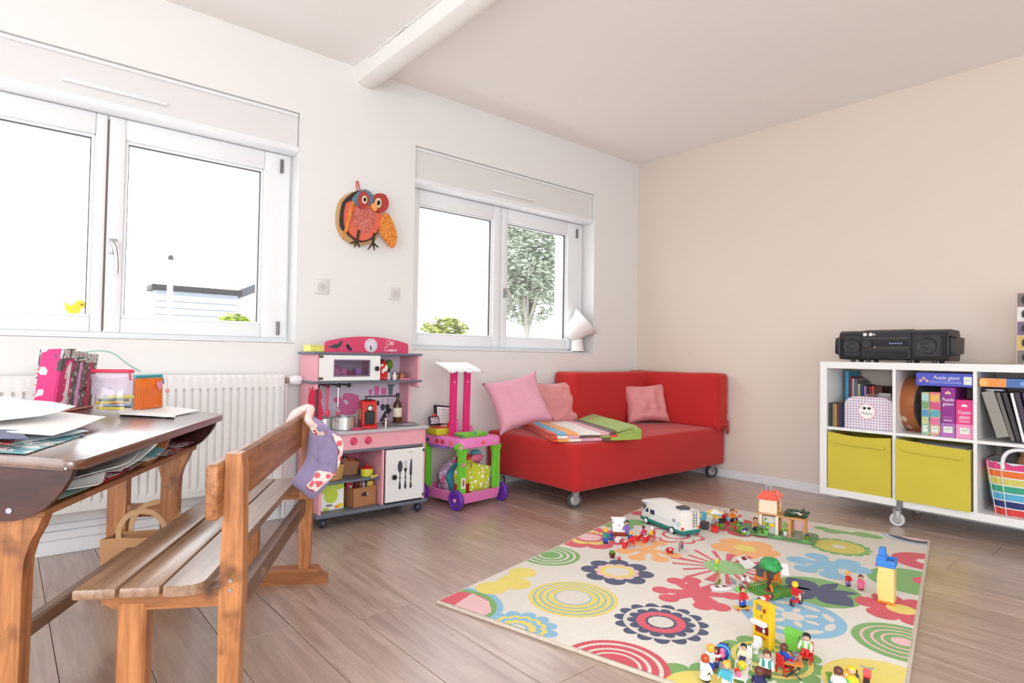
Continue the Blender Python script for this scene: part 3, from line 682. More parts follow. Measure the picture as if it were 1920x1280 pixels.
# big crumpled sheets spilling from the shelf
for s, n, z, rx, ry, rz, w_, l_, lab in ((-3.14, -2.635, .548, -.55, .10, .15, .20, .16, 'creased white sheet spilling out of the desk shelf near its end'), (-3.02, -2.63, .552, -.45, -.2, -.3, .14, .13, 'bent white sheet with a dog-eared corner hanging from the desk shelf'), (-3.22, -2.645, .528, -.4, .15, .3, .14, .12, 'white torn-edged sheet hanging lowest from the desk shelf'), (-2.92, -2.64, .55, -.25, .05, .1, .16, .12, 'printed sheet poking out of the shelf before the divider')):
 sheet('paper_sheet', lab, 'paper', sn(s, n, z), (rx + .3, ry, DA + rz), w_, l_, PAPER if 'printed' not in lab else PRINT[1], curl=.02, group='papers spilling from the desk shelf', seed=int(abs(s * 100)))
# paper carrier bag between desk and bench
def bag():
 c = sn(-2.497, -2.752)
 t = thing('paper_bag', 'brown paper carrier bag with flat handles standing between desk and bench', 'bag', c, DA - pi / 2)
 KR = mat('kraft_paper', (186, 140, 98), .8, var=.10, scale=14, bump=.35, bscale=9)
 w_, d_, h_ = .25, .09, .222
 b = MB()
 def wall(u, v):
  a = u * 4; k = int(a) % 4; fq = a - int(a)
  pts = ((-w_ / 2, -d_ / 2), (w_ / 2, -d_ / 2), (w_ / 2, d_ / 2), (-w_ / 2, d_ / 2), (-w_ / 2, -d_ / 2))
  p, q = pts[k], pts[k + 1]; x = p[0] + (q[0] - p[0]) * fq; y = p[1] + (q[1] - p[1]) * fq
  if k in (1, 3): x *= 1 - .16 * v * (1 - abs(2 * fq - 1))
  wv = .010 * nz((x * 14, y * 14, v * 3), 1, 5)
  return (x * (1 + .04 * v) + wv, y * (1 + .1 * v) + wv * v, v * h_ + .006 * v * nz((u * 8, 0, 0), 1, 3))
 b.grid(32, 8, wall, closeu=True); solid(b.bm, .0015)
 part('bag_body', b, KR, t, ang=25)
 part('bag_bottom', B((-w_ / 2, -d_ / 2, 0), (w_ / 2, d_ / 2, .003), .001), KR, t)
 for y, lean in ((-d_ / 2, -.01), (d_ / 2, .02)):
  pts = catmull([(-.065, y, h_ - .03), (-.068, y + lean * .3, h_ + .03), (-.035, y + lean, h_ + .075), (.025, y + lean * 1.6, h_ + .08), (.06, y + lean, h_ + .035), (.058, y, h_ - .03)], 5)
  hb = MB(); V = [[hb.bm.verts.new(p + Vector((0, 0, 0))), hb.bm.verts.new(p * 1 + (Vector((0, .002, 0)) + (p - Vector((0, y, h_))).normalized() * .018))] for p in pts]
  for A, C in zip(V, V[1:]): hb.bm.faces.new((A[0], C[0], C[1], A[1]))
  solid(hb.bm, .002)
  part('handle', hb, mat('kraft_handle', (196, 156, 116), .8, var=.05), t)
 rnd = random.Random(5)
 part('crumpled_paper', MB().grid(10, 6, lambda u, v: ((u - .5) * w_ * .88, (v - .5) * d_ * .88, h_ * .78 + .04 * nz((u * 4, v * 4, 1), 1, 9))), KR, t)
bag()
# Christmas stocking hung over the far end of the backrest
def stocking():
 P0 = sn(-2.47, -2.195, .60); vd = (P0 - CAM); vd.z = 0; vd.normalize(); rt = Vector((vd.y, -vd.x, 0))
 def pj(u, v, off=0.0):
  d = ray(u, v); k = (P0 - CAM).dot(vd) / d.dot(vd); return CAM + d * k - vd * off
 t = thing('christmas_stocking', 'lilac patchwork stocking hung over the far end of the bench backrest', 'stocking', P0)
 def sub_(p): return p - P0
 out = [(582, 800), (600, 806), (618, 818), (641, 828), (640, 852), (634, 872), (626, 892), (606, 918), (586, 936), (566, 922), (547, 906), (556, 890), (571, 864), (576, 835)]
 def puff(name, out, m, th=.02, off=0.0):
  o2 = [(p.x, p.y) for p in catmull([(a, b, 0) for a, b in out], 4, True)]
  cx = sum(p[0] for p in o2) / len(o2); cy = sum(p[1] for p in o2) / len(o2)
  b = MB(); rings = []
  for k, (sc, dp) in enumerate(((1, 0), (.93, .45), (.75, .8), (.45, .97), (.0, 1))):
   r_ = []
   for (u, v) in o2:
    wr = .005 * nz((u * .05, v * .05, k), 1, 4)
    r_.append(b.bm.verts.new(sub_(pj(cx + (u - cx) * sc, cy + (v - cy) * sc, off + th * dp + wr * dp))))
   rings.append(r_)
  for A, C in zip(rings, rings[1:]):
   n = len(A)
   for i in range(n):
    try: b.bm.faces.new((A[i], A[(i + 1) % n], C[(i + 1) % n], C[i]))
    except ValueError: pass
  back = [b.bm.verts.new(sub_(pj(u, v, off - .004))) for u, v in o2]
  n = len(back)
  for i in range(n): b.bm.faces.new((rings[0][i], back[i], back[(i + 1) % n], rings[0][(i + 1) % n]))
  b.bm.faces.new(back)
  bmesh.ops.remove_doubles(b.bm, verts=b.bm.verts, dist=1e-5)
  return part(name, b, m, t, ang=60)
 LIL = mat('stocking_lilac', (150, 136, 172), .9, var=.08, scale=40, bump=.3, bscale=160, sheen=.3)
 puff('leg', out, LIL)
 PD = spots('patch_dots', (240, 226, 218), ((224, 96, 110), (232, 150, 168), (214, 70, 90)), 42, .45, .97)
 puff('patch', [(594, 880), (620, 884), (628, 888), (606, 908), (590, 920), (574, 910), (586, 896)], PD, .008, .019)
 puff('cuff_patch', [(580, 800), (592, 802), (602, 812), (612, 808), (604, 816), (588, 812)], spots('patch_flowers', (236, 220, 206), ((200, 70, 70), (236, 190, 140), (120, 60, 70)), 60, .35, .8), .006, .014)
 puff('side_trim', [(622, 812), (642, 822), (642, 850), (632, 880), (634, 850), (636, 832)], PD, .008, .012)
 puff('lining', [(584, 782), (604, 790), (616, 802), (630, 812), (640, 816), (636, 830), (610, 820), (588, 806)], mat('stocking_lining', (158, 140, 180), .9, var=.06, bump=.3, bscale=120), .012, -.004)
 lp_ = MB().tube(catmull([sub_(pj(590, 800)), sub_(pj(578, 786, .01)), sub_(sn(-2.40, -2.24, .648)), sub_(sn(-2.42, -2.29, .630)), sub_(sn(-2.43, -2.31, .590))], 5), [.014] * 11 + [.016] * 10, 8)
 part('hanging_loop', lp_, mat('stocking_loop', (240, 214, 208), .9, var=.05, bump=.3, bscale=60), t)
stocking()
# ------------------------------------------------------------ sofa
RED = mat('sofa_red_cotton', (190, 28, 25), .85, var=.05, scale=8, bump=.12, bscale=300, sheen=.15)
def soft(mb, a, b, bev=.025, cuts=10, amp=.006, fs=6.0, seed=1, wr=0.0):
 a, b = Vector(a), Vector(b); bm2 = bmesh.new(); c = (a + b) / 2; d = b - a
 r = bmesh.ops.create_cube(bm2, size=1)
 for v in bm2.verts: v.co = Vector((v.co.x * d.x, v.co.y * d.y, v.co.z * d.z))
 bmesh.ops.bevel(bm2, geom=bm2.edges[:], offset=bev, segments=3, profile=.5, affect='EDGES')
 for ax in range(3):
  n = max(1, int(cuts * d[ax] / max(d)))
  for i in range(1, n):
   co = Vector(); co[ax] = -d[ax] / 2 + bev + (d[ax] - 2 * bev) * i / n; no = Vector(); no[ax] = 1
   bmesh.ops.bisect_plane(bm2, geom=bm2.verts[:] + bm2.edges[:] + bm2.faces[:], plane_co=co, plane_no=no)
 bm2.normal_update()
 mv = {}
 for v in bm2.verts:
  p = v.co + c
  k = amp * nz(p, fs, seed) + wr * max(0, nz((p.x * 2, p.y * 2, p.z * 14), 1.6, seed + 3))
  mv[v.index] = v.normal * k
 for v in bm2.verts: v.co = v.co + mv[v.index] + c
 me = bpy.data.meshes.new('tmp'); bm2.to_mesh(me); bm2.free(); n0 = len(mb.bm.faces); mb.bm.from_mesh(me); bpy.data.meshes.remove(me)
 mb.bm.faces.ensure_lookup_table()
 for f in mb.bm.faces[n0:]: f.material_index = mb.cur
 return mb
def caster(parent, loc, r=.036, w_=.022, ang=0.0, tyre=None, plate=True, htop=None):
 x, y, z = loc; M = T(x, y, 0) @ RZ(ang)
 b = MB(); b.use(tyre or RUBBER)
 prof = [(r * .62, -w_ / 2), (r * .93, -w_ / 2), (r, -w_ * .3), (r, w_ * .3), (r * .93, w_ / 2), (r * .62, w_ / 2)]
 b.lathe(prof, (0, 0, 0), 24, M @ T(0, 0, r) @ RX(pi / 2))
 wb = part('caster', b, None, parent)
 c = MB().lathe([(0, -w_ * .42), (r * .3, -w_ * .5), (r * .62, -w_ * .38), (r * .62, w_ * .38), (r * .3, w_ * .5), (0, w_ * .42)], (0, 0, 0), 24, M @ T(0, 0, r) @ RX(pi / 2))
 part('wheel_disc', c, mat('caster_disc', (176, 174, 172), .4, .3), wb)
 f = MB(); top = htop or r * 2 + .012
 for sg in (-1, 1):
  f.prism([(-.007, r - .006), (.007, r - .006), (r * .55, top - .006), (r * .55, top), (-.018, top), (-.018, top - .006)], lambda a, q: M @ Vector((a, sg * (w_ / 2 + .002), q)), lambda a, q: M @ Vector((a, sg * (w_ / 2 + .005), q)))
 f.box((-.02, -w_ / 2 - .005, top - .004), (r * .6, w_ / 2 + .005, top), M=M)
 f.cyl(M @ Vector((0, -w_ / 2 - .008, r)), M @ Vector((0, w_ / 2 + .008, r)), .005, n=10)
 part('fork', f, STEEL, wb)
def sofa():
 t = thing('sofa', 'red fabric-covered corner sofa on casters against both walls', 'sofa', (-.82, -.43, 0))
 o = Vector((.82, .43, 0))
 def q(a, b): return Vector(a) + o, Vector(b) + o
 part('seat_base', soft(MB(), *q((-1.595, -.825, .098), (-.025, -.025, .368)), .022, 24, .006, 3, 1, .004), RED, t, ang=60)
 part('backrest', soft(MB(), *q((-.985, -.235, .360), (-.03, -.022, .752)), .03, 18, .007, 4, 2, .004), RED, t, ang=60)
 part('armrest', soft(MB(), *q((-.175, -.848, .360), (-.020, -.035, .757)), .03, 18, .007, 4, 3, .006), RED, t, ang=60)
 # cover gathered in loose folds at the foot of the armrest
 b = MB();
 for i in range(5):
  z = .372 + .012 * i
  b.tube(catmull([Vector((-.17 + .01 * i, -.845, z - .01)) + o, Vector((-.11, -.858 - .004 * (i % 2), z + .012 * sin(i))) + o, Vector((-.05, -.856, z - .022 + .004 * i)) + o, Vector((-.022, -.838, z - .05)) + o], 4), .0075, 6)
 part('cover_folds', b, RED, t, ang=60)
 for x, y, a in ((-1.535, -.765, -.45), (-.085, -.75, -.5), (-1.54, -.09, -.3), (-.09, -.09, -.6)):
  caster(t, (x + o.x, y + o.y, 0), .044, .028, a, RUBBER, htop=.101)
sofa()
def pillow(name, label, loc, rot, w_, h_, th, m, seed, wr=.012, knot=0.0, group='cushions on the red sofa'):
 b = MB(); n = 18
 def f(sg):
  def g(u, v):
   x, y = 2 * u - 1, 2 * v - 1
   e = (1 - x ** 4) * (1 - y ** 4)
   px = x * (1 - .15 * (1 - y * y) * x * x); py = y * (1 - .15 * (1 - x * x) * y * y)
   t_ = th * (max(e, 0) ** .55)
   wv = wr * (nz((x * 2.2, y * 2.2, sg), 1, seed) + .6 * nz((x * 5 + y * 2, y * 4, sg), 1, seed + 2)) * min(1, e * 1.6)
   return (px * w_ / 2, py * h_ / 2, sg * (t_ / 2) + wv * sg)
  return g
 b.grid(n, n, f(1)); b.grid(n, n, f(-1)); bmesh.ops.remove_doubles(b.bm, verts=b.bm.verts, dist=1e-4)
 o = b.obj(name, m, None, loc, tuple(rot), ang=80); return tag(o, label, 'cushion', group)
PKA = spots('cushion_check', (224, 160, 178), ((216, 148, 168), (228, 168, 184), (222, 158, 176)), 220, .3, .6, .9); PKB = mat('cushion_pink_satin', (224, 146, 148), .6, var=.05, scale=12, sheen=.3, bump=.2, bscale=24)
def face(loc, yaw, lean, roll):
 """cushion standing on edge: normal turned towards yaw, leaning back by lean"""
 return (RZ(yaw) @ RX(pi / 2 - lean) @ RZ(roll)).to_euler()
c = aty(972, 747, -.30); pillow('cushion', 'large pale pink checked cushion leaning on the wall at the left end of the sofa', (c.x, c.y, .365 + .205), face(None, -.42, .45, .24), .38, .355, .13, PKA, 3, .010)
c = aty(1043, 742, -.14); pillow('cushion', 'rose pink cushion wedged behind the large one beside the sofa backrest', (c.x, c.y, .365 + .165), face(None, -.25, .25, .06), .33, .33, .11, PKB, 8, .022)
c = atz(1231, 786, .37); pillow('cushion', 'small crumpled pink cushion in the inner corner by the armrest', (-.30, -.325, .365 + .150), face(None, -.55, .32, .05), .35, .31, .13, PKB, 14, .030)
# folded striped blanket
def blanket():
 P = [atz(990, 795, .385), atz(1068, 830, .385), atz(1172, 826, .385), atz(1080, 780, .385)]
 c = sum((Vector(p) for p in P), Vector()) / 4; c.z = .370
 ax = (P[1] - P[0]); La = ax.length; ax.normalize(); bx_ = (P[3] - P[0]); Lb = (bx_ - ax * bx_.dot(ax)).length
 yaw = atan2(ax.y, ax.x)
 t = thing('blanket', 'folded multicoloured striped blanket lying on the front of the sofa seat', 'blanket', (c.x, c.y, .370), yaw)
 cols = [((222, 74, 44), .05), ((116, 176, 214), .12), ((244, 168, 92), .14), ((240, 236, 230), .24), ((228, 170, 184), .10), ((108, 84, 72), .08), ((156, 176, 84), .27)]
 ms = [mat('blanket_%d' % i, c_, .95, var=.08, scale=80, bump=.4, bscale=220, sheen=.2) for i, (c_, _) in enumerate(cols)]
 Lb *= 1.02
 sh = .72
 for lay in range(3):
  e = 0;
  for i, (c_, wd) in enumerate(cols):
   b = MB(); v0, v1 = e, e + wd; e = v1
   def f(u, v, top=1):
    vv = v0 + (v1 - v0) * v
    x = (u - .5) * La * (1 - .04 * lay) + (.012 * sin(vv * 9 + lay)) + (vv - .5) * sh * .0
    y = (vv - .5) * Lb
    lift = .030 * max(0, vv - .62) / .38 * (1.3 if i == 6 else 1)
    z = .004 + lay * .014 + .005 * nz((u * 3, vv * 4, lay), 1, 6) + lift + (.012 if top else 0)
    if lay == 0 and not top: z = .002 + lift * .2
    return (x, y, z)
   b.grid(8, 4, lambda u, v: f(u, v, 1)); b.grid(8, 4, lambda u, v: f(u, v, 0))
   for uu in (0, 1): b.grid(4, 1, lambda p, q: f(uu, p, q))
   if i in (0, 6):
    vv_ = 0 if i == 0 else 1
    b.grid(8, 1, lambda p, q: f(p, vv_, q))
   bmesh.ops.remove_doubles(b.bm, verts=b.bm.verts, dist=1e-4)
   part('stripe', b, ms[i] if lay == 2 or i in (0, 6) else ms[(i + lay + 1) % 7], t, ang=80, label=('olive green stripe' if i == 6 else None))
 # rolled fold along the far side
 part('fold', MB().tube([((u - .5) * La, Lb * .47, .052 + .004 * sin(u * 7)) for u in [k / 8 for k in range(9)]], .020, 10), ms[6], t, ang=80)
blanket()
# lamp on the second window's sill
def spot():
 c = aty(1082, 661, .055)
 t = thing('table_lamp', 'white projector-shaped table lamp on the sill of the second window', 'lamp', (c.x, .055, W2[2] + .006))
 LW = mat('lamp_white', (236, 232, 230), .4, var=.01)
 part('base_ring', MB().cyl((0, 0, 0), (0, 0, .007), .046, .046, 22), mat('lamp_base_dark', (56, 54, 54), .5), t)
 part('stand', MB().lathe([(0, .007), (.055, .007), (.050, .02), (.043, .08), (.040, .10), (0, .10)], n=26), LW, t)
 M = T(-.02, .0, .170) @ Vector((.56, -.50, .66)).to_track_quat('Z', 'Y').to_matrix().to_4x4()
 part('shade', MB().lathe([(.0, -.085), (.03, -.080), (.060, -.060), (.078, -.02), (.095, .05), (.12, .10), (.118, .102), (.09, .05), (.07, -.015)], (0, 0, 0), 30, M), LW, t, ang=60)
 part('rim', MB().lathe([(.116, .098), (.122, .099), (.122, .105), (.116, .104)], (0, 0, 0), 30, M), mat('lamp_rim', (206, 206, 200), .4), t)
 part('bulb', MB().sph((0, 0, 0), .03, M=M), PVC, t)
 part('cord', MB().tube(catmull([(-.045, 0, .004), (-.09, -.01, .003), (-.13, .02, .003), (-.12, .04, .003)], 4), .002, 6), PVC, t)
spot()
# wall owl
def owl():
 t = thing('wall_owl', 'red and orange fabric owl hanging on the wall between the windows', 'wall decoration', (aty(688, 405, 0).x, 0, aty(688, 405, 0).z))
 ox, oz = t.location.x, t.location.z
 def W(px, py): p = aty(610 + px / 7.527, 320 + py / 7.527, -.03); return (p.x - ox, p.z - oz)
 def slab(name, pts, y, th, m, smooth=3, lab=None, puff=0.0):
  o2 = [W(*p) for p in pts]
  if smooth: o2 = [(p.x, p.y) for p in catmull([(a, b, 0) for a, b in o2], smooth, True)]
  b = MB().prism(o2, lambda a, c: (a, y, c), lambda a, c: (a, y - th, c));
  return part(name, b, m, t, label=lab)
 F = lambda n, c: mat('felt_' + n, c, .95, var=.08, scale=30, bump=.3, bscale=200)
 slab('backing', [(430, 290), (330, 320), (230, 400), (185, 520), (168, 680), (185, 800), (230, 900), (320, 990), (450, 1045), (560, 1050), (700, 990), (760, 900), (780, 600), (640, 330)], -.002, .014, F('tan', (206, 166, 118)))
 slab('outline', [(440, 285), (350, 340), (260, 430), (225, 560), (212, 700), (225, 800), (300, 870), (400, 960), (520, 1005), (640, 970), (740, 870), (760, 620), (660, 350), (540, 275)], -.016, .010, F('charcoal', (66, 54, 52)))
 slab('body', [(320, 440), (280, 520), (262, 650), (275, 790), (350, 900), (430, 960), (520, 990), (610, 960), (700, 880), (740, 760), (770, 620), (690, 480), (540, 420)], -.026, .022, F('coral', (222, 108, 84)), lab='coral body of the owl')
 belly = spots('felt_belly', (200, 104, 92), ((176, 78, 68), (214, 150, 136), (186, 88, 78)), 62, .28, .62, .95)
 slab('belly_patch', [(385, 560), (360, 680), (400, 800), (500, 880), (600, 860), (660, 760), (690, 640), (640, 540), (500, 540)], -.048, .003, belly)
 slab('forehead', [(345, 420), (440, 310), (540, 275), (640, 345), (665, 440), (600, 490), (540, 500), (450, 520), (400, 490)], -.046, .010, F('slate_blue', (98, 128, 142)), 2)
 RD = F('brick_red', (176, 66, 62))
 slab('eye_patch', [(480, 305), (430, 400), (430, 480), (470, 550), (540, 520), (585, 440), (570, 360), (520, 310)], -.052, .010, RD)
 slab('eye_patch', [(700, 335), (650, 380), (650, 460), (660, 540), (720, 600), (800, 590), (850, 520), (850, 430), (800, 350)], -.046, .018, RD)
 for cx, cy, r in ((512, 425, 46), (705, 470, 56)):
  o_ = slab('eye', [(cx + r * .8 * cos(a), cy + r * 1.25 * sin(a)) for a in [k * pi / 8 for k in range(16)]], -.064, .004, F('cream', (226, 212, 176)), 0)
  q = [W(cx + r * .38 * cos(a), cy + r * .62 * sin(a)) for a in [k * pi / 6 for k in range(12)]]
  part('pupil', MB().prism(q, lambda a, c: (a, -.068, c), lambda a, c: (a, -.072, c)), F('black', (40, 34, 32)), o_)
 slab('beak', [(600, 500), (650, 470), (690, 520), (660, 590), (620, 560)], -.060, .016, F('beak', (238, 164, 96)), 2)
 WG = spots('felt_wing', (226, 140, 60), ((188, 92, 44), (238, 168, 96), (206, 112, 48)), 75, .34, .70, .95)
 slab('wing', [(370, 440), (350, 560), (300, 780), (230, 960), (218, 970), (255, 800), (300, 600), (330, 480)], -.050, .010, WG, 2, 'orange scalloped left wing')
 slab('wing', [(830, 600), (900, 680), (950, 800), (980, 930), (960, 1050), (925, 1095), (850, 1040), (770, 930), (730, 840), (740, 720), (780, 640)], -.046, .012, WG, 2, 'orange scalloped right wing')
 FT = F('brown', (62, 48, 46))
 for bx, by, tx, ty, toes in ((450, 850, 425, 1000, ((325, 1030), (390, 1085), (462, 1088))), (665, 890, 650, 1030, ((580, 1115), (672, 1130), (728, 1088)))):
  P3 = lambda x, y, d: Vector((W(x, y)[0], -d, W(x, y)[1]))
  b = MB().tube([P3(bx, by, .052), P3(tx, ty, .05)], [.0078, .0065], 8)
  for e in toes: b.tube([P3(tx, ty - 10, .05), P3((tx + e[0]) / 2, (ty + e[1]) / 2, .05), P3(*e, .048)], [.006, .005, .003], 7)
  part('foot', b, FT, t)
 P3 = lambda x, y, d: Vector((W(x, y)[0], -d, W(x, y)[1]))
 part('hanging_loop', MB().tube([P3(455, 300, .03), P3(460, 200, .012), P3(470, 130, .006), P3(485, 135, .006), P3(495, 210, .012), P3(500, 290, .03)], .0028, 7), mat('loop_red', (200, 40, 40), .7), t)
 part('nail', MB().cyl((W(475, 140)[0], 0, W(475, 140)[1]), (W(475, 140)[0], -.012, W(475, 140)[1]), .003), STEEL, t)
owl()

# ------------------------------------------------------------ play kitchen
def tri(b, pts, f0, f1): return b.prism(pts, f0, f1)
KP = mat('kitchen_pink', (236, 168, 180), .45, var=.02); KG = mat('kitchen_slate', (104, 112, 126), .45, var=.03); KR = mat('kitchen_raspberry', (214, 70, 108), .45, var=.02)
KB = mat('kitchen_backboard', (218, 206, 224), .5, var=.02); KW = mat('kitchen_white', (236, 236, 236), .4, var=.01); KDP = mat('kitchen_rose', (206, 106, 136), .45, var=.02)
INK = mat('print_dark', (62, 66, 78), .5); INKP = mat('print_pink', (222, 108, 164), .5, var=.02)
KX, KY = -2.556, -.185
def kitchen():
 t = thing('play_kitchen', 'pink wooden play kitchen with arched clock sign and white doors, against the window wall', 'play kitchen', (KX, KY, 0))
 def W(p): return Vector(p) - Vector((KX, KY, 0))
 def bx(name, a, b, m, bev=.0015, par=t, lab=None): return part(name, MB().box(W(a), W(b), bev), m, par, label=lab)
 xl, xr = -2.856, -2.256
 bx('base_board', (xl - .014, -.332, .052), (xr + .014, -.04, .070), KG, .003)
 for x in (xl + .03, xr - .03):
  for y in (-.30, -.075):
   c = part('caster', MB().sph(W((x, y, .024)), (.021, .024, .024), 16, 10).cyl(W((x, y, .03)), W((x, y, .053)), .012), mat('caster_navy', (48, 56, 72), .35), t)
 # carcass
 for x, lab in ((xl, None), (xr - .014, None)):
  bx('side_panel', (x, -.320, .070), (x + .014, -.045, .452), KP)
  bx('splash_side', (x, -.155, .468), (x + .014, -.045, .704), KP)
  pr = [(-.045, .704), (-.045, .852), (-.248, .852), (-.248, .680), (-.235, .672), (-.175, .680), (-.155, .704)]
  part('upper_side', MB().prism(pr, lambda y, z: W((x, y, z)), lambda y, z: W((x + .014, y, z))), KP, t)
 bx('backboard', (xl + .014, -.050, .070), (xr - .014, -.042, .452), KDP); bx('backboard', (xl + .014, -.050, .468), (xr - .014, -.042, .852), KB)
 bx('worktop', (xl - .012, -.338, .452), (xr + .012, -.04, .468), mat('worktop_grey', (188, 186, 192), .35, var=.02), .003)
 bx('fascia', (xl + .014, -.322, .372), (xr - .014, -.310, .452), KP)
 bx('shelf_board', (xl + .014, -.322, .358), (xr - .014, -.05, .372), KG)
 bx('divider', (-2.516, -.318, .070), (-2.503, -.05, .358), KP)
 bx('shelf_board', (xl + .014, -.30, .205), (-2.516, -.05, .217), KG)
 bx('upper_shelf', (xl - .014, -.258, .704), (xr + .012, -.042, .716), KG, .003); bx('top_board', (xl - .014, -.258, .850), (xr + .012, -.042, .862), KG, .003)
 # cupboard door with printed cutlery
 d = bx('cupboard_door', (-2.500, -.333, .080), (-2.272, -.320, .354), KW, .002)
 part('door_knob', MB().lathe([(0, 0), (.006, 0), (.006, .008), (.013, .012), (.014, .018), (.009, .023), (0, .024)], W((-2.458, -.333, .212)), 18, RX(pi / 2)), BLACK, d)
 for z in (.098, .338): part('hinge', MB().box(W((-2.280, -.337, z - .008)), W((-2.268, -.318, z + .008)), .002), mat('hinge_brass', (110, 96, 70), .4, .7), d)
 yf = -.3335
 def pr2(name, pts, m=INK, par=d, y=yf, sm=3):
  if sm: pts = [(p.x, p.y) for p in catmull([(a, b, 0) for a, b in pts], sm, True)]
  part(name, MB().prism(pts, lambda a, b: W((a, y, b)), lambda a, b: W((a, y - .0008, b))), m, par)
 def handle_(cx, z0, z1):
  h = z1 - z0; return [(cx - .003, z1), (cx - .0025, z1 - h * .25), (cx - .005, z1 - h * .35), (cx - .0022, z1 - h * .45), (cx - .0055, z1 - h * .7), (cx - .007, z0 + h * .12), (cx, z0), (cx + .007, z0 + h * .12), (cx + .0055, z1 - h * .7), (cx + .0022, z1 - h * .45), (cx + .005, z1 - h * .35), (cx + .0025, z1 - h * .25), (cx + .003, z1)]
 zt, zb = .292, .140
 pr2('spoon_print', [(-2.418 + .0145 * cos(a), .262 + .031 * sin(a)) for a in [k * pi / 8 for k in range(16)]]); pr2('spoon_print', handle_(-2.418, zb, .236))
 pr2('knife_print', [(-2.352, zt + .006), (-2.3585, .262), (-2.359, .215), (-2.346, .212), (-2.346, .285)]); pr2('knife_print', handle_(-2.352, zb, .216))
 for k in (-1, 0, 1): pr2('fork_print', [(-2.385 + k * .007 - .0016, .290), (-2.385 + k * .007 - .0016, .248), (-2.385 + k * .007 + .0016, .248), (-2.385 + k * .007 + .0016, .290)], mat('print_grey', (190, 190, 194), .5), sm=0)
 pr2('fork_print', [(-2.385 - .009, .250), (-2.385 + .009, .250), (-2.385 + .004, .232), (-2.385 - .004, .232)]); pr2('fork_print', handle_(-2.385, zb, .236))
 part('maker_mark', MB().tube(catmull([W((-2.366, yf, .330)), W((-2.358, yf, .337)), W((-2.354, yf, .330)), W((-2.346, yf, .338)), W((-2.340, yf, .334))], 4), .0012, 5), mat('mark_gold', (180, 150, 80), .4), d)
 # oven knobs
 for u, v in ((663, 827), (690, 825)):
  p = aty(u, v, -.324); part('oven_knob', MB().lathe([(0, 0), (.019, 0), (.020, .004), (.014, .010), (.013, .020), (0, .021)], W((p.x, -.322, p.z)), 20, RX(pi / 2)), KR, t)
 # oven door (upper left)
 dx0, dx1, z0, z1 = xl + .016, -2.505, .718, .848
 wx0, wx1, wz0, wz1 = -2.762, -2.568, .742, .822
 m = MB().box(W((dx0, -.256, z0)), W((wx0, -.246, z1)), .001).box(W((wx1, -.256, z0)), W((dx1, -.246, z1)), .001).box(W((wx0, -.256, z0)), W((wx1, -.246, wz0)), .001).box(W((wx0, -.256, wz1)), W((wx1, -.246, z1)), .001)
 o = part('oven_door', m, KW, t)
 fr = MB()
 for q in (((wx0 - .004, wz0 - .004), (wx0 + .004, wz1 + .004)), ((wx1 - .004, wz0 - .004), (wx1 + .004, wz1 + .004)), ((wx0, wz0 - .004), (wx1, wz0 + .004)), ((wx0, wz1 - .004), (wx1, wz1 + .004))):
  fr.box(W((q[0][0], -.258, q[0][1])), W((q[1][0], -.244, q[1][1])), .002)
 part('window_surround', fr, mat('surround_mauve', (120, 100, 122), .5), o)
 part('window_pane', MB().box(W((wx0, -.252, wz0)), W((wx1, -.250, wz1))), pane_glass('oven_pane', (.93, .88, .95), .05), o)
 part('door_knob', MB().lathe([(0, 0), (.006, 0), (.006, .008), (.012, .012), (.013, .018), (.009, .022), (0, .023)], W((-2.532, -.256, .780)), 18, RX(pi / 2)), BLACK, o)
 for z in (z0 + .012, z1 - .008): part('hinge', MB().box(W((dx0 - .004, -.262, z - .006)), W((dx0 + .018, -.254, z + .006)), .002), MATS['hinge_brass'], o)
 bx('partition', (-2.508, -.24, .716), (-2.500, -.05, .850), KP)
 # arched sign with clock
 p0, p1 = aty(609, 663, -.17), aty(765, 664, -.17); sx0, sx1 = p0.x, p1.x; zb_, ze, za = .862, .918, .950
 pts = [(sx0, zb_), (sx1, zb_), (sx1, ze - .012), (sx1 - .006, ze)]
 for k in range(1, 16):
  f = k / 16; pts.append((sx1 - .006 + (sx0 - sx1 + .012) * f, ze + (za - ze) * (1 - (2 * f - 1) ** 2)))
 pts += [(sx0 + .006, ze), (sx0, ze - .012)]
 s = part('arched_sign', MB().prism(pts, lambda a, b: W((a, -.160, b)), lambda a, b: W((a, -.172, b))), KR, t)
 SW = sx1 - sx0; YS = -.1722
 cx, cz = sx0 + SW * .525, .903
 part('clock_face', MB().cyl(W((cx, YS, cz)), W((cx, YS - .002, cz)), .0375, n=32), mat('clock_white', (226, 216, 226), .5), s)
 for k in range(12):
  a = k * pi / 6; M = T(*W((cx, YS - .0022, cz))) @ RY(a)
  part('hour_mark', MB().box((-.0011, -.0006, .026), (.0011, .0006, .0325 if k % 3 else .034), 0, M=M), INK, s)
 part('clock_hand', MB().box((-.0045, -.001, -.003), (.0045, .001, .020), .001, M=T(*W((cx - .001, YS - .003, cz))) @ RY(pi + .06)), INK, s)
 part('clock_hand', MB().box((-.002, -.001, -.003), (.002, .001, .027), .001, M=T(*W((cx - .001, YS - .0045, cz))) @ RY(pi - .05)), INK, s)
 part('clock_pin', MB().cyl(W((cx, YS - .002, cz)), W((cx, YS - .007, cz)), .004), PVC, s)
 def sg(fx, fz): return (sx0 + SW * fx, zb_ + (za - zb_) * fz)
 def pr3(name, fp, m):
  q = [(p.x, p.y) for p in catmull([(a, b, 0) for a, b in (sg(*f) for f in fp)], 3, True)]
  part(name, MB().prism(q, lambda a, b: W((a, YS, b)), lambda a, b: W((a, YS - .0008, b))), m, s)
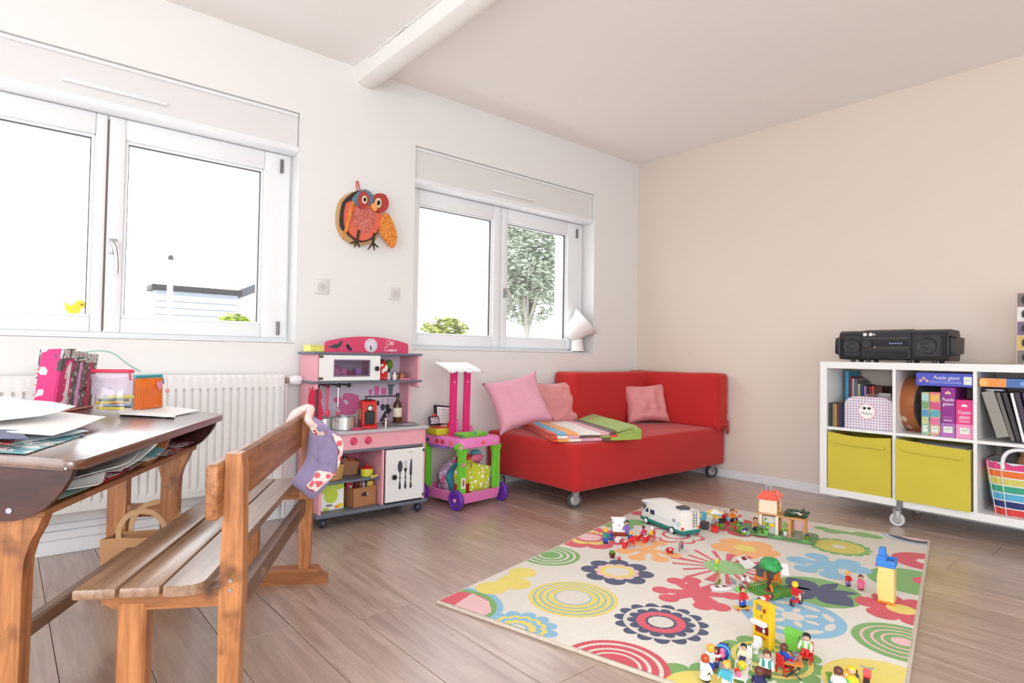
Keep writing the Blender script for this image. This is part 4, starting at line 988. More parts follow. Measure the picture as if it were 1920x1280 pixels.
 pr3('bird_print', [(.03, .30), (.06, .36), (.09, .46), (.13, .50), (.155, .58), (.165, .66), (.18, .68), (.20, .62), (.185, .56), (.18, .44), (.16, .32), (.12, .24), (.08, .26)], INK)
 for a in (.115, .135): pr3('bird_leg_print', [(a, .27), (a + .004, .27), (a + .004, .14), (a - .012, .12), (a, .14)], INK)
 pr3('bird_print', [(.235, .46), (.245, .52), (.255, .50), (.27, .42), (.29, .30), (.305, .14), (.295, .12), (.275, .18), (.255, .20), (.24, .30)], mat('print_navy', (34, 36, 60), .5))
 for a in (.262, .278): pr3('bird_leg_print', [(a, .20), (a + .004, .20), (a + .004, .08), (a + .016, .06), (a, .06)], MATS['print_navy'])
 # handwritten lettering, drawn as strokes in a unit box
 G = {'C': [[(.75, .95), (.85, 1.15), (.55, 1.25), (.15, .85), (.1, .35), (.35, .02), (.7, .15)], [(.55, 1.25), (.3, 1.2), (.35, 1.0)]],
         'o': [[(.3, .55), (.05, .35), (.1, .05), (.3, .0), (.45, .25), (.3, .55), (.55, .45)]], '^': [[(.12, .72), (.3, .92), (.46, .72)]],
         't': [[(.05, .3), (.35, 1.05), (.15, .2), (.25, .0), (.5, .3)], [(.05, .65), (.45, .68)]],
         'e': [[(.05, .25), (.4, .4), (.25, .56), (.08, .3), (.15, .02), (.45, .15)]], "'": [[(.2, .72), (.4, .98)]],
         'u': [[(.05, .5), (.08, .1), (.2, .0), (.42, .3), (.45, .52), (.42, .1), (.6, .1)]], 'i': [[(.05, .3), (.18, .52), (.12, .08), (.22, .0), (.38, .25)], [(.2, .74), (.22, .78)]],
         's': [[(.02, .1), (.28, .55), (.34, .3), (.2, .0), (.02, .08), (.4, .2)]], 'n': [[(.05, .0), (.12, .5), (.14, .2), (.34, .54), (.4, .1), (.58, .15)]]}
 LW_ = mat('sign_white', (240, 230, 236), .5)
 def write(wd, x, z, h):
  for ch in wd:
   adv = {'C': .85, 'o': .5, 't': .45, 'e': .45, 'u': .6, 'i': .38, 's': .42, 'n': .58}.get(ch, 0)
   b = MB()
   gx = x if adv else x - .45 * h
   for st in G[ch]:
    pts = catmull([W((gx + (px + py * .22) * h, YS - .0004, z + py * h)) for px, py in st], 5) if len(st) > 2 else [W((gx + (px + py * .22) * h, YS - .0004, z + py * h)) for px, py in st]
    b.tube(pts, .0011, 5)
   part('letter_print', b, LW_, s)
   x += adv * h
 lx, lz = sg(.71, .52); write("Co^te'", lx, lz, .0215)
 lx, lz = sg(.685, .12); write('Cuisine', lx, lz, .0215)
 # printed rack, pots and mitten on the backboard
 yb = -.0505
 def P_(name, pts, m, sm=0, yb=yb):
  q = [aty(550 + a / 6.4, 610 + b_ / 6.4, yb) for a, b_ in pts]; q = [(p.x, p.z) for p in q]
  if sm: q = [(p.x, p.y) for p in catmull([(a, b_, 0) for a, b_ in q], sm, True)]
  part(name, MB().prism(q, lambda a, b_: W((a, yb, b_)), lambda a, b_: W((a, yb - .0008, b_))), m, t)
 P_('rack_print', [(855, 845), (1250, 835), (1250, 852), (885, 862), (885, 880), (870, 880), (868, 862), (855, 862)], INK)
 for a in ((905, 765, 945, 838), (968, 728, 1030, 836), (1050, 752, 1118, 834)): P_('jar_print', [(a[0], a[1]), (a[2], a[1]), (a[2] - 6, a[3]), (a[0] + 6, a[3])], INKP)
 P_('jug_print', [(1125, 705), (1225, 705), (1195, 740), (1190, 832), (1140, 834), (1140, 740)], KG)
 for cx_ in (910, 962, 1016): P_('cup_print', [(cx_ - 14, 905), (cx_ + 14, 905), (cx_ + 16, 950), (cx_, 962), (cx_ - 16, 950)], INK, 2)
 for cx_ in (1072, 1128): P_('cup_print', [(cx_ - 24, 950), (cx_ + 24, 950), (cx_ + 22, 1005), (cx_, 1020), (cx_ - 22, 1005)], INK, 2); P_('hook_print', [(cx_ - 2, 870), (cx_ + 2, 870), (cx_ + 2, 950), (cx_ - 2, 950)], INK)
 P_('towel_print', [(1030, 1150), (1100, 1020), (1165, 990), (1180, 1020), (1120, 1110), (1070, 1150)], INK)
 P_('mitten_print', [(620, 810), (780, 840), (775, 960), (740, 1060), (560, 1060), (545, 950), (590, 860)], INKP, 2)
 P_('heart_print', [(600, 900), (625, 890), (650, 910), (655, 945), (640, 950), (612, 925)], KB, 2, yb - .0012)
 P_('flower_print', [(480, 880), (540, 850), (570, 870), (560, 920), (500, 925)], INKP, 2, yb - .0004)
 # sink and tap
 sc_ = W((-2.345, -.20, .468))
 part('sink', MB().lathe([(.098, .0), (.100, .005), (.088, .005), (.080, -.001), (.04, -.004), (0, -.004)], sc_ + Vector((0, 0, .001)), 32), mat('sink_metal', (176, 176, 180), .22, 1.0, var=.02), t)
 part('tap', MB().tube(catmull([W((-2.466, -.255, .468)), W((-2.466, -.255, .500)), W((-2.462, -.250, .512)), W((-2.452, -.240, .508))], 4), .010, 10).sph(W((-2.466, -.255, .506)), .013), CHROME, t)
 part('tap', MB().cyl(W((-2.37, -.095, .468)), W((-2.37, -.095, .510)), .008).sph(W((-2.37, -.095, .512)), .010), CHROME, t)
 # hooks
 for u in (595, 615, 635, 654):
  p = aty(u, 724, -.235); part('hook', MB().cyl(W((p.x, -.15, .694)), W((p.x, -.235, .694)), .004).sph(W((p.x, -.237, .694)), (.0115, .008, .0115)), BLACK if u != 615 else mat('hook_maroon', (92, 24, 44), .4), t)
kitchen()
def K(u, v, y): p = aty(u, v, y); return p
# utensils on the hooks
def hang(name, label, u, build, mset, cat='toy utensil'):
 p = aty(u, 724, -.228); t = thing(name, label, cat, (p.x, -.224, .694), group='utensils on the play kitchen hooks'); build(t); return t
def ut1(t):
 m = mat('glove_red', (206, 40, 76), .8, var=.05); pts = [(-.012, .0), (.006, .0), (.020, -.03), (.028, -.06), (.020, -.075), (.032, -.13), (.022, -.178), (-.030, -.178), (-.040, -.14), (-.038, -.06), (-.028, -.02)]
 q = [(p.x, p.y) for p in catmull([(a, b, 0) for a, b in pts], 3, True)]
 part('cloth', MB().prism(q, lambda a, b: (a, .010, b), lambda a, b: (a, -.004, b)), m, t)
 part('binding', MB().box((-.006, -.008, -.172), (.006, -.0035, -.012), .002), DGREY, t)
hang('oven_glove', 'raspberry oven glove with a dark strip on the leftmost hook of the play kitchen', 595, ut1, None, 'oven glove')
def ut2(t):
 m = mat('spoon_red', (222, 66, 96), .4)
 part('handle', MB().tube([(0, 0, -.004), (0, 0, -.12)], [.0065, .0055], 8), m, t); part('bowl', MB().sph((0, -.004, -.140), (.014, .008, .020)), m, t); part('hanging_loop', MB().tube([(.005 * cos(a), 0, .002 + .006 * sin(a)) for a in [k * pi / 5 for k in range(10)]], .0012, 5, True), m, t)
hang('toy_spoon', 'red toy spoon on the second hook of the play kitchen', 615, ut2, None)
def ut3(t):
 part('handle', MB().tube([(0, 0, -.004), (0, 0, -.11)], [.004, .0035], 8), CHROME, t); part('whisk_loop', MB().tube([(.010 * sin(a), 0, -.128 + .020 * cos(a)) for a in [k * pi / 6 for k in range(12)]], .0018, 5, True), CHROME, t)
 part('whisk_ball', MB().sph((0, -.004, -.146), .010), mat('spoon_red', (222, 66, 96), .4), t)
hang('toy_whisk', 'silver toy whisk with a red ball on the third hook of the play kitchen', 635, ut3, None)
# things on and in the kitchen
def atk(u, v, z, y=None): return atz(u, v, z)
t = thing('yellow_box', 'small lemon yellow box on the top left of the play kitchen', 'box', (-2.835, -.145, .862), .25)
part('carton', MB().box((-.032, -.03, 0), (.062, .03, .034), .004), mat('box_lemon', (238, 236, 130), .5), t); part('lid_edge', MB().box((-.033, -.031, .026), (.063, .031, .035), .003), mat('box_lemon2', (226, 222, 96), .5), t)
def pot(loc, r, h, m, name, label, lidm=None, handles=True, cat='toy pot', knobm=None, group=None):
 t = thing(name, label, cat, loc, .4, group)
 part('body', MB().lathe([(0, 0), (r * .94, 0), (r, .004), (r, h), (r * 1.04, h), (r * 1.04, h + .003), (r * .96, h + .002), (r * .95, .005), (0, .004)], n=26), m, t)
 if handles:
  for s in (1, -1): part('handle', MB().tube([(s * r * .98, -.013, h * .72), (s * (r + .018), -.010, h * .74), (s * (r + .018), .010, h * .74), (s * r * .98, .013, h * .72)], .003, 7), m, t)
 if lidm:
  part('lid', MB().lathe([(r * 1.05, h + .002), (r * 1.02, h + .006), (r * .5, h + .014), (0, h + .016)], n=26), lidm, t); part('lid_knob', MB().sph((0, 0, h + .022), .008), knobm or lidm, t)
 return t
ALU = mat('aluminium', (206, 206, 204), .28, .85, var=.03)
pot((-2.70, -.245, .4685), .058, .062, ALU, 'toy_saucepan', 'silver toy saucepan on the play kitchen worktop', None)
pot((-2.775, -.17, .4685), .05, .05, ALU, 'toy_saucepan', 'second silver toy saucepan with lid, behind the stocking on the play kitchen', ALU)
t = thing('toy_pan', 'flat pink toy pan at the front of the play kitchen worktop', 'toy pan', (-2.655, -.300, .4685), .15)
part('dish', MB().lathe([(0, 0), (.026, 0), (.032, .008), (.030, .008), (.025, .003), (0, .002)], n=22), mat('pan_pink', (222, 82, 120), .4), t); part('handle', MB().tube([(.028, 0, .006), (.052, .002, .009)], .004, 7), MATS['pan_pink'], t)
def coffee():
 t = thing('toy_coffee_machine', 'red toy coffee machine with black front on the play kitchen worktop', 'toy coffee machine', (-2.562, -.235, .4685), -.20)
 R = mat('coffee_red', (206, 38, 32), .3, var=.03)
 pr = [(-.055, 0), (.060, 0), (.060, .014), (.036, .020), (.036, .118), (.026, .138), (.004, .146), (-.032, .142), (-.048, .120), (-.055, .06)]
 part('body', MB().prism(pr, lambda a, b: (a * .0 + .038, -a, b), lambda a, b: (-.038, -a, b)), R, t)
 part('spout_front', MB().box((-.026, -.046, .022), (.026, -.030, .088), .003), BLACK, t)
 part('spout_cap', MB().lathe([(0, 0), (.016, 0), (.019, .012), (.012, .022), (0, .024)], (0, -.034, .104), 18, RX(pi / 2)), CHROME, t)
 part('lever', MB().box((-.06, -.004, .128), (-.036, .006, .136), .003, M=RY(.35)), BLACK, t)
 part('capsule_lid', MB().box((-.02, -.024, .144), (.02, .018, .150), .003), DGREY, t)
 part('drip_tray', MB().box((-.036, -.068, .0), (.036, -.036, .016), .004), R, t)
 part('side_grip', MB().box((-.043, -.01, .04), (-.037, .03, .10), .003), mat('grip_tan', (190, 140, 90), .5), t)
coffee()
def bottle(loc, label, h, r, m, capm, labm, name='toy_bottle', group=None):
 t = thing(name, label, 'bottle', loc, 0, group)
 part('glass', MB().lathe([(0, 0), (r * .95, 0), (r, .004), (r, h * .58), (r * .85, h * .66), (r * .36, h * .76), (r * .34, h * .90), (0, h * .90)], n=20), m, t)
 part('cap', MB().lathe([(0, h * .88), (r * .42, h * .88), (r * .42, h), (0, h)], n=16), capm, t)
 part('paper_label', MB().lathe([(r * 1.02, h * .20), (r * 1.03, h * .205), (r * 1.03, h * .50), (r * 1.02, h * .505)], n=20), labm, t); return t
bottle((-2.345, -.165, .475), 'brown toy wine bottle with cream label by the play kitchen sink', .165, .0245, mat('bottle_brown', (74, 48, 24), .2, var=.05), BLACK, mat('label_cream', (226, 216, 196), .6), 'toy_wine_bottle')
# behind the oven pane
t = thing('toy_kettle', 'pink toy teapot behind the oven window of the play kitchen', 'toy teapot', (-2.725, -.16, .7165))
part('body', MB().lathe([(0, 0), (.03, 0), (.040, .02), (.040, .045), (.028, .068), (.012, .078), (0, .08)], n=20), mat('teapot_pink', (214, 130, 168), .4), t); part('spout', MB().tube([(.03, -.01, .03), (.055, -.012, .045), (.062, -.012, .062)], [.009, .007, .005], 8), MATS['teapot_pink'], t)
part('handle', MB().tube([(-.03, -.01, .058), (-.055, -.012, .05), (-.055, -.012, .025), (-.034, -.01, .018)], .004, 7), MATS['teapot_pink'], t)
for i, (x, m_, h_, lab) in enumerate(((-2.665, 'teapot_pink', .06, 'pink toy jug beside the teapot behind the oven window'), (-2.625, (150, 30, 84), .05, 'maroon toy cup at the middle of the oven window'), (-2.580, (164, 118, 190), .062, 'tall lilac toy cup at the right of the oven window'))):
 m = MATS[m_] if isinstance(m_, str) else mat('cup_%d' % i, m_, .4)
 t = thing('toy_cup', lab, 'toy cup', (x, -.15, .7165), 0, 'toy dishes in the oven')
 part('cup', MB().lathe([(0, 0), (.020, 0), (.022, .004), (.025, h_), (.023, h_), (.02, .005), (0, .005)], n=20), m, t); part('handle', MB().tube([(.022, 0, h_ * .8), (.036, 0, h_ * .7), (.036, 0, h_ * .4), (.021, 0, h_ * .3)], .003, 7), m, t)
t = thing('toy_shaker', 'tiny white toy shaker at the front of the oven window', 'toy shaker', (-2.632, -.215, .7165)); part('body', MB().lathe([(0, 0), (.006, 0), (.006, .018), (.004, .024), (0, .026)], n=12), PVC, t); part('cap', MB().sph((0, 0, .026), .004), STEEL, t)
# open compartment, upper right
def gift():
 t = thing('toy_juice_carton', 'red carton with white dots in the open upper compartment of the play kitchen', 'carton', (-2.468, -.205, .7165), .2)
 RD_ = spots('red_dots', (220, 44, 40), ((242, 236, 230), (220, 44, 40), (220, 44, 40)), 34, .30, .9)
 part('carton', MB().box((-.022, -.02, 0), (.022, .02, .092), .006, 2), RD_, t); part('bow', MB().sph((.002, -.022, .055), (.018, .006, .010)).sph((.012, -.022, .066), (.010, .006, .016)), PAPER, t); part('top_fold', MB().prism([(-.02, .092), (.02, .092), (.0, .112)], lambda a, b: (a, -.016, b), lambda a, b: (a, .016, b)), mat('carton_maroon', (140, 30, 40), .5), t)
gift()
for i, (x, y, lab) in enumerate(((-2.43, -.10, 'toy tree with a round green crown half hidden behind the red carton'), (-2.385, -.13, 'toy tree with a round green crown above the jars in the play kitchen'))):
 t = thing('toy_tree', lab, 'toy tree', (x, y, .7165)); part('crown', MB().sph((0, 0, .082), (.022, .022, .028)), mat('toy_green', (100, 146, 40), .7, var=.1), t); part('stem', MB().cyl((0, 0, 0), (0, 0, .06), .008, .006), DGREY, t)
jl = ((-2.425, -.20, (206, 200, 200), 'steel'), (-2.390, -.205, (230, 226, 226), 'white'), (-2.362, -.185, (126, 92, 80), 'brown'), (-2.338, -.195, (186, 110, 78), 'amber'), (-2.315, -.18, (160, 90, 70), 'rust'))
for x, y, c_, nm in jl:
 t = thing('spice_jar', 'small %s spice jar on the upper shelf of the play kitchen' % nm, 'jar', (x, y, .7165), 0, 'spice jars on the play kitchen shelf'); part('jar', MB().lathe([(0, 0), (.012, 0), (.013, .004), (.013, .026), (.010, .030), (0, .030)], n=14), mat('jar_' + nm, c_, .35), t)
 part('lid', MB().cyl((0, 0, .030), (0, 0, .040), .0115), CHROME if nm in ('steel', 'white') else mat('lid_' + nm, tuple(int(k * .75) for k in c_), .4), t)
t = thing('pink_tray', 'narrow pink tray under the amber jars on the play kitchen shelf', 'tray', (-2.335, -.225, .7165)); part('tray', MB().box((-.04, -.012, 0), (.03, .010, .004), .001).box((-.04, -.014, 0), (.03, -.011, .009), .001), mat('tray_pink', (232, 120, 150), .4), t)
# lower shelf
def pbasket(loc, label, w_, d_, h_, rz, m):
 t = thing('paper_basket', label, 'basket', loc, rz, 'paper baskets in the play kitchen'); b = MB()
 def f(u, v):
  a = u * 2 * pi; e = .82 + .22 * v; px = abs(cos(a)) ** .6 * (1 if cos(a) > 0 else -1); py = abs(sin(a)) ** .6 * (1 if sin(a) > 0 else -1)
  return (px * w_ / 2 * e, py * d_ / 2 * e, v * h_ + .006 * v * sin(3 * a) + .003 * nz((u * 9, v * 3, 0), 1, 4))
 b.grid(28, 5, f, closeu=True); solid(b.bm, .002); part('side_wall', b, m, t, ang=60); part('bottom', MB().box((-w_ * .36, -d_ * .36, 0), (w_ * .36, d_ * .36, .003)), m, t); return t
pbasket((-2.755, -.215, .2175), 'tan paper basket with play food on the middle shelf, behind the stocking', .13, .12, .075, .2, mat('basket_tan', (196, 152, 96), .8, var=.06)); pbasket((-2.625, -.14, .2175), 'brown paper basket with play food at the back of the middle shelf', .12, .10, .07, -.1, mat('basket_brown', (166, 116, 86), .8, var=.06))
food = [(-2.785, -.215, .272, .026, (224, 222, 206), 'egg'), (-2.745, -.235, .275, .024, (236, 232, 222), 'egg'), (-2.77, -.18, .285, .022, (58, 78, 44), 'vegetable'), (-2.735, -.175, .29, .020, (48, 40, 40), 'fruit'), (-2.645, -.145, .275, .030, (206, 140, 118), 'bread'), (-2.60, -.13, .275, .024, (220, 104, 50), 'fruit'), (-2.625, -.105, .285, .022, (66, 96, 44), 'vegetable')]
fl_names = {(224, 222, 206): 'grey-white', (236, 232, 222): 'white', (58, 78, 44): 'dark green', (48, 40, 40): 'blackish', (206, 140, 118): 'salmon', (220, 104, 50): 'orange', (66, 96, 44): 'mid green'}
for i, (x, y, z, r, c_, k_) in enumerate(food):
 t = thing('play_' + k_, '%s play %s in the %s basket of the play kitchen' % (fl_names[c_], k_, 'tan' if x < -2.7 else 'brown'), 'toy food', (x, y, z - r), 0, 'play food in the baskets')
 part('body', MB().lathe([(0, 0), (r * .55, r * .12), (r * .95, r * .6), (r, r), (r * .8, r * 1.55), (r * .4, r * 1.92), (0, r * 2)], n=16), mat('food_%d' % i, c_, .5, var=.08), t)
 part('stalk' if k_ != 'egg' else 'tip', MB().cyl((0, 0, r * 1.9), (.003, 0, r * 2.25), r * .14, r * .08, 8), mat('food_stalk', (110, 120, 70), .6) if k_ != 'egg' else MATS['food_%d' % i], t)
pot((-2.565, -.245, .2175), .032, .036, mat('pot_lime', (222, 220, 70), .4), 'toy_pot', 'lime yellow toy pot with red lid on the middle shelf of the play kitchen', mat('pot_red', (200, 44, 40), .4), False)
t = thing('rolling_pin', 'small yellow toy rolling pin poking past the divider of the play kitchen', 'rolling pin', (-2.548, -.306, .224), .5); part('roller', MB().cyl((-.03, 0, 0), (.012, 0, 0), .006), mat('pin_yellow', (236, 206, 120), .5), t); part('handle', MB().cyl((.012, 0, 0), (.022, 0, 0), .003).cyl((-.04, 0, 0), (-.03, 0, 0), .003), MATS['pin_yellow'], t)
# bottom compartment
t = thing('cereal_box', 'white and lime cardboard box with a green disc in the bottom of the play kitchen', 'box', (-2.765, -.215, .070), .0)
part('carton', MB().box((-.068, -.045, 0), (.068, .045, .128), .002), PAPER, t); part('lime_panel', MB().prism([(-.067, .128), (.067, .128), (.067, .105), (0, .090), (-.067, .082)], lambda a, b: (a, -.0452, b), lambda a, b: (a, -.046, b)), mat('box_lime', (190, 214, 90), .5), t)
part('lime_disc', MB().cyl((.0, -.0455, .072), (.0, -.0468, .072), .036, n=28), mat('disc_lime', (190, 212, 70), .5), t); part('yellow_square', MB().box((.040, -.0465, .008), (.062, -.045, .028)), mat('sq_yellow', (240, 214, 40), .5), t); part('orange_square', MB().box((.020, -.0462, .006), (.040, -.045, .022)), mat('sq_orange', (240, 150, 40), .5), t); part('green_square', MB().box((-.040, -.0462, .002), (-.012, -.045, .014)), MATS['disc_lime'], t)
part('barcode', MB().box((-.025, -.0462, .020), (.004, -.045, .030)), mat('barcode_grey', (120, 120, 120), .6), t)
def cbox():
 t = thing('cardboard_box', 'small brown cardboard box with an oval hand hole, full of play groceries', 'box', (-2.602, -.20, .070), .10)
 m = mat('cardboard', (170, 118, 78), .8, var=.05, scale=10); w_, d_, h_ = .070, .085, .098
 for s in (-1, 1): part('side_wall', MB().box((s * w_, -d_, 0), (s * (w_ - .004), d_, h_)), m, t)
 part('back_wall', MB().box((-w_, d_ - .004, 0), (w_, d_, h_)), m, t); part('bottom', MB().box((-w_, -d_, 0), (w_, d_, .003)), m, t)
 part('front_wall', MB().box((-w_, -d_, 0), (w_, -d_ + .004, h_)), m, t)
 o = [(.022 * cos(a) * (1.0), .062 + .010 * sin(a)) for a in [k * pi / 8 for k in range(16)]]
 part('hand_hole', MB().prism(o, lambda a, b: (a, -d_ - .0004, b), lambda a, b: (a, -d_ - .0014, b)), mat('hole_dark', (44, 40, 40), .8), t)  # wall stays solid; the hole's darkness is painted as an oval
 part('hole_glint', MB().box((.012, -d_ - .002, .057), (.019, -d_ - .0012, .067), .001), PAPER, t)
cbox()
gro = [(-.05, -.03, (204, 40, 44), 'red packet', .045), (-.015, .02, (150, 150, 152), 'silver tin', .03), (.005, -.03, (120, 60, 40), 'brown packet', .04), (.03, -.02, (232, 232, 236), 'white packet', .05), (.045, .02, (60, 120, 190), 'blue packet', .045), (.02, .045, (200, 70, 40), 'orange-red packet', .05), (.055, -.04, (226, 190, 70), 'yellow packet', .035)]
for i, (dx, dy, c_, lab, s_) in enumerate(gro):
 t = thing('play_grocery', lab + ' among the play groceries in the cardboard box', 'toy food', (-2.602 + dx, -.20 + dy, .110), .5 * i, 'play groceries in the cardboard box')
 if 'tin' in lab: part('tin', MB().cyl((0, 0, 0), (0, 0, .075), .015), STEEL, t); part('lid', MB().cyl((0, 0, .075), (0, 0, .079), .016), ALU, t)
 else: part('packet', MB().box((-.016, -.010, 0), (.016, .010, .06 + s_ * .6), .004, 2, M=RX(.12 * ((i % 3) - 1))), mat('groc_%d' % i, c_, .4, var=.05), t); part('flash', MB().sph((.0, -.012, .06), (.008, .003, .005), M=RX(.12 * ((i % 3) - 1))), PAPER, t)

# ------------------------------------------------------------ toy trolley
CP = mat('trolley_pink', (236, 128, 196), .35, var=.02); CG = mat('trolley_green', (112, 204, 62), .35, var=.02); CMG = mat('trolley_magenta', (226, 44, 122), .4, var=.03); CPU = mat('trolley_purple', (98, 48, 160), .35, var=.03)
def trolley():
 t = thing('toy_trolley', 'pink and green plastic toy shop trolley with purple wheels, left of the sofa', 'toy trolley', (-2.085, -.430, 0), radians(5.9))
 W_, D_ = .305, .350
 def tray(name, z0, z1, o, m, wall=.010, slope=.012):
  b = MB(); a = rrect(-o, -o, W_ + o, D_ + o, .022, 5);
  ins = lambda p, k: (W_ / 2 + (p[0] - W_ / 2) * (1 - k / (W_ / 2 + o)), D_ / 2 + (p[1] - D_ / 2) * (1 - k / (D_ / 2 + o)))
  rings = [[(ins(p, slope) + (z0,)) for p in a], [(p + (z1 - .003,)) for p in a], [(ins(p, .004) + (z1,)) for p in a], [(ins(p, wall) + (z1,)) for p in a], [(ins(p, wall + .004) + (z1 - .004,)) for p in a], [(ins(p, wall + slope) + (z0 + .006,)) for p in a]]
  V = [[b.bm.verts.new(Vector(p)) for p in r] for r in rings]
  for A, C in zip(V, V[1:]):
   for i in range(len(A)): b.bm.faces.new((A[i], A[(i + 1) % len(A)], C[(i + 1) % len(A)], C[i]))
  b.bm.faces.new(V[0][::-1]); b.bm.faces.new(V[-1]); return part(name, b, m, t, ang=50)
 tray('lower_tray', .030, .088, .006, CP)
 # counter top: closed box with rounded edges
 o = rrect(-.004, -.004, W_ + .004, D_ + .004, .03, 6)
 b = MB(); V = []
 for z, k in ((.338, 0), (.376, 0), (.386, .006), (.390, .016)):
  V.append([b.bm.verts.new((W_ / 2 + (x - W_ / 2) * (1 - k / (W_ / 2)), D_ / 2 + (y - D_ / 2) * (1 - k / (D_ / 2)), z)) for x, y in o])
 for A, C in zip(V, V[1:]):
  for i in range(len(A)): b.bm.faces.new((A[i], A[(i + 1) % len(A)], C[(i + 1) % len(A)], C[i]))
 b.bm.faces.new(V[0][::-1]); b.bm.faces.new(V[-1]); top = part('counter_top', b, CP, t, ang=50)
 # legs: channel section with flared heads
 for x, y in ((0.018, .022), (W_ - .022, .022), (0.018, D_ - .022), (W_ - .022, D_ - .022)):
  lg = MB().prism([(-.022, .05), (.022, .05), (.020, .285), (.034, .325), (.034, .340), (-.034, .340), (-.034, .325), (-.020, .285)], lambda a, c: (x + a, y - .012, c), lambda a, c: (x + a, y + .012, c))
  lo = part('leg', lg, CG, t)
  rim = MB().box((x - .022, y - .016, .09), (x - .017, y + .012, .30), .002).box((x + .017, y - .016, .09), (x + .022, y + .012, .30), .002)
  part('leg_rib', rim, CG, lo)
 part('leg_boss', MB().cyl((-.012, .0, .345), (-.012, .030, .345), .021, n=20), CG, t); part('boss_pin', MB().cyl((-.012, -.004, .345), (-.012, .0, .345), .011, n=16), mat('pin_pink', (240, 160, 190), .4), t)
 part('sticker', MB().cyl((.016, .0062, .245), (.016, .0055, .245), .012, n=16), mat('sticker_rose', (226, 130, 160), .5), t); part('sticker', MB().box((.002, .0052, .115), (.034, .0062, .175), .001), mat('sticker_cream', (238, 226, 222), .5), t); part('sticker_mark', MB().sph((.018, .0048, .146), (.007, .001, .020)), mat('mark_red', (206, 48, 56), .5), t)
 # wheels
 for x, y in ((-.022, .018), (W_ + .022, .018), (-.022, D_ - .02), (W_ + .022, D_ - .02)):
  wb = part('wheel', MB().lathe([(0, -.010), (.040, -.010), (.044, -.013), (.052, -.013), (.055, -.009), (.055, .009), (.052, .013), (.044, .013), (.040, .010), (0, .010)], (x, y, .055), 30, RY(pi / 2)), CPU, t)
  part('hub_cap', MB().sph((x + (-.012 if x < 0 else .012), y, .055), (.005, .011, .011)), MATS['pin_pink'], wb)
 # printed fruit stickers on the apron
 for k, (y, c_) in enumerate(((.30, (66, 84, 96)), (.215, (206, 56, 66)), (.165, (206, 56, 66)), (.095, (232, 120, 80)))): part('fruit_sticker', MB().sph((-.0045, y, .360), (.001, .016, .013)), mat('fruit_%d' % k, c_, .5), top)
 for k, (x, c_) in enumerate(((.07, (226, 160, 190)), (.155, (236, 96, 90)), (.245, (222, 160, 180)))): part('fruit_sticker', MB().sph((x, -.0045, .360), (.017, .001, .011)), mat('fruitb_%d' % k, c_, .5), top)
 # posts and awning
 for x in (.075, .180):
  p = part('post', MB().prism([(-.023, .388), (.023, .388), (.028, .775), (-.018, .775)], lambda a, c: (x + a, .166, c), lambda a, c: (x + a, .180, c)), CMG, t)
  part('post_screw', MB().cyl((x + .004, .166, .70), (x + .004, .163, .70), .004), PAPER, p)
 b = MB(); b.grid(16, 6, lambda u, v: (-.03 + u * .25 + .02 * v, .09 + v * .15, .775 + .040 * v + (.004 * abs(sin(u * pi * 4)) if v < .01 else 0) - ((.006 + .014 * abs(sin(u * pi * 4))) if v < .05 else 0)))
 solid(b.bm, .006); part('awning', b, PVC, t, ang=50)
 part('awning_strut', MB().tube([(.20, .17, .785), (.30, .15, .762)], .004, 7), mat('strut_white', (220, 214, 212), .4), t)
 part('lilac_panel', MB().box((.11, .20, .388), (.15, .212, .475), .006, 2), CP, t); part('lilac_knob', MB().cyl((.26, .22, .388), (.26, .22, .415), .018).sph((.26, .215, .425), .009), CP, t)
 part('purple_drawer', MB().box((.0, .16, .318), (.05, .30, .337), .006, 2), mat('drawer_lilac', (150, 120, 206), .4), t)
trolley()
CM = Matrix.Translation((-2.085, -.430, 0)) @ RZ(radians(5.9))
def cl(x, y, z): return CM @ Vector((x, y, z))
t = thing('toy_tray', 'bright green toy dish on the front of the trolley counter', 'toy dish', cl(.135, .075, .390), radians(2)); b = MB(); o = rrect(-.10, -.045, .10, .05, .02, 5)
V = [[b.bm.verts.new((x * k, y * k, z)) for x, y in o] for z, k in ((0, .8), (.018, 1), (.020, 1), (.018, .93), (.006, .74))]
for A, C in zip(V, V[1:]):
 for i in range(len(A)): b.bm.faces.new((A[i], A[(i + 1) % len(A)], C[(i + 1) % len(A)], C[i]))
b.bm.faces.new(V[0][::-1]); b.bm.faces.new(V[-1]); part('dish', b, CG, t); part('blue_lump', MB().sph((.03, .0, .012), (.010, .008, .008)), mat('lump_blue', (70, 120, 190), .4), t); part('orange_lump', MB().sph((-.02, .01, .010), (.012, .010, .006)), mat('lump_orange', (230, 170, 90), .4), t)
def register():
 t = thing('toy_cash_register', 'olive yellow toy cash register at the back left of the trolley counter', 'toy cash register', cl(.045, .265, .390), radians(0))
 part('body', MB().box((-.05, -.055, 0), (.075, .055, .040), .006, 2), mat('register_olive', (200, 200, 40), .4), t); part('lid', MB().box((-.045, -.05, .040), (.05, .03, .046), .003), mat('register_red', (200, 60, 60), .4), t)
 s = part('display', MB().box((-.052, .0, .055), (.018, .016, .108), .006, 2, M=RX(-.2)), BLACK, t); part('screen', MB().box((-.045, -.002, .062), (.011, .0005, .100), .001, M=RX(-.2)), spots('screen_print', (190, 176, 190), ((120, 60, 60), (226, 226, 226), (110, 140, 180)), 60, .3, .6), s)
 part('red_knob', MB().sph((.062, -.02, .055), (.012, .012, .016)), mat('knob_red', (226, 48, 40), .4), t)
register()
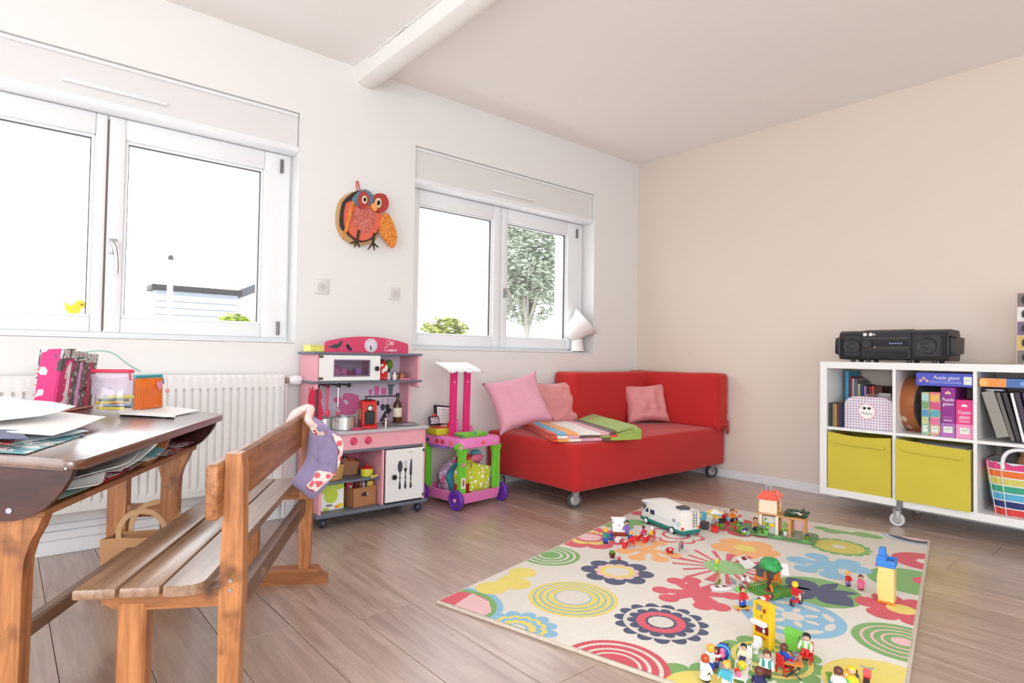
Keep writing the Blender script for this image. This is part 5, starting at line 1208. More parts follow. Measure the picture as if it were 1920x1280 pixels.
def keypad():
 t = thing('toy_keypad', 'black framed toy till keypad standing behind the cash register on the trolley', 'toy till', cl(.105, .285, .390), radians(-6))
 M = T(0, 0, .045) @ RY(.10) @ RX(-.30)
 part('frame', MB().box((-.062, 0, .0), (.090, .018, .125), .010, 2, M=M), BLACK, t)
 kp = part('key_panel', MB().box((-.044, -.003, .012), (.040, .001, .112), .002, M=M), PAPER, t)
 for i in range(4):
  for j in range(5): part('key', MB().box((-.040 + .020 * i, -.006, .017 + .018 * j), (-.025 + .020 * i, -.002, .030 + .018 * j), .001, M=M), mat('key_grey', (206, 204, 200), .5), kp)
 part('orange_label', MB().box((.044, -.003, .06), (.08, .001, .11), .001, M=M), mat('label_orange', (232, 120, 60), .5), t)
 part('red_button', MB().sph((-.066, 0, .062), (.012, .010, .010), M=M), MATS['knob_red'], t); part('support', MB().box((-.02, .0, 0), (.05, .03, .05), .004), PAPER, t)
keypad()
def toybag():
 t = thing('fabric_bag', 'patchwork fabric bag stuffed with toys on the lower tray of the trolley', 'bag', cl(.150, .175, .038), 0)
 pats = [spots('bag_green', (196, 204, 60), ((240, 240, 226), (196, 204, 60), (206, 60, 60)), 38, .34, .97, .9), spots('bag_red', (206, 44, 50), ((236, 210, 60), (226, 120, 110), (190, 30, 40)), 26, .25, .6, .9, False), spots('bag_lilac', (186, 160, 196), ((226, 216, 226), (150, 120, 160), (220, 90, 120)), 40, .3, .62, .9), mat('bag_teal', (60, 140, 160), .9, var=.1), spots('bag_yellow', (214, 196, 60), ((200, 60, 60), (240, 230, 180), (120, 140, 60)), 30, .28, .66, .9)]
 n = 40; rows = 18
 def f(u, v):
  a = 2 * pi * u; rr = (.135 + .015 * sin(3 * a + 1)) * (sin(pi * min(v * .82 + .13, 1)) ** .55) * (1 + .34 * nz((cos(a) * 1.6, sin(a) * 1.6, v * 2.4), 1, 3) + .06 * sin(11 * a + 5 * v))
  return (rr * cos(a) * 1.05 + .03 * v, rr * sin(a) * .85, .215 * v + .015 * nz((cos(a) * 2, sin(a), v), 1, 8) * v)
 segs = ((0, .14, 4), (.14, .34, 1), (.34, .50, 2), (.50, .60, 3), (.60, .86, 0), (.86, 1.0, 2))
 for a, c, k in segs:
  for (v0, v1) in ((0, .38), (.38, 1)):
   b = MB(); b.grid(9, 8, lambda u, v: f(a + (c - a) * u, v0 + (v1 - v0) * v)); solid(b.bm, .002)
   kk = k if v0 else (1 if k == 0 else k); part('fabric_patch', b, pats[kk], t, ang=80)
 Mf = T(.055, -.118, .105) @ RY(.22) @ RX(pi / 2 - .12)
 for sg in (1,):
  b = MB().grid(10, 10, lambda u, v: ((u - .5) * .15, (v - .5) * .16, .035 * (1 - (2 * u - 1) ** 2) * (1 - (2 * v - 1) ** 2) + .006 * nz((u * 5, v * 5, 0), 1, 2)))
  solid(b.bm, .002)
  for v in b.bm.verts: v.co = Mf @ v.co
  part('fabric_flap', b, pats[0], t, ang=80, label='lime green dotted flap of the bag')
 part('stuffing', MB().sph((.03, 0, .19), (.07, .06, .045)), pats[1], t); part('blue_toy', MB().sph((.09, -.02, .235), (.035, .03, .022)), mat('toy_sky', (80, 180, 206), .6), t); part('pink_toy', MB().sph((.07, -.06, .215), (.045, .02, .025)), mat('toy_rose', (226, 120, 150), .6), t)
toybag()

# ------------------------------------------------------------ cube shelf on casters along the beige wall
SX0, SX1, SY, SZ = -.405, -.016, -1.6424, .0925
ST, SO, SD = .038, .335, .016
SLEN = 2 * ST + 4 * SO + 3 * SD; SHT = 2 * ST + 2 * SO + SD
SOX, SOY = (SX0 + SX1) / 2, SY - SLEN / 2
def shelf():
 t = thing('cube_shelf', 'low white cube shelf on casters along the beige wall', 'shelf', (SOX, SOY, 0))
 W = lambda p: Vector(p) - Vector((SOX, SOY, 0))
 bx = lambda n, a, b, bev=.0012: part(n, MB().box(W(a), W(b), bev), SHELFW, t)
 zt = SZ + SHT
 bx('side_panel', (SX0, SY - ST, SZ), (SX1, SY, zt)); bx('side_panel', (SX0, SY - SLEN, SZ), (SX1, SY - SLEN + ST, zt))
 bx('top_panel', (SX0, SY - SLEN + ST + .0006, zt - ST), (SX1, SY - ST - .0006, zt)); bx('bottom_panel', (SX0, SY - SLEN + ST + .0006, SZ), (SX1, SY - ST - .0006, SZ + ST))
 for k in range(1, 4):
  y = SY - ST - k * SO - (k - 1) * SD
  bx('divider', (SX0 + .002, y - SD, SZ + ST), (SX1, y, zt - ST))
 for k in range(4):
  y = SY - ST - k * (SO + SD)
  bx('shelf_board', (SX0 + .002, y - SO, SZ + ST + SO), (SX1, y, SZ + ST + SO + SD))
 part('rail', MB().box(W((SX0 + .012, SY - SLEN + .02, SZ - .010)), W((SX0 + .030, SY - .10, SZ - .0005)), .001), STEEL, t)
 part('rail', MB().box(W((SX1 - .030, SY - SLEN + .02, SZ - .010)), W((SX1 - .012, SY - .10, SZ - .0005)), .001), STEEL, t)
 GW = mat('caster_white_grey', (206, 206, 206), .4)
 for y in (-2.052, -2.74):
  caster(t, W((-.445, y, 0)), .035, .022, pi / 2 + .25, GW, htop=.088)
  pl = MB().box(W((SX0 - .006, y - .015, SZ - .004)), W((SX0 - .0002, y + .015, SZ + .044)), .004); part('caster_plate', pl, STEEL, t)
  part('caster_swivel', MB().cyl(W((-.424, y, .080)), W((-.424, y, .094)), .016), STEEL, t); part('caster_bracket', MB().box(W((-.446, y - .014, .088)), W((SX0 - .001, y + .014, .0925)), .001), STEEL, t)
  part('brake_pedal', MB().box(W((-.488, y - .018, .050)), W((-.452, y - .008, .084)), .004, 2), GW, t)
  caster(t, W((-.06, y + .02, 0)), .034, .022, .4, GW, htop=.082)
shelf()
ZB, ZT_ = SZ + ST, SZ + ST + SO + SD       # floors of the two rows
def cy(k): return SY - ST - k * (SO + SD)   # left side of column k
def yx(u, v, x): return atx(u, v, x).y
# fabric bins
YB = mat('bin_yellow', (204, 188, 62), .85, var=.05, scale=7, bump=.25, bscale=120, sheen=.2)
def bin_(k, xf, label, sag):
 y1 = cy(k) - .006; y0 = y1 - SO + .012; w_ = y1 - y0; h_ = .322; d_ = .34
 t = thing('fabric_bin', label, 'storage bin', (xf + d_ / 2, (y0 + y1) / 2, ZB), 0, 'yellow fabric bins')
 def side(f):
  b = MB(); b.grid(14, 12, f); solid(b.bm, .004); return b
 part('front_panel', side(lambda u, v: (-d_ / 2 + .004 * nz((u * 3, v * 3, k), 1, 3) + .006 * sin(v * 3) * (u - .3), w_ / 2 - u * w_ * (1 - .008 * v), v * (h_ - sag * u - .012 * sin(pi * u) * (1 if k == 0 else .2)))), YB, t, ang=60)
 part('back_panel', side(lambda u, v: (d_ / 2, w_ / 2 - u * w_, v * h_)), YB, t)
 for s in (-1, 1): part('side_panel', side(lambda u, v: (-d_ / 2 + .004 + u * (d_ - .006), s * (w_ / 2 - .004), v * (h_ - (sag * .9 if s < 0 else 0)))), YB, t)
 part('bottom', MB().box((-d_ / 2 + .006, -w_ / 2 + .004, 0.0005), (d_ / 2 - .004, w_ / 2 - .004, .004)), YB, t)
 z = h_ * .80
 part('handle_strap', MB().prism([(w_ * .40 - u * w_ * .8, z + .012 - .02 * u * (.4 + sag * 12) + d) for u, d in ((0, .006), (.33, .004), (.66, .004), (1, .006), (1, -.006), (.66, -.008), (.33, -.008), (0, -.006))], lambda a, b: (-d_ / 2 - .003, a, b), lambda a, b: (-d_ / 2 - .010, a, b)), YB, t)
bin_(0, -.402, 'left yellow fabric bin, fully pushed into the bottom row of the shelf', .004); bin_(1, -.424, 'right yellow fabric bin, open topped and pulled slightly forward', .022)
t = thing('magazine', 'dark magazines lying in the top of the right yellow bin', 'magazine', (-.26, cy(1) - SO / 2, ZB + .285)); part('cover', MB().box((-.12, -.13, 0), (.12, .13, .006), .001), mat('mag_dark', (50, 50, 56), .5), t); part('pages', MB().box((-.118, -.128, .006), (.115, .12, .012), .001), PAPER, t)
# striped woven basket
def basket():
 c = (-.235, cy(2) - .165, ZB)
 t = thing('woven_basket', 'rainbow striped woven plastic basket with white handles in the bottom row', 'basket', c)
 rows = [((214, 62, 60), 2), ((44, 56, 116), 2), ((92, 176, 214), 2), ((64, 168, 136), 2), ((214, 206, 108), 2), ((240, 122, 56), 2), ((222, 72, 136), 2)]
 hh = .255; n = 44; R_ = len(rows)
 def f(u, v, off=0.0):
  a = 2 * pi * u; e = .78 + .22 * v; px = abs(cos(a)) ** .55 * (1 if cos(a) > 0 else -1); py = abs(sin(a)) ** .55 * (1 if sin(a) > 0 else -1)
  return (px * (.150 * e + off), py * (.152 * e + off), v * hh)
 for i, (c_, _) in enumerate(rows):
  b = MB(); v0, v1 = (i + .06) / R_, (i + .90) / R_
  last = i == R_ - 1
  b.grid(n * 2, 4, lambda u, v: (lambda p: (p[0], p[1], p[2] + (.010 * sin(u * n * 2 * pi / 2) if last and v > .9 else 0)))(f(u, v0 + (v1 - v0) * v, .003 + .003 * sin(u * n * 2 * pi / 2 + i * pi))), closeu=True)
  part('woven_band', b, mat('basket_%d' % i, c_, .35, var=.06), t, ang=80)
  w_ = MB(); w_.grid(n * 2, 2, lambda u, v: f(u, (i + .90 + .16 * v) / R_ if not last else min(1, (i + .90 + .05 * v) / R_), .003), closeu=True); part('white_band', w_, PVC, t, ang=80)
 core = MB().grid(n, 4, lambda u, v: f(u, v, -.002), closeu=True); part('lining', core, PVC, t, ang=80); part('bottom', MB().lathe([(0, .001), (.11, .001), (.11, .004), (0, .004)], n=30), PVC, t)
 for k in range(0, n, 4):
  p = [Vector(f(k / n, v / 6, .0055)) for v in range(7)]; part('upright_strip', MB().tube(p, .0020, 5), PVC, t)
 for sx in (-.148, .148):
  part('handle', MB().tube(catmull([(sx, .07, hh - .03), (sx, .068, hh + .02), (sx, .045, hh + .055), (sx, 0, hh + .068), (sx, -.045, hh + .055), (sx, -.068, hh + .02), (sx, -.07, hh - .03)], 5), .009, 10), PVC, t)
 return t
basket()
for i, (dx, dy, c_, lab) in enumerate(((.03, .07, (98, 94, 96), 'dark grey soft toy poking out of the rainbow basket at the left'), (.0, .0, (186, 130, 96), 'tan soft toy at the back of the rainbow basket'), (.05, -.06, (150, 146, 150), 'pale grey soft toy behind the white basket handle'))):
 t = thing('soft_toy', lab, 'soft toy', (-.235 + dx, cy(2) - .165 + dy, ZB + .19), .3 * i); m = mat('plush_%d' % i, c_, .95, var=.15, scale=60, bump=.6, bscale=200)
 part('body', MB().sph((0, 0, .045), (.055, .045, .06)), m, t); part('head', MB().sph((-.02, 0, .105), (.032, .032, .028)), m, t); part('ear', MB().sph((-.02, .026, .128), (.010, .006, .014)), m, t); part('ear', MB().sph((-.02, -.026, .128), (.010, .006, .014)), m, t)
# books and boxes in the top row
def book(x0, y, z, th, dep, h, c_, label, group, lean=0.0, nm=None, ang=0.0, cat='book', name='book'):
 m = mat(nm or 'book_%02x%02x%02x' % c_, c_, .5, var=.05)
 t = thing(name, label, cat, (x0, y, z), (lean, 0, ang), group)
 part('cover', MB().box((0, -th, 0), (dep, -th + .0015, h), .0005).box((0, -.0015, 0), (dep, 0, h), .0005).box((0, -th, 0), (.0018, 0, h), .0005), m, t)
 part('pages', MB().box((.002, -th + .0016, .002), (dep - .003, -.0016, h - .003)), PAPER, t); return t
y0 = yx(1568, 720, -.24)
rowb = [((64, 148, 186), .020, .318, 'tall sky blue'), ((132, 36, 44), .013, .285, 'dark red'), ((170, 160, 172), .016, .275, 'grey'), ((108, 112, 118), .014, .262, 'slate'), ((186, 190, 150), .013, .245, 'pale green'), ((44, 62, 116), .017, .240, 'navy blue'), ((168, 132, 178), .013, .234, 'lilac'), ((60, 24, 60), .012, .236, 'plum'), ((170, 40, 44), .013, .234, 'red'), ((206, 92, 70), .012, .236, 'coral'), ((84, 36, 34), .040, .236, 'thick maroon')]
y = cy(0) - .030
for c_, th, h, nm in rowb:
 book(-.22, y, ZT_ + .0005, th, .185, h, c_, '%s book upright behind the suitcase in the first cube' % nm, 'books behind the suitcase'); y -= th + .0015
t = thing('camera_bag', 'black bag lying at the back right of the first cube', 'bag', (-.15, y - .06, ZT_ + .0005)); part('body', soft(MB(), (-.08, -.062, 0), (.08, .055, .200), .02, 8, .006, 12, 3), mat('bag_black', (22, 22, 24), .7, bump=.3), t, ang=60); part('flap', MB().box((-.086, -.05, .11), (-.078, .045, .19), .003), BLACK, t)
y = cy(0) - .004
for i, (c_, th, h, nm) in enumerate((((52, 60, 58), .016, .135, 'dark green'), ((150, 128, 98), .014, .132, 'tan'), ((176, 140, 84), .012, .128, 'ochre'), ((96, 60, 60), .012, .13, 'brown'), ((40, 44, 74), .012, .128, 'dark blue'))):
 book(-.385 + .006 * (i % 2), y, ZT_ + .0005, th, .12, h, c_, 'small %s book at the front left of the first cube' % nm, 'small books beside the suitcase', ang=0); y -= th + .001
def suitcase():
 y1, y0_ = yx(1581, 790, -.375), cy(0) - SO + .004
 w_ = y1 - y0_; h_ = .178; cyy = (y1 + y0_) / 2
 t = thing('toy_suitcase', 'small cardboard suitcase with a blue and pink pattern and white disc', 'suitcase', (-.300, cyy, ZT_ + .0005))
 # lattice of blue crosses and pink dots on white
 m = bpy.data.materials.new('suitcase_print'); m.use_nodes = True; N = m.node_tree.nodes; L = m.node_tree.links; b = N['Principled BSDF']; b.inputs['Roughness'].default_value = .5
 tc = N.new('ShaderNodeTexCoord'); sp = N.new('ShaderNodeSeparateXYZ'); L.new(tc.outputs['Object'], sp.inputs[0])
 def mth(op, a, bb=None):
  n_ = N.new('ShaderNodeMath'); n_.operation = op
  for i, s in enumerate((a, bb)):
   if s is None: continue
   if isinstance(s, (int, float)): n_.inputs[i].default_value = s
   else: L.new(s, n_.inputs[i])
  return n_.outputs[0]
 k = 2 * pi / .0150
 sy_ = mth('SINE', mth('MULTIPLY', sp.outputs[1], k)); sz_ = mth('SINE', mth('MULTIPLY', sp.outputs[2], k)); p_ = mth('ADD', sy_, sz_)
 def mx(f, a, c_):
  x = N.new('ShaderNodeMix'); x.data_type = 'RGBA'; L.new(f, x.inputs[0])
  if isinstance(a, tuple): x.inputs[6].default_value = a
  else: L.new(a, x.inputs[6])
  x.inputs[7].default_value = c_; return x.outputs[2]
 c1 = mx(mth('GREATER_THAN', p_, .95), rgb((232, 226, 232)), rgb((106, 134, 190))); q_ = mth('MULTIPLY', sy_, sz_)
 c2 = mx(mth('LESS_THAN', q_, -.55), c1, rgb((236, 150, 152))); L.new(c2, b.inputs['Base Color'])
 o = rrect(-w_ / 2, 0, w_ / 2, h_, .055, 6); o = [(a, max(c_, 0)) for a, c_ in o]
 o = [(a if c_ > .05 else (w_ / 2 if a > 0 else -w_ / 2), c_ if c_ > .05 else (0 if c_ < .02 else c_)) for a, c_ in o]
 part('case', MB().prism(o, lambda a, c_: (-.060, a, c_), lambda a, c_: (.06, a, c_)), m, t)
 part('lid_seam', MB().prism([(a * 1.004, c_ * 1.004) for a, c_ in o], lambda a, c_: (-.004, a, c_), lambda a, c_: (.0, a, c_)), mat('seam_rose', (226, 190, 196), .5), t)
 d = part('label_disc', MB().cyl((-.060, .008, .098), (-.062, .008, .098), .044, n=30), mat('disc_rim', (236, 130, 130), .5), t)
 d2 = part('disc_face', MB().cyl((-.0615, .008, .098), (-.063, .008, .098), .041, n=30), PAPER, d)
 for s in (-1, 1): part('dark_spot', MB().sph((-.063, .008 + s * .012, .116), (.001, .009, .0075)), BLACK, d)
 part('scribble', MB().tube(catmull([(-.0635, .036, .085), (-.0635, .026, .094), (-.0635, .020, .082), (-.0635, .010, .092), (-.0635, .004, .080), (-.0635, -.006, .091), (-.0635, -.014, .082), (-.0635, -.022, .090)], 4), .0012, 5), DGREY, d)
 part('handle', MB().tube(catmull([(0, .03, h_), (0, .026, h_ + .010), (0, -.026, h_ + .010), (0, -.03, h_)], 5), .004, 7), STEEL, t)
suitcase()
for i, (dy, c_, lab) in enumerate(((-.12, (186, 186, 190), 'silver grey'), (-.25, (232, 92, 50), 'orange red'))):
 t = thing('small_box', '%s small box on top of things behind the suitcase' % lab, 'box', (-.19 - .035, cy(0) - .145 + dy + .02 - .02 * i, ZT_ + .0005), 0); part('carton', MB().box((-.012, -.03, 0), (.0, .03, .196 - .012 * i), .002), mat('sbox_%d' % i, c_, .4), t); part('lid', MB().box((-.013, -.031, .18), (.0005, .031, .199 - .012 * i), .001), mat('sbox_%d' % i, c_, .4), t)
# drum lying on its side
def drum():
 t = thing('toy_drum', 'copper coloured round drum with dark drumhead and pale bird prints in the second cube', 'drum', (-.235, cy(1) - .070, ZT_ + .0005))
 r = .148; M = T(.03, .005, r) @ RZ(-.30) @ RX(pi / 2)
 part('shell', MB().lathe([(r, -.060), (r * 1.01, -.056), (r * 1.01, .056), (r, .060)], (0, 0, 0), 40, M), mat('copper', (176, 106, 66), .35, .3, var=.1, scale=10), t)
 part('drumhead', MB().lathe([(0, .059), (r * .98, .059), (r, .061), (0, .062)], (0, 0, 0), 40, M), spots('drumhead_speckle', (70, 64, 62), ((40, 36, 36), (120, 112, 108), (56, 50, 50)), 80, .30, .62), t)
 part('drum_back', MB().lathe([(0, -.061), (r, -.061), (r * .98, -.058), (0, -.058)], (0, 0, 0), 40, M), BLACK, t)
 part('hoop', MB().lathe([(r * 1.0, .054), (r * 1.03, .055), (r * 1.03, .063), (r * .97, .064)], (0, 0, 0), 40, M), mat('hoop_dark', (60, 46, 40), .4), t)
 for i in range(7):
  a = -2.6 + .42 * i
  q = M @ Matrix.Rotation(a, 4, 'Z') @ T(r * 1.012, 0, -.012)
  part('print', MB().sph((0, 0, 0), (.001, .018, .016), 10, 6, q), mat('drum_print', (206, 176, 150), .5), t)
drum()
# puzzle boxes
def ubox(name, label, ya, yb, h, dep, c_, xf=-.385, group='upright puzzle boxes', m=None):
 t = thing(name, label, 'puzzle box', (xf, (ya + yb) / 2, ZT_ + .0005), 0, group); w_ = abs(ya - yb)
 part('carton', MB().box((0, -w_ / 2, 0), (dep, w_ / 2, h), .002), m or mat('pbox_%02x%02x%02x' % c_, c_, .4, var=.03), t); return t, w_
Y = lambda u, v=760: yx(u, v, -.385)
ys = [Y(1727), Y(1742.5), Y(1763.5), Y(1791.5), max(Y(1826), cy(1) - SO + .002)]
pm = [spots('puzzle_farm', (150, 186, 166), ((70, 120, 150), (196, 200, 130), (70, 130, 80)), 17, .30, .55, .5, False), spots('puzzle_house', (206, 170, 150), ((90, 160, 150), (226, 110, 140), (110, 150, 190)), 17, .36, .52, .5, False)]
MAKER = mat('maker_label', (226, 232, 222), .5); LBG = mat('maker_green', (120, 160, 90), .5)
def maker(t, w_, z, y_=0):
 l = part('white_label', MB().box((-.0012, y_ - min(.020, w_ * .32), z), (0, y_ + min(.020, w_ * .32), z + .032), .0005), MAKER, t); part('label_scribble', MB().tube(catmull([(-.0016, y_ + .010, z + .014), (-.0016, y_ + .004, z + .022), (-.0016, y_ - .004, z + .016), (-.0016, y_ - .010, z + .024)], 3), .0012, 4), LBG, l)
for i in (0, 1):
 t, w_ = ubox('puzzle_box', ('narrow box with a farm picture beside the drum', 'narrow box with a pink house picture left of the purple box')[i], ys[i] - .001, ys[i + 1] + .001, .222 + .002 * i, .22, (0, 0, 0), m=pm[i]); maker(t, w_, .018)
 for k in range(4):
  part('picture_panel', MB().box((-.001, -w_ / 2 + .003, .058 + .040 * k), (0, w_ / 2 - .003, .092 + .040 * k), .0005), mat('pic_%d%d' % (i, k), ((196, 200, 140), (84, 150, 190), (120, 160, 110), (170, 206, 216), (226, 110, 150), (90, 170, 180), (206, 84, 130), (228, 180, 90))[i * 4 + k], .5, var=.25, scale=90), t)
WT = mat('lettering_white', (240, 236, 240), .5)
for i, (ya, yb, h, c_, band, nm) in enumerate(((ys[2], ys[3], .252, (142, 40, 138), (176, 108, 178), 'purple'), (ys[3], ys[4], .192, (230, 54, 130), (236, 150, 190), 'hot pink'))):
 t, w_ = ubox('puzzle_box', '%s puzzle box standing at the right of the second cube' % nm, ya - .001, yb + .001, h, .22, c_)
 part('pale_band', MB().box((-.0006, -w_ / 2 + .0005, .001), (.0, w_ / 2 - .0005, .070), 0), mat('band_%s' % nm, band, .5), t); maker(t, w_, .022)
 text('title_print', 'Puzzle', .024, WT, t, T(-.001, 0, h - .070) @ FRONT_X, .0003, .15, width=.85); text('title_print', 'géant', .024, WT, t, T(-.001, 0, h - .092) @ FRONT_X, .0003, .15, width=.85)
 for k in (-1, 0, 1): part('flower_print', MB().sph((-.0006, k * .007, h - .030 + (.005 if k == 0 else 0)), (.001, .0055, .0055)), mat('emblem_%s' % nm, (236, 206, 170) if i == 0 else (246, 236, 240), .5), t)
 for k in range(3): part('line_print', MB().box((-.0012, -w_ * .30, .082 + .009 * k), (-.0002, w_ * .30, .0855 + .009 * k)), mat('band_%s' % nm, band, .5) if k else WT, t)
ztop = ZT_ + .256
t = thing('puzzle_box', 'long blue puzzle box lying flat on the upright boxes in the second cube', 'puzzle box', (-.39, (Y(1718, 712) + cy(1) - SO + .004) / 2, ztop)); w_ = Y(1718, 712) - (cy(1) - SO + .004)
part('carton', MB().box((0, -w_ / 2, 0), (.22, w_ / 2, .068), .002), mat('pbox_blue', (74, 84, 190), .4, var=.03), t)
text('title_print', 'Puzzle géant', .026, WT, t, T(-.001, -.012, .036) @ FRONT_X, .0003, .15, width=.85);
for k in range(2): part('line_print', MB().box((-.0012, -.075, .016 + .008 * k), (-.0002, .06, .019 + .008 * k)), mat('line_lilac', (160, 166, 226), .5), t)
for k in range(3): part('flower_print', MB().sph((-.0006, w_ / 2 - .035 + (k - 1) * .014, .026 + (.012 if k == 1 else 0)), (.001, .008, .008)), mat('emblem_rose', (206, 160, 160), .5), t)
l = part('white_label', MB().box((-.0012, -w_ / 2 + .002, .012), (0, -w_ / 2 + .036, .052), .0005), MAKER, t); part('label_scribble', MB().tube([(-.0016, -w_ / 2 + .028, .030), (-.0016, -w_ / 2 + .02, .036), (-.0016, -w_ / 2 + .01, .032)], .0012, 4), LBG, l)
# third cube: game box, folders, files
yb = cy(2)
t = thing('game_box', 'flat orange and blue game box at the top of the third cube', 'box', (-.385, yb - .165, ZT_ + .262)); part('carton', MB().box((0, -.165, 0), (.26, .158, .044), .002), mat('gbox_blue', (72, 110, 176), .4, var=.2, scale=12), t)
part('orange_end', MB().box((-.001, .055, .001), (.03, .1585, .043), .001), mat('gbox_orange', (240, 150, 70), .4, var=.1), t); part('sun_print', MB().cyl((-.001, .142, .022), (-.0025, .142, .022), .018), mat('gbox_sun', (246, 190, 110), .5), t)
for k in range(2): part('cloud_print', MB().sph((-.0006, -.02 - .05 * k, .020 + .006 * k), (.001, .026, .012)), mat('gbox_pale', (130, 170, 220), .5), t)
fold = [((150, 146, 138), .050, 'thick grey ring binder', -.30), ((110, 104, 100), .016, 'dark grey folder', -.28), ((58, 50, 60), .018, 'black folder', -.26), ((238, 238, 240), .012, 'white folder', -.22), ((60, 46, 64), .020, 'very dark folder', -.22), ((104, 44, 120), .026, 'purple folder', -.20), ((70, 22, 60), .012, 'plum folder', -.20), ((200, 40, 50), .014, 'red folder', -.17), ((226, 222, 226), .016, 'pale card folder', -.12), ((190, 40, 52), .012, 'second red folder', -.12)]
y = yb - .070
for c_, th, lab, ln in fold:
 book(-.37, y, ZT_ + .004 + .25 * th, th, .25, .236 - .2 * th, c_, '%s leaning to the left in the third cube' % lab, 'folders in the third cube', lean=ln * .9, cat='folder', name='folder'); y -= th + .004
t = thing('paper_packet', 'dark pencil case on the folders under the game box', 'case', (-.33, yb - .055, ZT_ + .238), .1); part('case', MB().box((-.03, -.045, 0), (.06, .04, .020), .006, 2), mat('case_black', (50, 46, 50), .6), t); part('zip', MB().box((-.031, -.035, .009), (-.029, .03, .012)), STEEL, t)
# ------------------------------------------------------------ portable stereo on the shelf
def stereo():
 zt = SZ + SHT; ya, yb = atx(1563, 645, -.375).y, atx(1795, 645, -.36).y; L_ = ya - yb; cyy = (ya + yb) / 2
 t = thing('stereo', 'black portable stereo with two speakers standing on the white cube shelf', 'stereo', (-.285, cyy, zt), radians(-2))
 SB = mat('stereo_black', (30, 30, 33), .38, var=.05); GR = mat('speaker_cloth', (58, 58, 63), .8, var=.1, scale=400, bump=.4, bscale=600)
 h0, h1 = .012, .176; hl = L_ / 2
 pr = [(-.085, h0 + .018), (-.078, h0 + .004), (.085, h0), (.095, h0 + .02), (.095, h1 - .03), (.080, h1 - .004), (-.055, h1), (-.078, h1 - .014), (-.085, h1 - .034)]
 part('body', MB().prism(pr, lambda x, z: (x, hl - .028, z), lambda x, z: (x, -hl + .028, z)), SB, t)
 for s in (1, -1):
  o = [(.06, h0 + .03), (-.07, h0 + .025), (-.075, h0 + .04), (-.072, h1 - .045), (-.06, h1 - .03), (.07, h1 - .035)]
  part('end_cap', MB().prism(o, lambda x, z: (x, s * (hl - .028), z), lambda x, z: (x * .92 - .004, s * hl, .094 + (z - .094) * .82)), SB, t)
  part('grip_recess', MB().box((-.0895, s * (hl - .052), h0 + .036), (-.076, s * (hl - .026), h1 - .040), .003), mat('recess_black', (8, 8, 9), .7), t)  # no recess is cut; a near-black block paints its shade
  part('grip_bar', MB().box((-.092, s * (hl - .030) - .004, h0 + .030), (-.080, s * (hl - .030) + .004, h1 - .034), .003), mat('grip_grey', (58, 60, 66), .35), t)
 for yc, w_ in ((hl - .098, .041), (-hl + .122, .060)):
  s = part('speaker', MB().box((-.090, yc - w_, h0 + .022), (-.078, yc + w_, h1 - .030), .006, 2), GR, t)
  part('speaker_cone', MB().lathe([(.002, .0), (.014, .002), (.030, -.003), (.040, .003), (.044, .003), (.047, -.004)], (-.090, yc, .090), 26, RY(-pi / 2)), mat('cone_black', (30, 30, 33), .4), s); part('cone_badge', MB().sph((-.093, yc, .090), (.002, .012, .003)), mat('badge_grey', (92, 92, 96), .4), s)
 c0, c1 = hl - .150, -hl + .196
 part('deck', MB().box((-.094, c1, h0 + .010), (-.080, c0, h1 - .012), .003), SB, t)
 part('display_bar', MB().box((-.0955, c1 + .012, .092), (-.090, c0 - .075, .118), .001), mat('bar_black', (16, 16, 19), .15), t)
 for k in range(5): part('lit_character', MB().box((-.0962, c1 + .040 + .013 * k, .101), (-.0950, c1 + .048 + .013 * k, .107)), mat('display_blue', (150, 160, 236), .3), t)
 for z in (.076, .130): part('trim_line', MB().box((-.096, c1 + .01, z), (-.092, c0 - .012, z + .005), .001), mat('trim_grey', (84, 80, 76), .35), t)
 part('cassette_door', MB().box((-.096, c1 + .015, h0 + .016), (-.090, c0 - .02, h0 + .046), .002), mat('bar_black', (16, 16, 19), .15), t)
 part('volume_knob', MB().lathe([(0, .020), (.020, .020), (.025, .014), (.026, 0)], (-.094, c0 - .034, .098), 24, RY(-pi / 2)), mat('knob_black', (44, 44, 48), .3), t)
 part('silver_arc', MB().tube([(-.097, c0 - .034 + .028 * cos(a), .098 + .026 * sin(a)) for a in [radians(d) for d in range(215, 275, 10)]], .0028, 6), CHROME, t); part('silver_button', MB().sph((-.097, c0 - .068, .084), (.003, .006, .004)), CHROME, t)
 part('sticker', MB().box((-.0955, c0 - .028, .146), (-.093, c0 - .010, .162), .001), PAPER, t); part('sticker', MB().sph((-.0945, c0 - .048, .154), (.002, .010, .009)), PAPER, t); part('sticker', MB().box((-.0955, c0 - .072, .149), (-.093, c0 - .058, .158), .001), mat('sticker_grey', (196, 196, 196), .5), t)
 part('top_panel', MB().box((-.045, c1, h1 - .003), (.06, c0, h1 + .004), .002), mat('top_dark', (40, 34, 32), .4), t)
 for y_ in (hl - .09, c0 - .02, c1 + .02, -hl + .1): part('foot', MB().cyl((-.05, y_, 0), (-.05, y_, h0 + .004), .012), RUBBER, t); part('foot', MB().cyl((.06, y_, 0), (.06, y_, h0 + .004), .012), RUBBER, t)
 part('aerial', MB().cyl((.088, hl - .08, h1 - .004), (.088, -hl + .1, h1 - .004), .003), CHROME, t)
stereo()
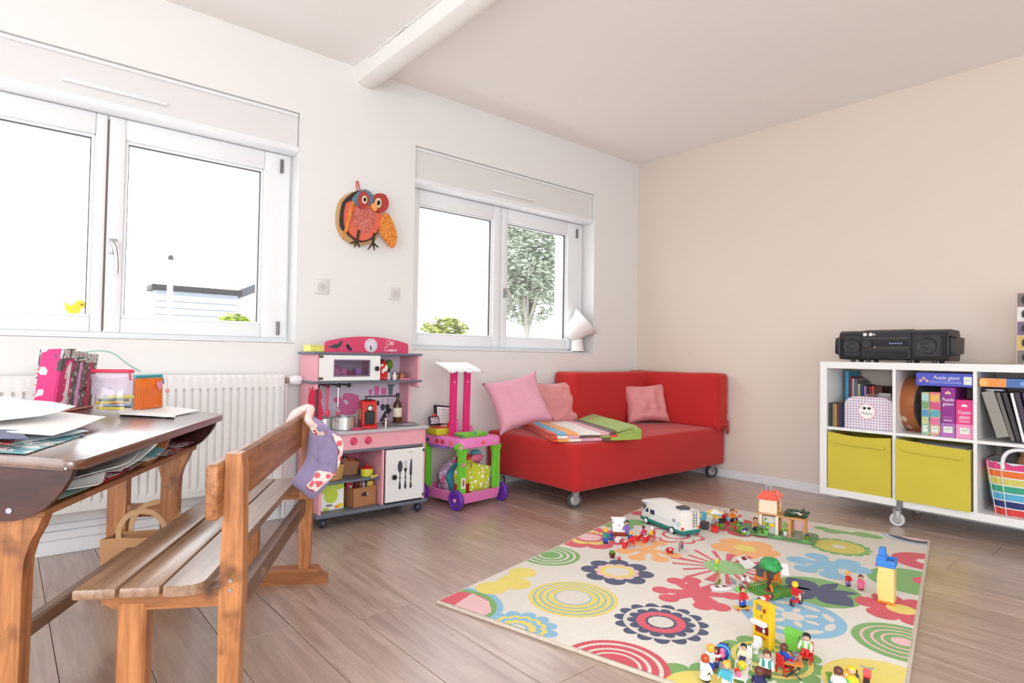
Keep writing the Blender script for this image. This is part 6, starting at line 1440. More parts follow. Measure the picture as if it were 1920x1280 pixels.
def photoframe():
 zt = SZ + SHT; y1 = atx(1905, 680, -.27).y
 t = thing('photo_collage', 'tall photo collage board standing on the shelf at the right edge', 'picture', (-.270, y1 - .14, zt), (0, 0, 0))
 lean = RY(.06)
 part('board', MB().box((0, -.14, 0), (.010, .14, .355), .002, M=lean), mat('collage_edge', (226, 196, 190), .5), t)
 cols = ((120, 110, 104), (150, 170, 196), (196, 140, 120), (226, 222, 220), (60, 54, 56), (196, 180, 196), (110, 90, 120), (150, 96, 66), (90, 80, 84), (206, 176, 90), (170, 160, 150), (96, 110, 140))
 k = 0
 for j in range(5):
  for i in range(4):
   c_ = cols[(k * 5 + j) % 12]
   ph = part('photo', MB().box((-.002, .136 - .068 * i - .064, .004 + .070 * j), (0, .136 - .068 * i, .004 + .070 * j + .066), .0005, M=lean), mat('photo_%d' % ((k * 5 + j) % 12), c_, .35, var=.35, scale=45), t)
   part('figure', MB().sph((-.0025, .136 - .068 * i - .032, .036 + .070 * j), (.0012, .014, .020), 10, 7, lean), mat('photofig_%d' % (k % 4), ((46, 40, 42), (206, 160, 140), (70, 80, 120), (220, 214, 210))[k % 4], .4, var=.2), ph); k += 1
photoframe()

# ------------------------------------------------------------ rug
RA = radians(13.15); RU = Vector((cos(RA), sin(RA), 0)); RV = Vector((sin(RA), -cos(RA), 0))
RO = Vector((-2.877, -1.404, 0)); RW, RH, RT = 1.968, 1.328, .011
def ruv(u, v):
 p = atz(u, v, RT) - RO; return (p.dot(RU), p.dot(RV))
def rug():
 t = thing('rug', 'cream rug with bright flower motifs lying on the wooden floor', 'rug', RO, RA - 0)
 # local axes: x along RU, y = -RV
 CR_ = mat('rug_cream', (228, 221, 210), .95, var=.05, scale=60, bump=.5, bscale=420, sheen=.15)
 b = MB(); b.box((0, -RH, 0.0), (RW, 0, RT), .004, 2)
 part('pile', b, CR_, t)
 edge = mat('rug_binding', (206, 194, 178), .95, var=.25, scale=60, stretch=(1, 1, 1), bump=.5, bscale=200)
 part('binding', MB().tube([(0, .001, .006), (RW, .001, .006)], .0058, 8), edge, t); part('binding', MB().tube([(0, -RH - .001, .006), (RW, -RH - .001, .006)], .0058, 8), edge, t)
 part('binding', MB().tube([(-.001, 0, .006), (-.001, -RH, .006)], .0062, 8), edge, t); part('binding', MB().tube([(RW + .001, 0, .006), (RW + .001, -RH, .006)], .0062, 8), edge, t)
 C = {k: mat('rug_' + k, c, .95, var=.06, scale=60, bump=.5, bscale=420, sheen=.15) for k, c in dict(navy=(66, 74, 108), pink=(240, 194, 196), yel=(238, 218, 110), red=(224, 86, 104), blue=(140, 192, 222), grn=(124, 176, 96), org=(246, 178, 108), lim=(214, 202, 84), drd=(214, 74, 90), pgn=(160, 202, 136)).items()}
 C['cream'] = CR_
 mc = [0]
 def clip(pts):
  def cl(P, f, inter):
   o = []
   for i in range(len(P)):
    a, c = P[i - 1], P[i]; ia, ic = f(a), f(c)
    if ia != ic: o.append(inter(a, c))
    if ic: o.append(c)
   return o
  e = .004
  for ax, lo, sgn in ((0, e, 1), (0, RW - e, -1), (1, e, 1), (1, RH - e, -1)):
   if not pts: return pts
   f = lambda p: sgn * (p[ax] - lo) >= 0
   def inter(a, c):
    k = (lo - a[ax]) / (c[ax] - a[ax]); return (a[0] + (c[0] - a[0]) * k, a[1] + (c[1] - a[1]) * k)
   pts = cl(pts, f, inter)
  return pts
 def motif(layers, name='motif'):
  """layers: list of (colour, [outlines in rug metres])"""
  b = MB(); mc[0] += 1
  for k, (c, outs) in enumerate(layers):
   b.use(C[c])
   for o0 in outs:
    o = clip(o0)
    if len(o) < 3: continue
    z = RT + .0003 + .00030 * k + .00002 * (outs.index(o0) % (4 if len(layers) > 1 else 20)) + .00004 * (mc[0] % 6)
    V = [b.bm.verts.new((x, -y, z)) for x, y in o]
    try: f = b.bm.faces.new(V); f.material_index = b.cur
    except ValueError: pass
  if not b.bm.faces: return
  b.bm.normal_update(); bmesh.ops.triangulate(b.bm, faces=b.bm.faces[:]); b.bm.normal_update()
  for f in b.bm.faces:
   if f.normal.z < 0: f.normal_flip()
  ms = b.mats; o = bpy.data.objects.new(name, b.mesh(name, ms, recalc=False)); COL.objects.link(o); o.parent = t
 N_ = 72
 def circ(c, r, ry=None, n=N_, rot=0):
  ry = ry or r; return [(c[0] + r * cos(a) * cos(rot) - ry * sin(a) * sin(rot), c[1] + r * cos(a) * sin(rot) + ry * sin(a) * cos(rot)) for a in [2 * pi * k / n for k in range(n)]]
 def scal(c, r, n, dep=.18, pw=.6, ph=0.0, m=None):
  m = m or n * 12; return [(c[0] + r * (1 - dep + dep * abs(sin(n * a / 2 + ph)) ** pw) * cos(a), c[1] + r * (1 - dep + dep * abs(sin(n * a / 2 + ph)) ** pw) * sin(a)) for a in [2 * pi * k / m for k in range(m)]]
 def limb(a, c, w0, w1, n=8):
  d = Vector((c[0] - a[0], c[1] - a[1])); L_ = d.length; d /= L_; p = Vector((-d.y, d.x)); A = Vector(a)
  pr = [(k / n, w0 + (w1 - w0) * (k / n) ** 2) for k in range(n + 1)]
  return [tuple(A + d * L_ * s + p * w_) for s, w_ in pr] + [tuple(A + d * L_ * s - p * w_) for s, w_ in reversed(pr)]
 def cr(l, tp, r_, bt):
  """centre and radius of a round motif from its left, top, right, bottom pixels"""
  P = [ruv(*p) for p in (l, tp, r_, bt)]
  cx = sum(p[0] for p in P) / 4; cy_ = sum(p[1] for p in P) / 4
  return (cx, cy_), sum(math.hypot(p[0] - cx, p[1] - cy_) for p in P) / 4
 def splat(col, c, tips, wr=.026, w0=.014, core=None, extra=()):
  c = ruv(*c); o = [circ(c, core)] if core else []
  for q in tips:
   e = ruv(*q[:2]); rr = q[2] if len(q) > 2 else wr
   o.append(limb(c, e, w0 * 1.25, w0)); o.append(circ(e, rr, rr * 1.0, 24))
  motif([(col, o)])
 # first flower, navy with pink and yellow
 c, r = cr((1089, 1066), (1157, 1049), (1226, 1077), (1157, 1097)); motif([('navy', [scal(c, r, 8, .28, .6)]), ('pink', [scal(c, r * .62, 11, .16, .6)]), ('yel', [circ(c, r * .48)]), ('cream', [circ(c, r * .33)])])
 # yellow and blue rings
 c, r = cr((994, 1120), (1074, 1089), (1155, 1122), (1074, 1158)); L_ = [('yel', [circ(c, r)])]
 for k, f in enumerate((.90, .86, .75, .71, .60, .56, .44, .385)): L_.append((('blue', 'yel')[k % 2], [circ(c, r * f)]))
 L_[-1] = ('cream', L_[-1][1]); L_[-2] = ('blue', [circ(c, r * .42)]); motif(L_)
 # navy and red wheel flower
 c, r = cr((1156, 1163), (1238, 1131), (1325, 1170), (1238, 1209)); motif([('navy', [scal(c, r, 15, .22, .6)]), ('cream', [circ(c, r * .80)]), ('navy', [scal(c, r * .72, 14, .2, .6)]), ('red', [circ(c, r * .52)]), ('navy', [scal(c, r * .34, 14, .12, .7)]), ('cream', [circ(c, r * .27)])])
 # blue-yellow scalloped flower at the front edge
 c = ruv(968, 1179); e = ruv(966, 1146); r = math.hypot(e[0] - c[0], e[1] - c[1]) * 1.02; motif([('blue', [scal(c, r, 13, .2, .6)]), ('yel', [scal(c, r * .74, 14, .12, .6)]), ('blue', [scal(c, r * .62, 14, .14, .6)]), ('yel', [scal(c, r * .48, 14, .12, .6)]), ('blue', [scal(c, r * .30, 12, .14, .6)]), ('cream', [circ(c, r * .22)])])
 # red rings at the front edge
 c = ruv(1150, 1249); e = ruv(1145, 1200); r = math.hypot(e[0] - c[0], e[1] - c[1]); L_ = []
 for k, f in enumerate((1.0, .88, .80, .67, .60, .50, .44)): L_.append((('drd', 'cream')[k % 2], [scal(c, r * f, 60, .015)]))
 motif(L_)
 # corner slice
 c = ruv(848, 1137); motif([('blue', [circ(c, .172)]), ('grn', [circ(c, .150)]), ('red', [circ(c, .128)]), ('pink', [[c, (c[0] + .128, c[1] - .02), (c[0] + .11, c[1] + .07), (c[0] + .05, c[1] + .13), (c[0], c[1] + .13)]])])
 # yellow three-lobed
 splat('yel', (955, 1084), ((980, 1073, .055), (968, 1094, .056), (922, 1102, .060)), w0=.022);
 # green half rings at the left edge
 c = ruv(1032, 1041); e = ruv(1087, 1041); r = math.hypot(e[0] - c[0], e[1] - c[1]); L_ = []
 for k, f in enumerate((1.0, .86, .78, .64, .56, .42, .34)): L_.append((('grn', 'cream')[k % 2], [circ(c, r * f)]))
 motif(L_)
 # red splat, orange splat
 splat('red', (1306, 1112), ((1267, 1089, .034), (1297, 1088, .036), (1240, 1106, .034), (1254, 1121, .036), (1318, 1136, .034), (1350, 1138, .036), (1371, 1117, .034), (1340, 1098, .02)), core=.040, w0=.019)
 splat('org', (1216, 1029), ((1170, 1033, .038), (1194, 1045, .038), (1238, 1048, .038), (1264, 1041, .034), (1236, 1018, .036), (1196, 1017, .036)), w0=.014)
 # outlined pink flower
 c, r = cr((1209, 998), (1250, 989), (1325, 1010), (1288, 1018)); motif([('red', [scal(c, r, 7, .30, .55)]), ('cream', [scal(c, r * .86, 7, .28, .6)]), ('red', [circ(c, r * .50)]), ('cream', [circ(c, r * .38)])])
 # red and yellow flower at the left edge
 c = ruv(1105, 1007); motif([('red', [scal(c, .175, 7, .2, .55)]), ('yel', [scal(c, .115, 7, .2, .6)]), ('red', [circ(c, .075)]), ('pink', [circ(c, .055)])])
 splat('grn', (1165, 985), ((1192, 979, .055), (1172, 988, .045), (1150, 984, .05)), w0=.03, core=.05); c = ruv(1198, 962); motif([('red', [circ(c, .045)])])
 # orange flower, yellow heart
 c, r = cr((1338, 1027), (1384, 1009), (1458, 1031), (1410, 1046)); motif([('org', [scal(c, r * 1.05, 5, .36, .5, .6)]), ('yel', [circ(c, r * .34)])])
 # sun with rays
 c = ruv(1360, 1063); o = []
 for k in range(17):
  a = 2 * pi * k / 17 + .2; L2 = .205 * (1 + .12 * sin(k * 2.3)); o.append(limb(c, (c[0] + L2 * cos(a), c[1] + L2 * sin(a)), .006, .020 if k % 4 == 0 else .010))
 motif([('red', o), ('pgn', [circ(c, .085)])])
 splat('blue', (1556, 1058), ((1498, 1050, .050), (1531, 1043, .046), (1590, 1055, .048), (1511, 1066, .046), (1610, 1068, .05), (1560, 1078, .048)), w0=.022, core=.05)
 # green disc with navy leaves
 c, r = cr((1459, 1106), (1500, 1075), (1613, 1120), (1560, 1137))
 def leafp(a, L2, w_): return [(c[0] + L2 * s * cos(a) - w_ * sin(pi * s) * q * sin(a), c[1] + L2 * s * sin(a) + w_ * sin(pi * s) * q * cos(a)) for q in (1, -1) for s in ([k / 10 for k in range(11)] if q == 1 else [1 - k / 10 for k in range(1, 10)])]
 motif([('grn', [circ(c, r)]), ('navy', [leafp(a, r * .98, w_) for a, w_ in ((.35, .024), (-.95, .060), (1.05, .026), (2.1, .066), (3.5, .03), (4.4, .026))]), ('navy', [circ(c, .02)])])
 # blue disc with pale ovals
 c, r = cr((1397, 1130), (1460, 1120), (1582, 1180), (1520, 1200)); o = []
 for k in range(7): a = 2 * pi * k / 7; o.append(circ((c[0] + r * .38 * cos(a), c[1] + r * .40 * sin(a)), .022, .012, 24, a))
 for k in range(9): a = 2 * pi * k / 9 + .3; o.append(circ((c[0] + r * .72 * cos(a), c[1] + r * .72 * sin(a)), .014, .034, 24, a))
 o.append(circ(c, .036)); motif([('blue', [circ(c, r)]), ('cream', o)])
 # green and yellow flower at the near side
 c, r = cr((1350, 1215), (1420, 1192), (1547, 1258), (1480, 1285)); motif([('grn', [scal(c, r * 1.04, 11, .20, .55)]), ('yel', [circ(c, r * .78)]), ('grn', [circ(c, r * .68)]), ('yel', [scal(c, r * .60, 11, .2, .6)]), ('grn', [scal(c, r * .46, 9, .2)]), ('pgn', [circ(c, r * .30)]), ('cream', [circ(c, r * .24)])])
 c = ruv(1325, 1300); motif([('grn', [scal(c, .16, 9, .22)]), ('yel', [circ(c, .11)])])
 # green arcs at the right edge
 c = ruv(1692, 1204); e = ruv(1605, 1200); r = math.hypot(e[0] - c[0], e[1] - c[1]); L_ = []
 for k, f in enumerate((1.0, .83, .77, .62, .56, .42, .36, .22)): L_.append((('grn', 'pink')[k % 2], [circ(c, r * f)]))
 motif(L_)
 c = ruv(1690, 1142); motif([('drd', [scal(c, .14, 6, .3, .55)]), ('yel', [circ(c, .045)])])
 c = ruv(1712, 1090); motif([('grn', [circ(c, .155)]), ('red', [circ((c[0] + .03, c[1] + .05), .055)])])
 c = ruv(1736, 1053); motif([('drd', [circ(c, .125)]), ('cream', [circ(c, .035)])])
 c, r = cr((1515, 1020), (1560, 1008), (1636, 1032), (1585, 1041)); motif([('grn', [scal(c, r, 15, .14, .6)]), ('lim', [circ(c, r * .76)]), ('cream', [circ(c, r * .22)])])
 splat('grn', (1590, 999), ((1540, 990, .035), (1560, 996, .04), (1618, 1002, .045), (1640, 1006, .035)), w0=.016)
 c = ruv(1718, 1006); motif([('blue', [circ(c, .150)]), ('cream', [circ(c, .138)]), ('navy', [circ(c, .125)]), ('pink', [circ(c, .075)])])
 c = ruv(1665, 1290); motif([('yel', [circ(c, .155)])])
 c = ruv(1400, 990); motif([('drd', [scal(c, .17, 7, .25, .55)]), ('cream', [circ(c, .06)])])
 c = ruv(1330, 968); motif([('blue', [circ(c, .10)]), ('yel', [circ(c, .06)])]); c = ruv(1480, 980); motif([('pink', [scal(c, .12, 6, .3)])])
rug()
# ------------------------------------------------------------ toys on the rug
ZR = RT + .0022
def at(u, v): p = atz(u, v, ZR); return Vector((p.x, p.y, ZR))
def tm(nm, c, r=.35, **k): return mat('toy_' + nm, c, r, var=.03, **k)
TC = dict(red=(216, 36, 40), blue=(44, 84, 190), navy=(36, 36, 92), white=(238, 238, 238), yellow=(248, 200, 40), orange=(240, 130, 36), green=(52, 160, 66), lime=(120, 206, 80), teal=(60, 150, 140), brown=(98, 50, 40), black=(28, 26, 28), pink=(232, 110, 150), hotpink=(216, 40, 120), skin=(240, 186, 156), grey=(140, 142, 146), dgrey=(74, 76, 80), blond=(244, 178, 60), ginger=(190, 76, 40), purple=(130, 110, 190), tan=(206, 150, 96), cream=(236, 220, 190), sky=(110, 170, 226), redbrown=(150, 60, 40), maroon=(130, 24, 44))
def c_(n): return tm(n, TC[n])
def figure(u, v, label, hair='brown', top='red', legs='blue', rot=0.0, sit=False, arms=(.3, .3), child=False, bun=False, skirt=None, cap=None, group='toy figures on the rug', loc=None, shoes='black', lie=False, vest=None):
 p = Vector(loc) if loc is not None else at(u, v)
 k = .72 if child else .92
 t = thing('toy_figure', label, 'toy figure', p, (0, 0, rot) if not lie else (radians(80), 0, rot), group)
 S = lambda *a: tuple(x * k for x in a)
 def V(x, y, z): return Vector((x, y, z)) * k
 hz = .026 if not sit else .010
 # legs: front is -Y
 for s in (-1, 1):
  b = MB()
  if sit:
   b.tube([V(s * .0055, 0, hz), V(s * .0058, -.014, hz + .001), V(s * .006, -.018, hz - .004), V(s * .006, -.018, 0.004 - .014)], [.0058 * k, .0056 * k, .0054 * k, .005 * k], 8)
   part('leg', b, c_(legs), t); part('shoe', MB().box(V(s * .006 - .005, -.026, -.014), V(s * .006 + .005, -.012, -.008), .002), c_(shoes), t)
  else:
   b.prism([(-.0055, .006), (.0055, .006), (.0062, .028), (-.0062, .028)], lambda a, q: V(s * .0062 + a, -.0055, q), lambda a, q: V(s * .0062 + a, .0055, q))
   part('leg', b, c_(legs), t); part('shoe', MB().box(V(s * .0065 - .0055, -.011, 0), V(s * .0065 + .0055, .006, .007), .002), c_(shoes), t)
 if skirt: part('skirt', MB().lathe([(.016 * k, .010 * k), (.0165 * k, .012 * k), (.0095 * k, .034 * k), (0, .034 * k)], n=16), c_(skirt), t)
 z0 = hz
 part('torso', MB().prism([(-.0115, z0), (.0115, z0), (.0125, z0 + .012), (.0115, z0 + .022), (.006, z0 + .026), (-.006, z0 + .026), (-.0115, z0 + .022), (-.0125, z0 + .012)], lambda a, q: V(a, -.0065, q), lambda a, q: V(a, .0065, q)), c_(top), t)
 if vest:
  for s in (-1, 1): part('vest', MB().box(V(s * .0085 - .004, -.0078, z0 + .002), V(s * .0085 + .004, .0074, z0 + .0235), .001), c_(vest), t)
 for s, a in ((-1, arms[0]), (1, arms[1])):
  sh = V(s * .0125, 0, z0 + .021); e = sh + Vector((s * .004, -.010 * sin(a) - .002, -.011 * cos(a))) * k; h = e + Vector((s * .001, -.012 * sin(a * 1.3), -.010 * cos(a * 1.3))) * k
  ar = part('arm', MB().tube([sh, e, h], [.0046 * k, .0042 * k, .0038 * k], 8), c_(top), t); part('hand', MB().tube([h, h + Vector((0, -.004, -.003)) * k], [.0036 * k, .003 * k], 8), c_('skin'), ar)
 hd = part('head', MB().sph(V(0, 0, z0 + .0375), (.0098 * k, .0095 * k, .0105 * k), 16, 10), c_('skin'), t)
 for s in (-1, 1): part('eye', MB().sph(V(s * .0036, -.0088, z0 + .0385), (.0011 * k, .0009 * k, .0015 * k), 8, 6), c_('black'), hd)
 part('mouth', MB().tube([V(-.0026, -.0086, z0 + .0340), V(0, -.0092, z0 + .0332), V(.0026, -.0086, z0 + .0340)], .0005 * k, 5), c_('red'), hd)
 b = MB(); hc = cap or hair
 for i in range(9):
  pass
 prof = [(.0, .0502), (.006, .0494), (.0104, .0462), (.0120, .0415), (.0117, .0365), (.0108, .0318)]
 n = 20; rings = []
 for r_, z in prof:
  if r_ == 0: rings.append([b.bm.verts.new(V(0, .0005, z0 + z - .0))]); continue
  ring = []
  for i in range(n):
   a = 2 * pi * i / n; fy = -cos(a)      # a=0 at the face
   low = 1.0 if fy > -.55 else 0.0
   zz = z if low else max(z, .0430); rr = r_ if low else min(r_, .0112)
   ring.append(b.bm.verts.new(V(rr * sin(a), rr * fy * .98, z0 + zz)))
  rings.append(ring)
 for A, C2 in zip(rings, rings[1:]):
  for i in range(n):
   j = (i + 1) % n
   f = (A[0], C2[i], C2[j]) if len(A) == 1 else (A[i], C2[i], C2[j], A[j])
   try: b.bm.faces.new(f)
   except ValueError: pass
 if bun: b.sph(V(0, .011, z0 + .045), .0048 * k, 10, 7)
 part('hair' if not cap else 'helmet', b, c_(hc), t, ang=70)
 return t
def faceto(u, v, u2, v2): a = at(u, v); b = at(u2, v2); d = b - a; return atan2(d.y, d.x) + pi / 2
def chair(u, v, col, label, rot, group='toy chairs on the rug', sc=1.0, loc=None):
 t = thing('toy_chair', label, 'toy chair', loc if loc is not None else at(u, v), rot, group); m = c_(col); k = sc
 part('seat', MB().box((-.013 * k, -.013 * k, .017 * k), (.013 * k, .013 * k, .020 * k), .001), m, t); part('backrest', MB().box((-.013 * k, .011 * k, .022 * k), (.013 * k, .014 * k, .046 * k), .0015), m, t)
 for x in (-.0115, .0115):
  for y in (-.0115, .0115): part('leg', MB().box((x * k - .0016, y * k - .0016, 0), (x * k + .0016, y * k + .0016, .0175 * k)), m, t)
 for x in (-.0125, .0125): part('arm_rail', MB().box((x * k - .0012, -.012 * k, .010 * k), (x * k + .0012, .013 * k, .0125 * k)), m, t)
 return t
CAMROT = atan2(-.76, -.65) + pi / 2   # facing the camera
# near group around the kitchen unit
def unit():
 p = (at(1410, 1210) + at(1441, 1217)) / 2; d = at(1438, 1221) - at(1409, 1206); rot = atan2(d.y, d.x); w_ = d.length
 t = thing('toy_bathroom_unit', 'tall yellow toy washstand unit with red recess, standing on the green flower', 'toy unit', p + Vector((-sin(rot), cos(rot), 0)) * .010, rot); h = .128; m = c_('yellow')
 hw = w_ / 2
 part('back', MB().box((-hw, .0, 0), (hw, .022, h), .003, 2), m, t)
 for s in (-1, 1): part('side_rim', MB().box((s * hw - .003, -.006, 0), (s * hw + .003, .001, h), .001), m, t)
 part('top_rim', MB().box((-hw, -.006, h - .006), (hw, .001, h), .001), m, t); part('mid_shelf', MB().box((-hw, -.010, .078), (hw, .001, .082), .001), m, t); part('low_shelf', MB().box((-hw, -.008, .034), (hw, .001, .038), .001), m, t)
 part('mirror', MB().box((-hw + .006, -.0015, .102), (-.003, .0005, .118)), c_('grey'), t); part('cup', MB().cyl((.008, -.004, .102), (.008, -.004, .112), .004), c_('redbrown'), t)
 part('red_recess', MB().box((-hw + .003, -.0012, .039), (hw - .003, .0005, .062)), c_('maroon'), t); part('towel', MB().sph((.006, -.003, .048), (.004, .003, .007)), PVC, t); part('sticker', MB().box((-.004, -.0015, .020), (.010, .0005, .030)), c_('orange'), t)
 part('wash_basin', MB().box((-hw - .002, -.022, .064), (hw - .006, .0, .078), .004, 2), PVC, t); part('tap', MB().tube([(0, -.004, .080), (0, -.004, .092), (0, -.012, .092)], .0022, 6), STEEL, t)
unit()
t = thing('toy_toilet', 'white toy toilet in front of the yellow washstand unit', 'toy toilet', at(1419, 1222), faceto(1419, 1222, 1395, 1245)); part('bowl', MB().lathe([(.008, 0), (.007, .004), (.007, .010), (.013, .020), (.013, .022), (.010, .022), (.005, .012), (0, .012)], (0, -.006, 0), 20, Matrix.Diagonal((1, 1.25, 1, 1))), PVC, t); part('tank', MB().box((-.012, .006, .014), (.012, .016, .038), .003, 2), PVC, t); part('lid', MB().box((-.011, .003, .022), (.011, .0065, .044), .002), PVC, t)
t = thing('toy_bin', 'lime green toy wheelie bin near the orange camping table', 'toy bin', (at(1474, 1217) + at(1502, 1222) + at(1490, 1212) + at(1486, 1226)) / 4, CAMROT + .75); b = MB()
for s in (1,): b.prism([(-.020, -.018), (.020, -.018), (.020, .018), (-.020, .018)], lambda a, q: (a * .86, q * .86, .004), lambda a, q: (a, q, .054))
part('bin_body', b, c_('lime'), t); part('lid', MB().prism([(-.023, .052), (.023, .052), (.023, .055), (.0, .064), (-.023, .058)], lambda a, q: (a, -.022, q), lambda a, q: (a, .021, q)), c_('lime'), t); part('white_mark', MB().cyl((-.006, -.0172, .024), (-.006, -.0182, .024), .006), PVC, t); part('dark_mark', MB().box((-.006, -.0188, .040), (.002, -.0175, .047)), c_('green'), t); part('wheel', MB().cyl((-.016, .017, .005), (.016, .017, .005), .005), c_('black'), t)
f0 = faceto
figure(1322, 1277, 'ginger haired toy woman in a white dress at the front left of the group', 'ginger', 'white', 'black', f0(1322, 1277, 1350, 1262), skirt='white', arms=(.2, .7), shoes='black')
figure(1332, 1256, 'blond toy figure in white pushing the blue pram', 'blond', 'white', 'blue', f0(1332, 1256, 1352, 1245), arms=(1.2, 1.2), bun=True, shoes='red')
def pram():
 t = thing('toy_pram', 'blue hooded toy pram with a pink baby, beside the blond figure', 'toy pram', at(1355, 1249), f0(1355, 1249, 1345, 1275))
 part('hood', MB().sph((0, .006, .040), (.020, .016, .020)), c_('blue'), t); part('hood_rim', MB().lathe([(.018, -.002), (.021, 0), (.018, .002)], (0, -.006, .040), 22, RX(pi / 2)), c_('sky'), t); part('seat_tub', MB().box((-.014, -.016, .018), (.014, .014, .030), .005, 2), c_('navy'), t)
 part('baby', MB().sph((0, -.012, .036), (.009, .007, .009)).sph((0, -.010, .047), .007), c_('pink'), t)
 for x in (-.013, .013):
  for y in (-.014, .016): part('wheel', MB().cyl((x - .002, y, .006), (x + .002, y, .006), .006), c_('dgrey'), t)
  part('frame_rod', MB().tube([(x, -.014, .007), (x, .016, .026), (x, .034, .048)], .0015, 6), c_('grey'), t)
 part('push_bar', MB().tube([(-.013, .034, .048), (.013, .034, .048)], .0018, 6), c_('black'), t)
pram()
figure(1342, 1250, 'small toy child in red and blue between the white dress and the pram', 'brown', 'red', 'blue', f0(1342, 1250, 1320, 1262), child=True, arms=(.8, .8))
figure(1362, 1290, 'blond toy girl with a red bow at the lower edge, in blue and white', 'blond', 'sky', 'white', f0(1362, 1290, 1300, 1330), bun=True, arms=(.4, .4))
chair(1394, 1256, 'white', 'white toy high chair holding the black haired child', f0(1394, 1256, 1370, 1285), sc=1.35)
p = at(1394, 1256); figure(0, 0, 'black haired toy child in pale yellow sitting in the white chair', 'black', 'cream', 'navy', f0(1394, 1256, 1370, 1285), sit=True, child=True, loc=p + Vector((0, 0, .029)))
figure(1438, 1268, 'brown haired toy man in a green waistcoat and white shirt', 'brown', 'white', 'brown', f0(1438, 1268, 1400, 1330), vest='teal', arms=(.2, .2))
figure(1423, 1302, 'brown haired toy figure in navy at the bottom edge, facing away', 'brown', 'navy', 'hotpink', f0(1423, 1302, 1430, 1240))
def low_table():
 t = thing('toy_table', 'white toy table with fruit and vegetables at the bottom edge of the rug', 'toy table', at(1388, 1282), .4)
 part('table_top', MB().box((-.034, -.018, .026), (.034, .018, .029), .001), PVC, t)
 for x in (-.03, .03):
  for y in (-.015, .015): part('leg', MB().box((x - .0015, y - .0015, 0), (x + .0015, y + .0015, .026)), PVC, t)
 return t
lt = low_table()
tz = ZR + .0292
for dx, dy, cn, lab, r in ((-.010, .006, 'red', 'red toy tomato on the white toy table', .0075), (.0, .008, 'orange', 'orange toy fruit on the white toy table', .007), (.010, .002, 'lime', 'lime green toy fruit on the white toy table', .0065), (.021, -.002, 'yellow', 'big yellow toy melon at the end of the white toy table', .012), (-.022, .002, 'pink', 'pink toy bowl on the white toy table', .007)):
 q = lt.location + RZ(.4).to_3x3() @ Vector((dx, dy, 0)); t = thing('toy_fruit', lab, 'toy food', (q.x, q.y, tz), 0, 'food on the white toy table'); part('fruit', MB().sph((0, 0, r * .92), (r, r, r * .92)), c_(cn), t); part('stalk', MB().cyl((0, 0, r * 1.7), (.001, 0, r * 2.2), .0012, .0008, 6), c_('green'), t)
def camp():
 p = at(1502, 1262); rot = f0(1502, 1262, 1560, 1262) - pi / 2
 t = thing('toy_camping_table', 'orange topped toy camping table with black folding legs', 'toy table', p + Vector((-.02, .012, 0)), .45)
 part('table_top', MB().box((-.034, -.022, .036), (.034, .022, .039), .001), c_('orange'), t)
 for x in (-.028, .028):
  for s in (-1, 1): part('leg', MB().tube([(x, -s * .018, .036), (x, s * .018, .001)], .0017, 6), c_('black'), t)
 for z in (.012, .022): part('cross_bar', MB().tube([(-.028, .006 - z * .3, z), (.028, .006 - z * .3, z)], .0013, 6), c_('black'), t)
 return t
ct = camp(); q = ct.location
def onct(dx, dy): v = RZ(.45).to_3x3() @ Vector((dx, dy, 0)); return (q.x + v.x, q.y + v.y, ZR + .0392)
t = thing('toy_tray', 'red and grey toy barbecue tray on the orange camping table', 'toy tray', onct(-.018, .008), .4); part('tray', MB().box((-.012, -.010, 0), (.012, .010, .003), .001), c_('grey'), t)
for k in range(3): part('sausage', MB().tube([(-.008, -.006 + .005 * k, .005), (.008, -.006 + .005 * k, .005)], .0022, 6), c_('red'), t)
t = thing('toy_cooking_pot', 'grey toy cooking pot on the right of the orange camping table', 'toy pot', onct(.022, -.006), 0); part('pot_body', MB().lathe([(0, 0), (.008, 0), (.009, .002), (.009, .010), (.008, .010), (.0075, .003), (0, .003)], n=18), c_('grey'), t); part('handle', MB().box((.008, -.0015, .006), (.017, .0015, .008)), c_('black'), t)
t = thing('toy_plate', 'pale grey toy plate on the front of the orange camping table', 'toy plate', onct(-.002, -.010), 0); part('plate', MB().lathe([(0, 0), (.006, 0), (.009, .002), (.0085, .0025), (.005, .001), (0, .001)], n=18), c_('grey'), t); part('food', MB().sph((0, 0, .002), (.004, .004, .002)), c_('redbrown'), t)
r1 = f0(1470, 1262, 1503, 1255); chair(1470, 1262, 'red', 'red folding toy chair on the left of the orange camping table', r1, sc=1.15); p = at(1470, 1262); figure(0, 0, 'brown haired toy figure in blue sitting on the left red chair', 'brown', 'blue', 'navy', r1, sit=True, loc=p + Vector((0, 0, .0245)), arms=(.9, .9))
r1 = f0(1512, 1240, 1500, 1256); chair(1512, 1240, 'red', 'red folding toy chair behind the orange camping table', r1, sc=1.15); p = at(1512, 1240); figure(0, 0, 'black haired toy figure in white and lime behind the camping table', 'black', 'white', 'red', r1, sit=True, loc=p + Vector((0, 0, .0245)), vest='lime', arms=(.8, .8))
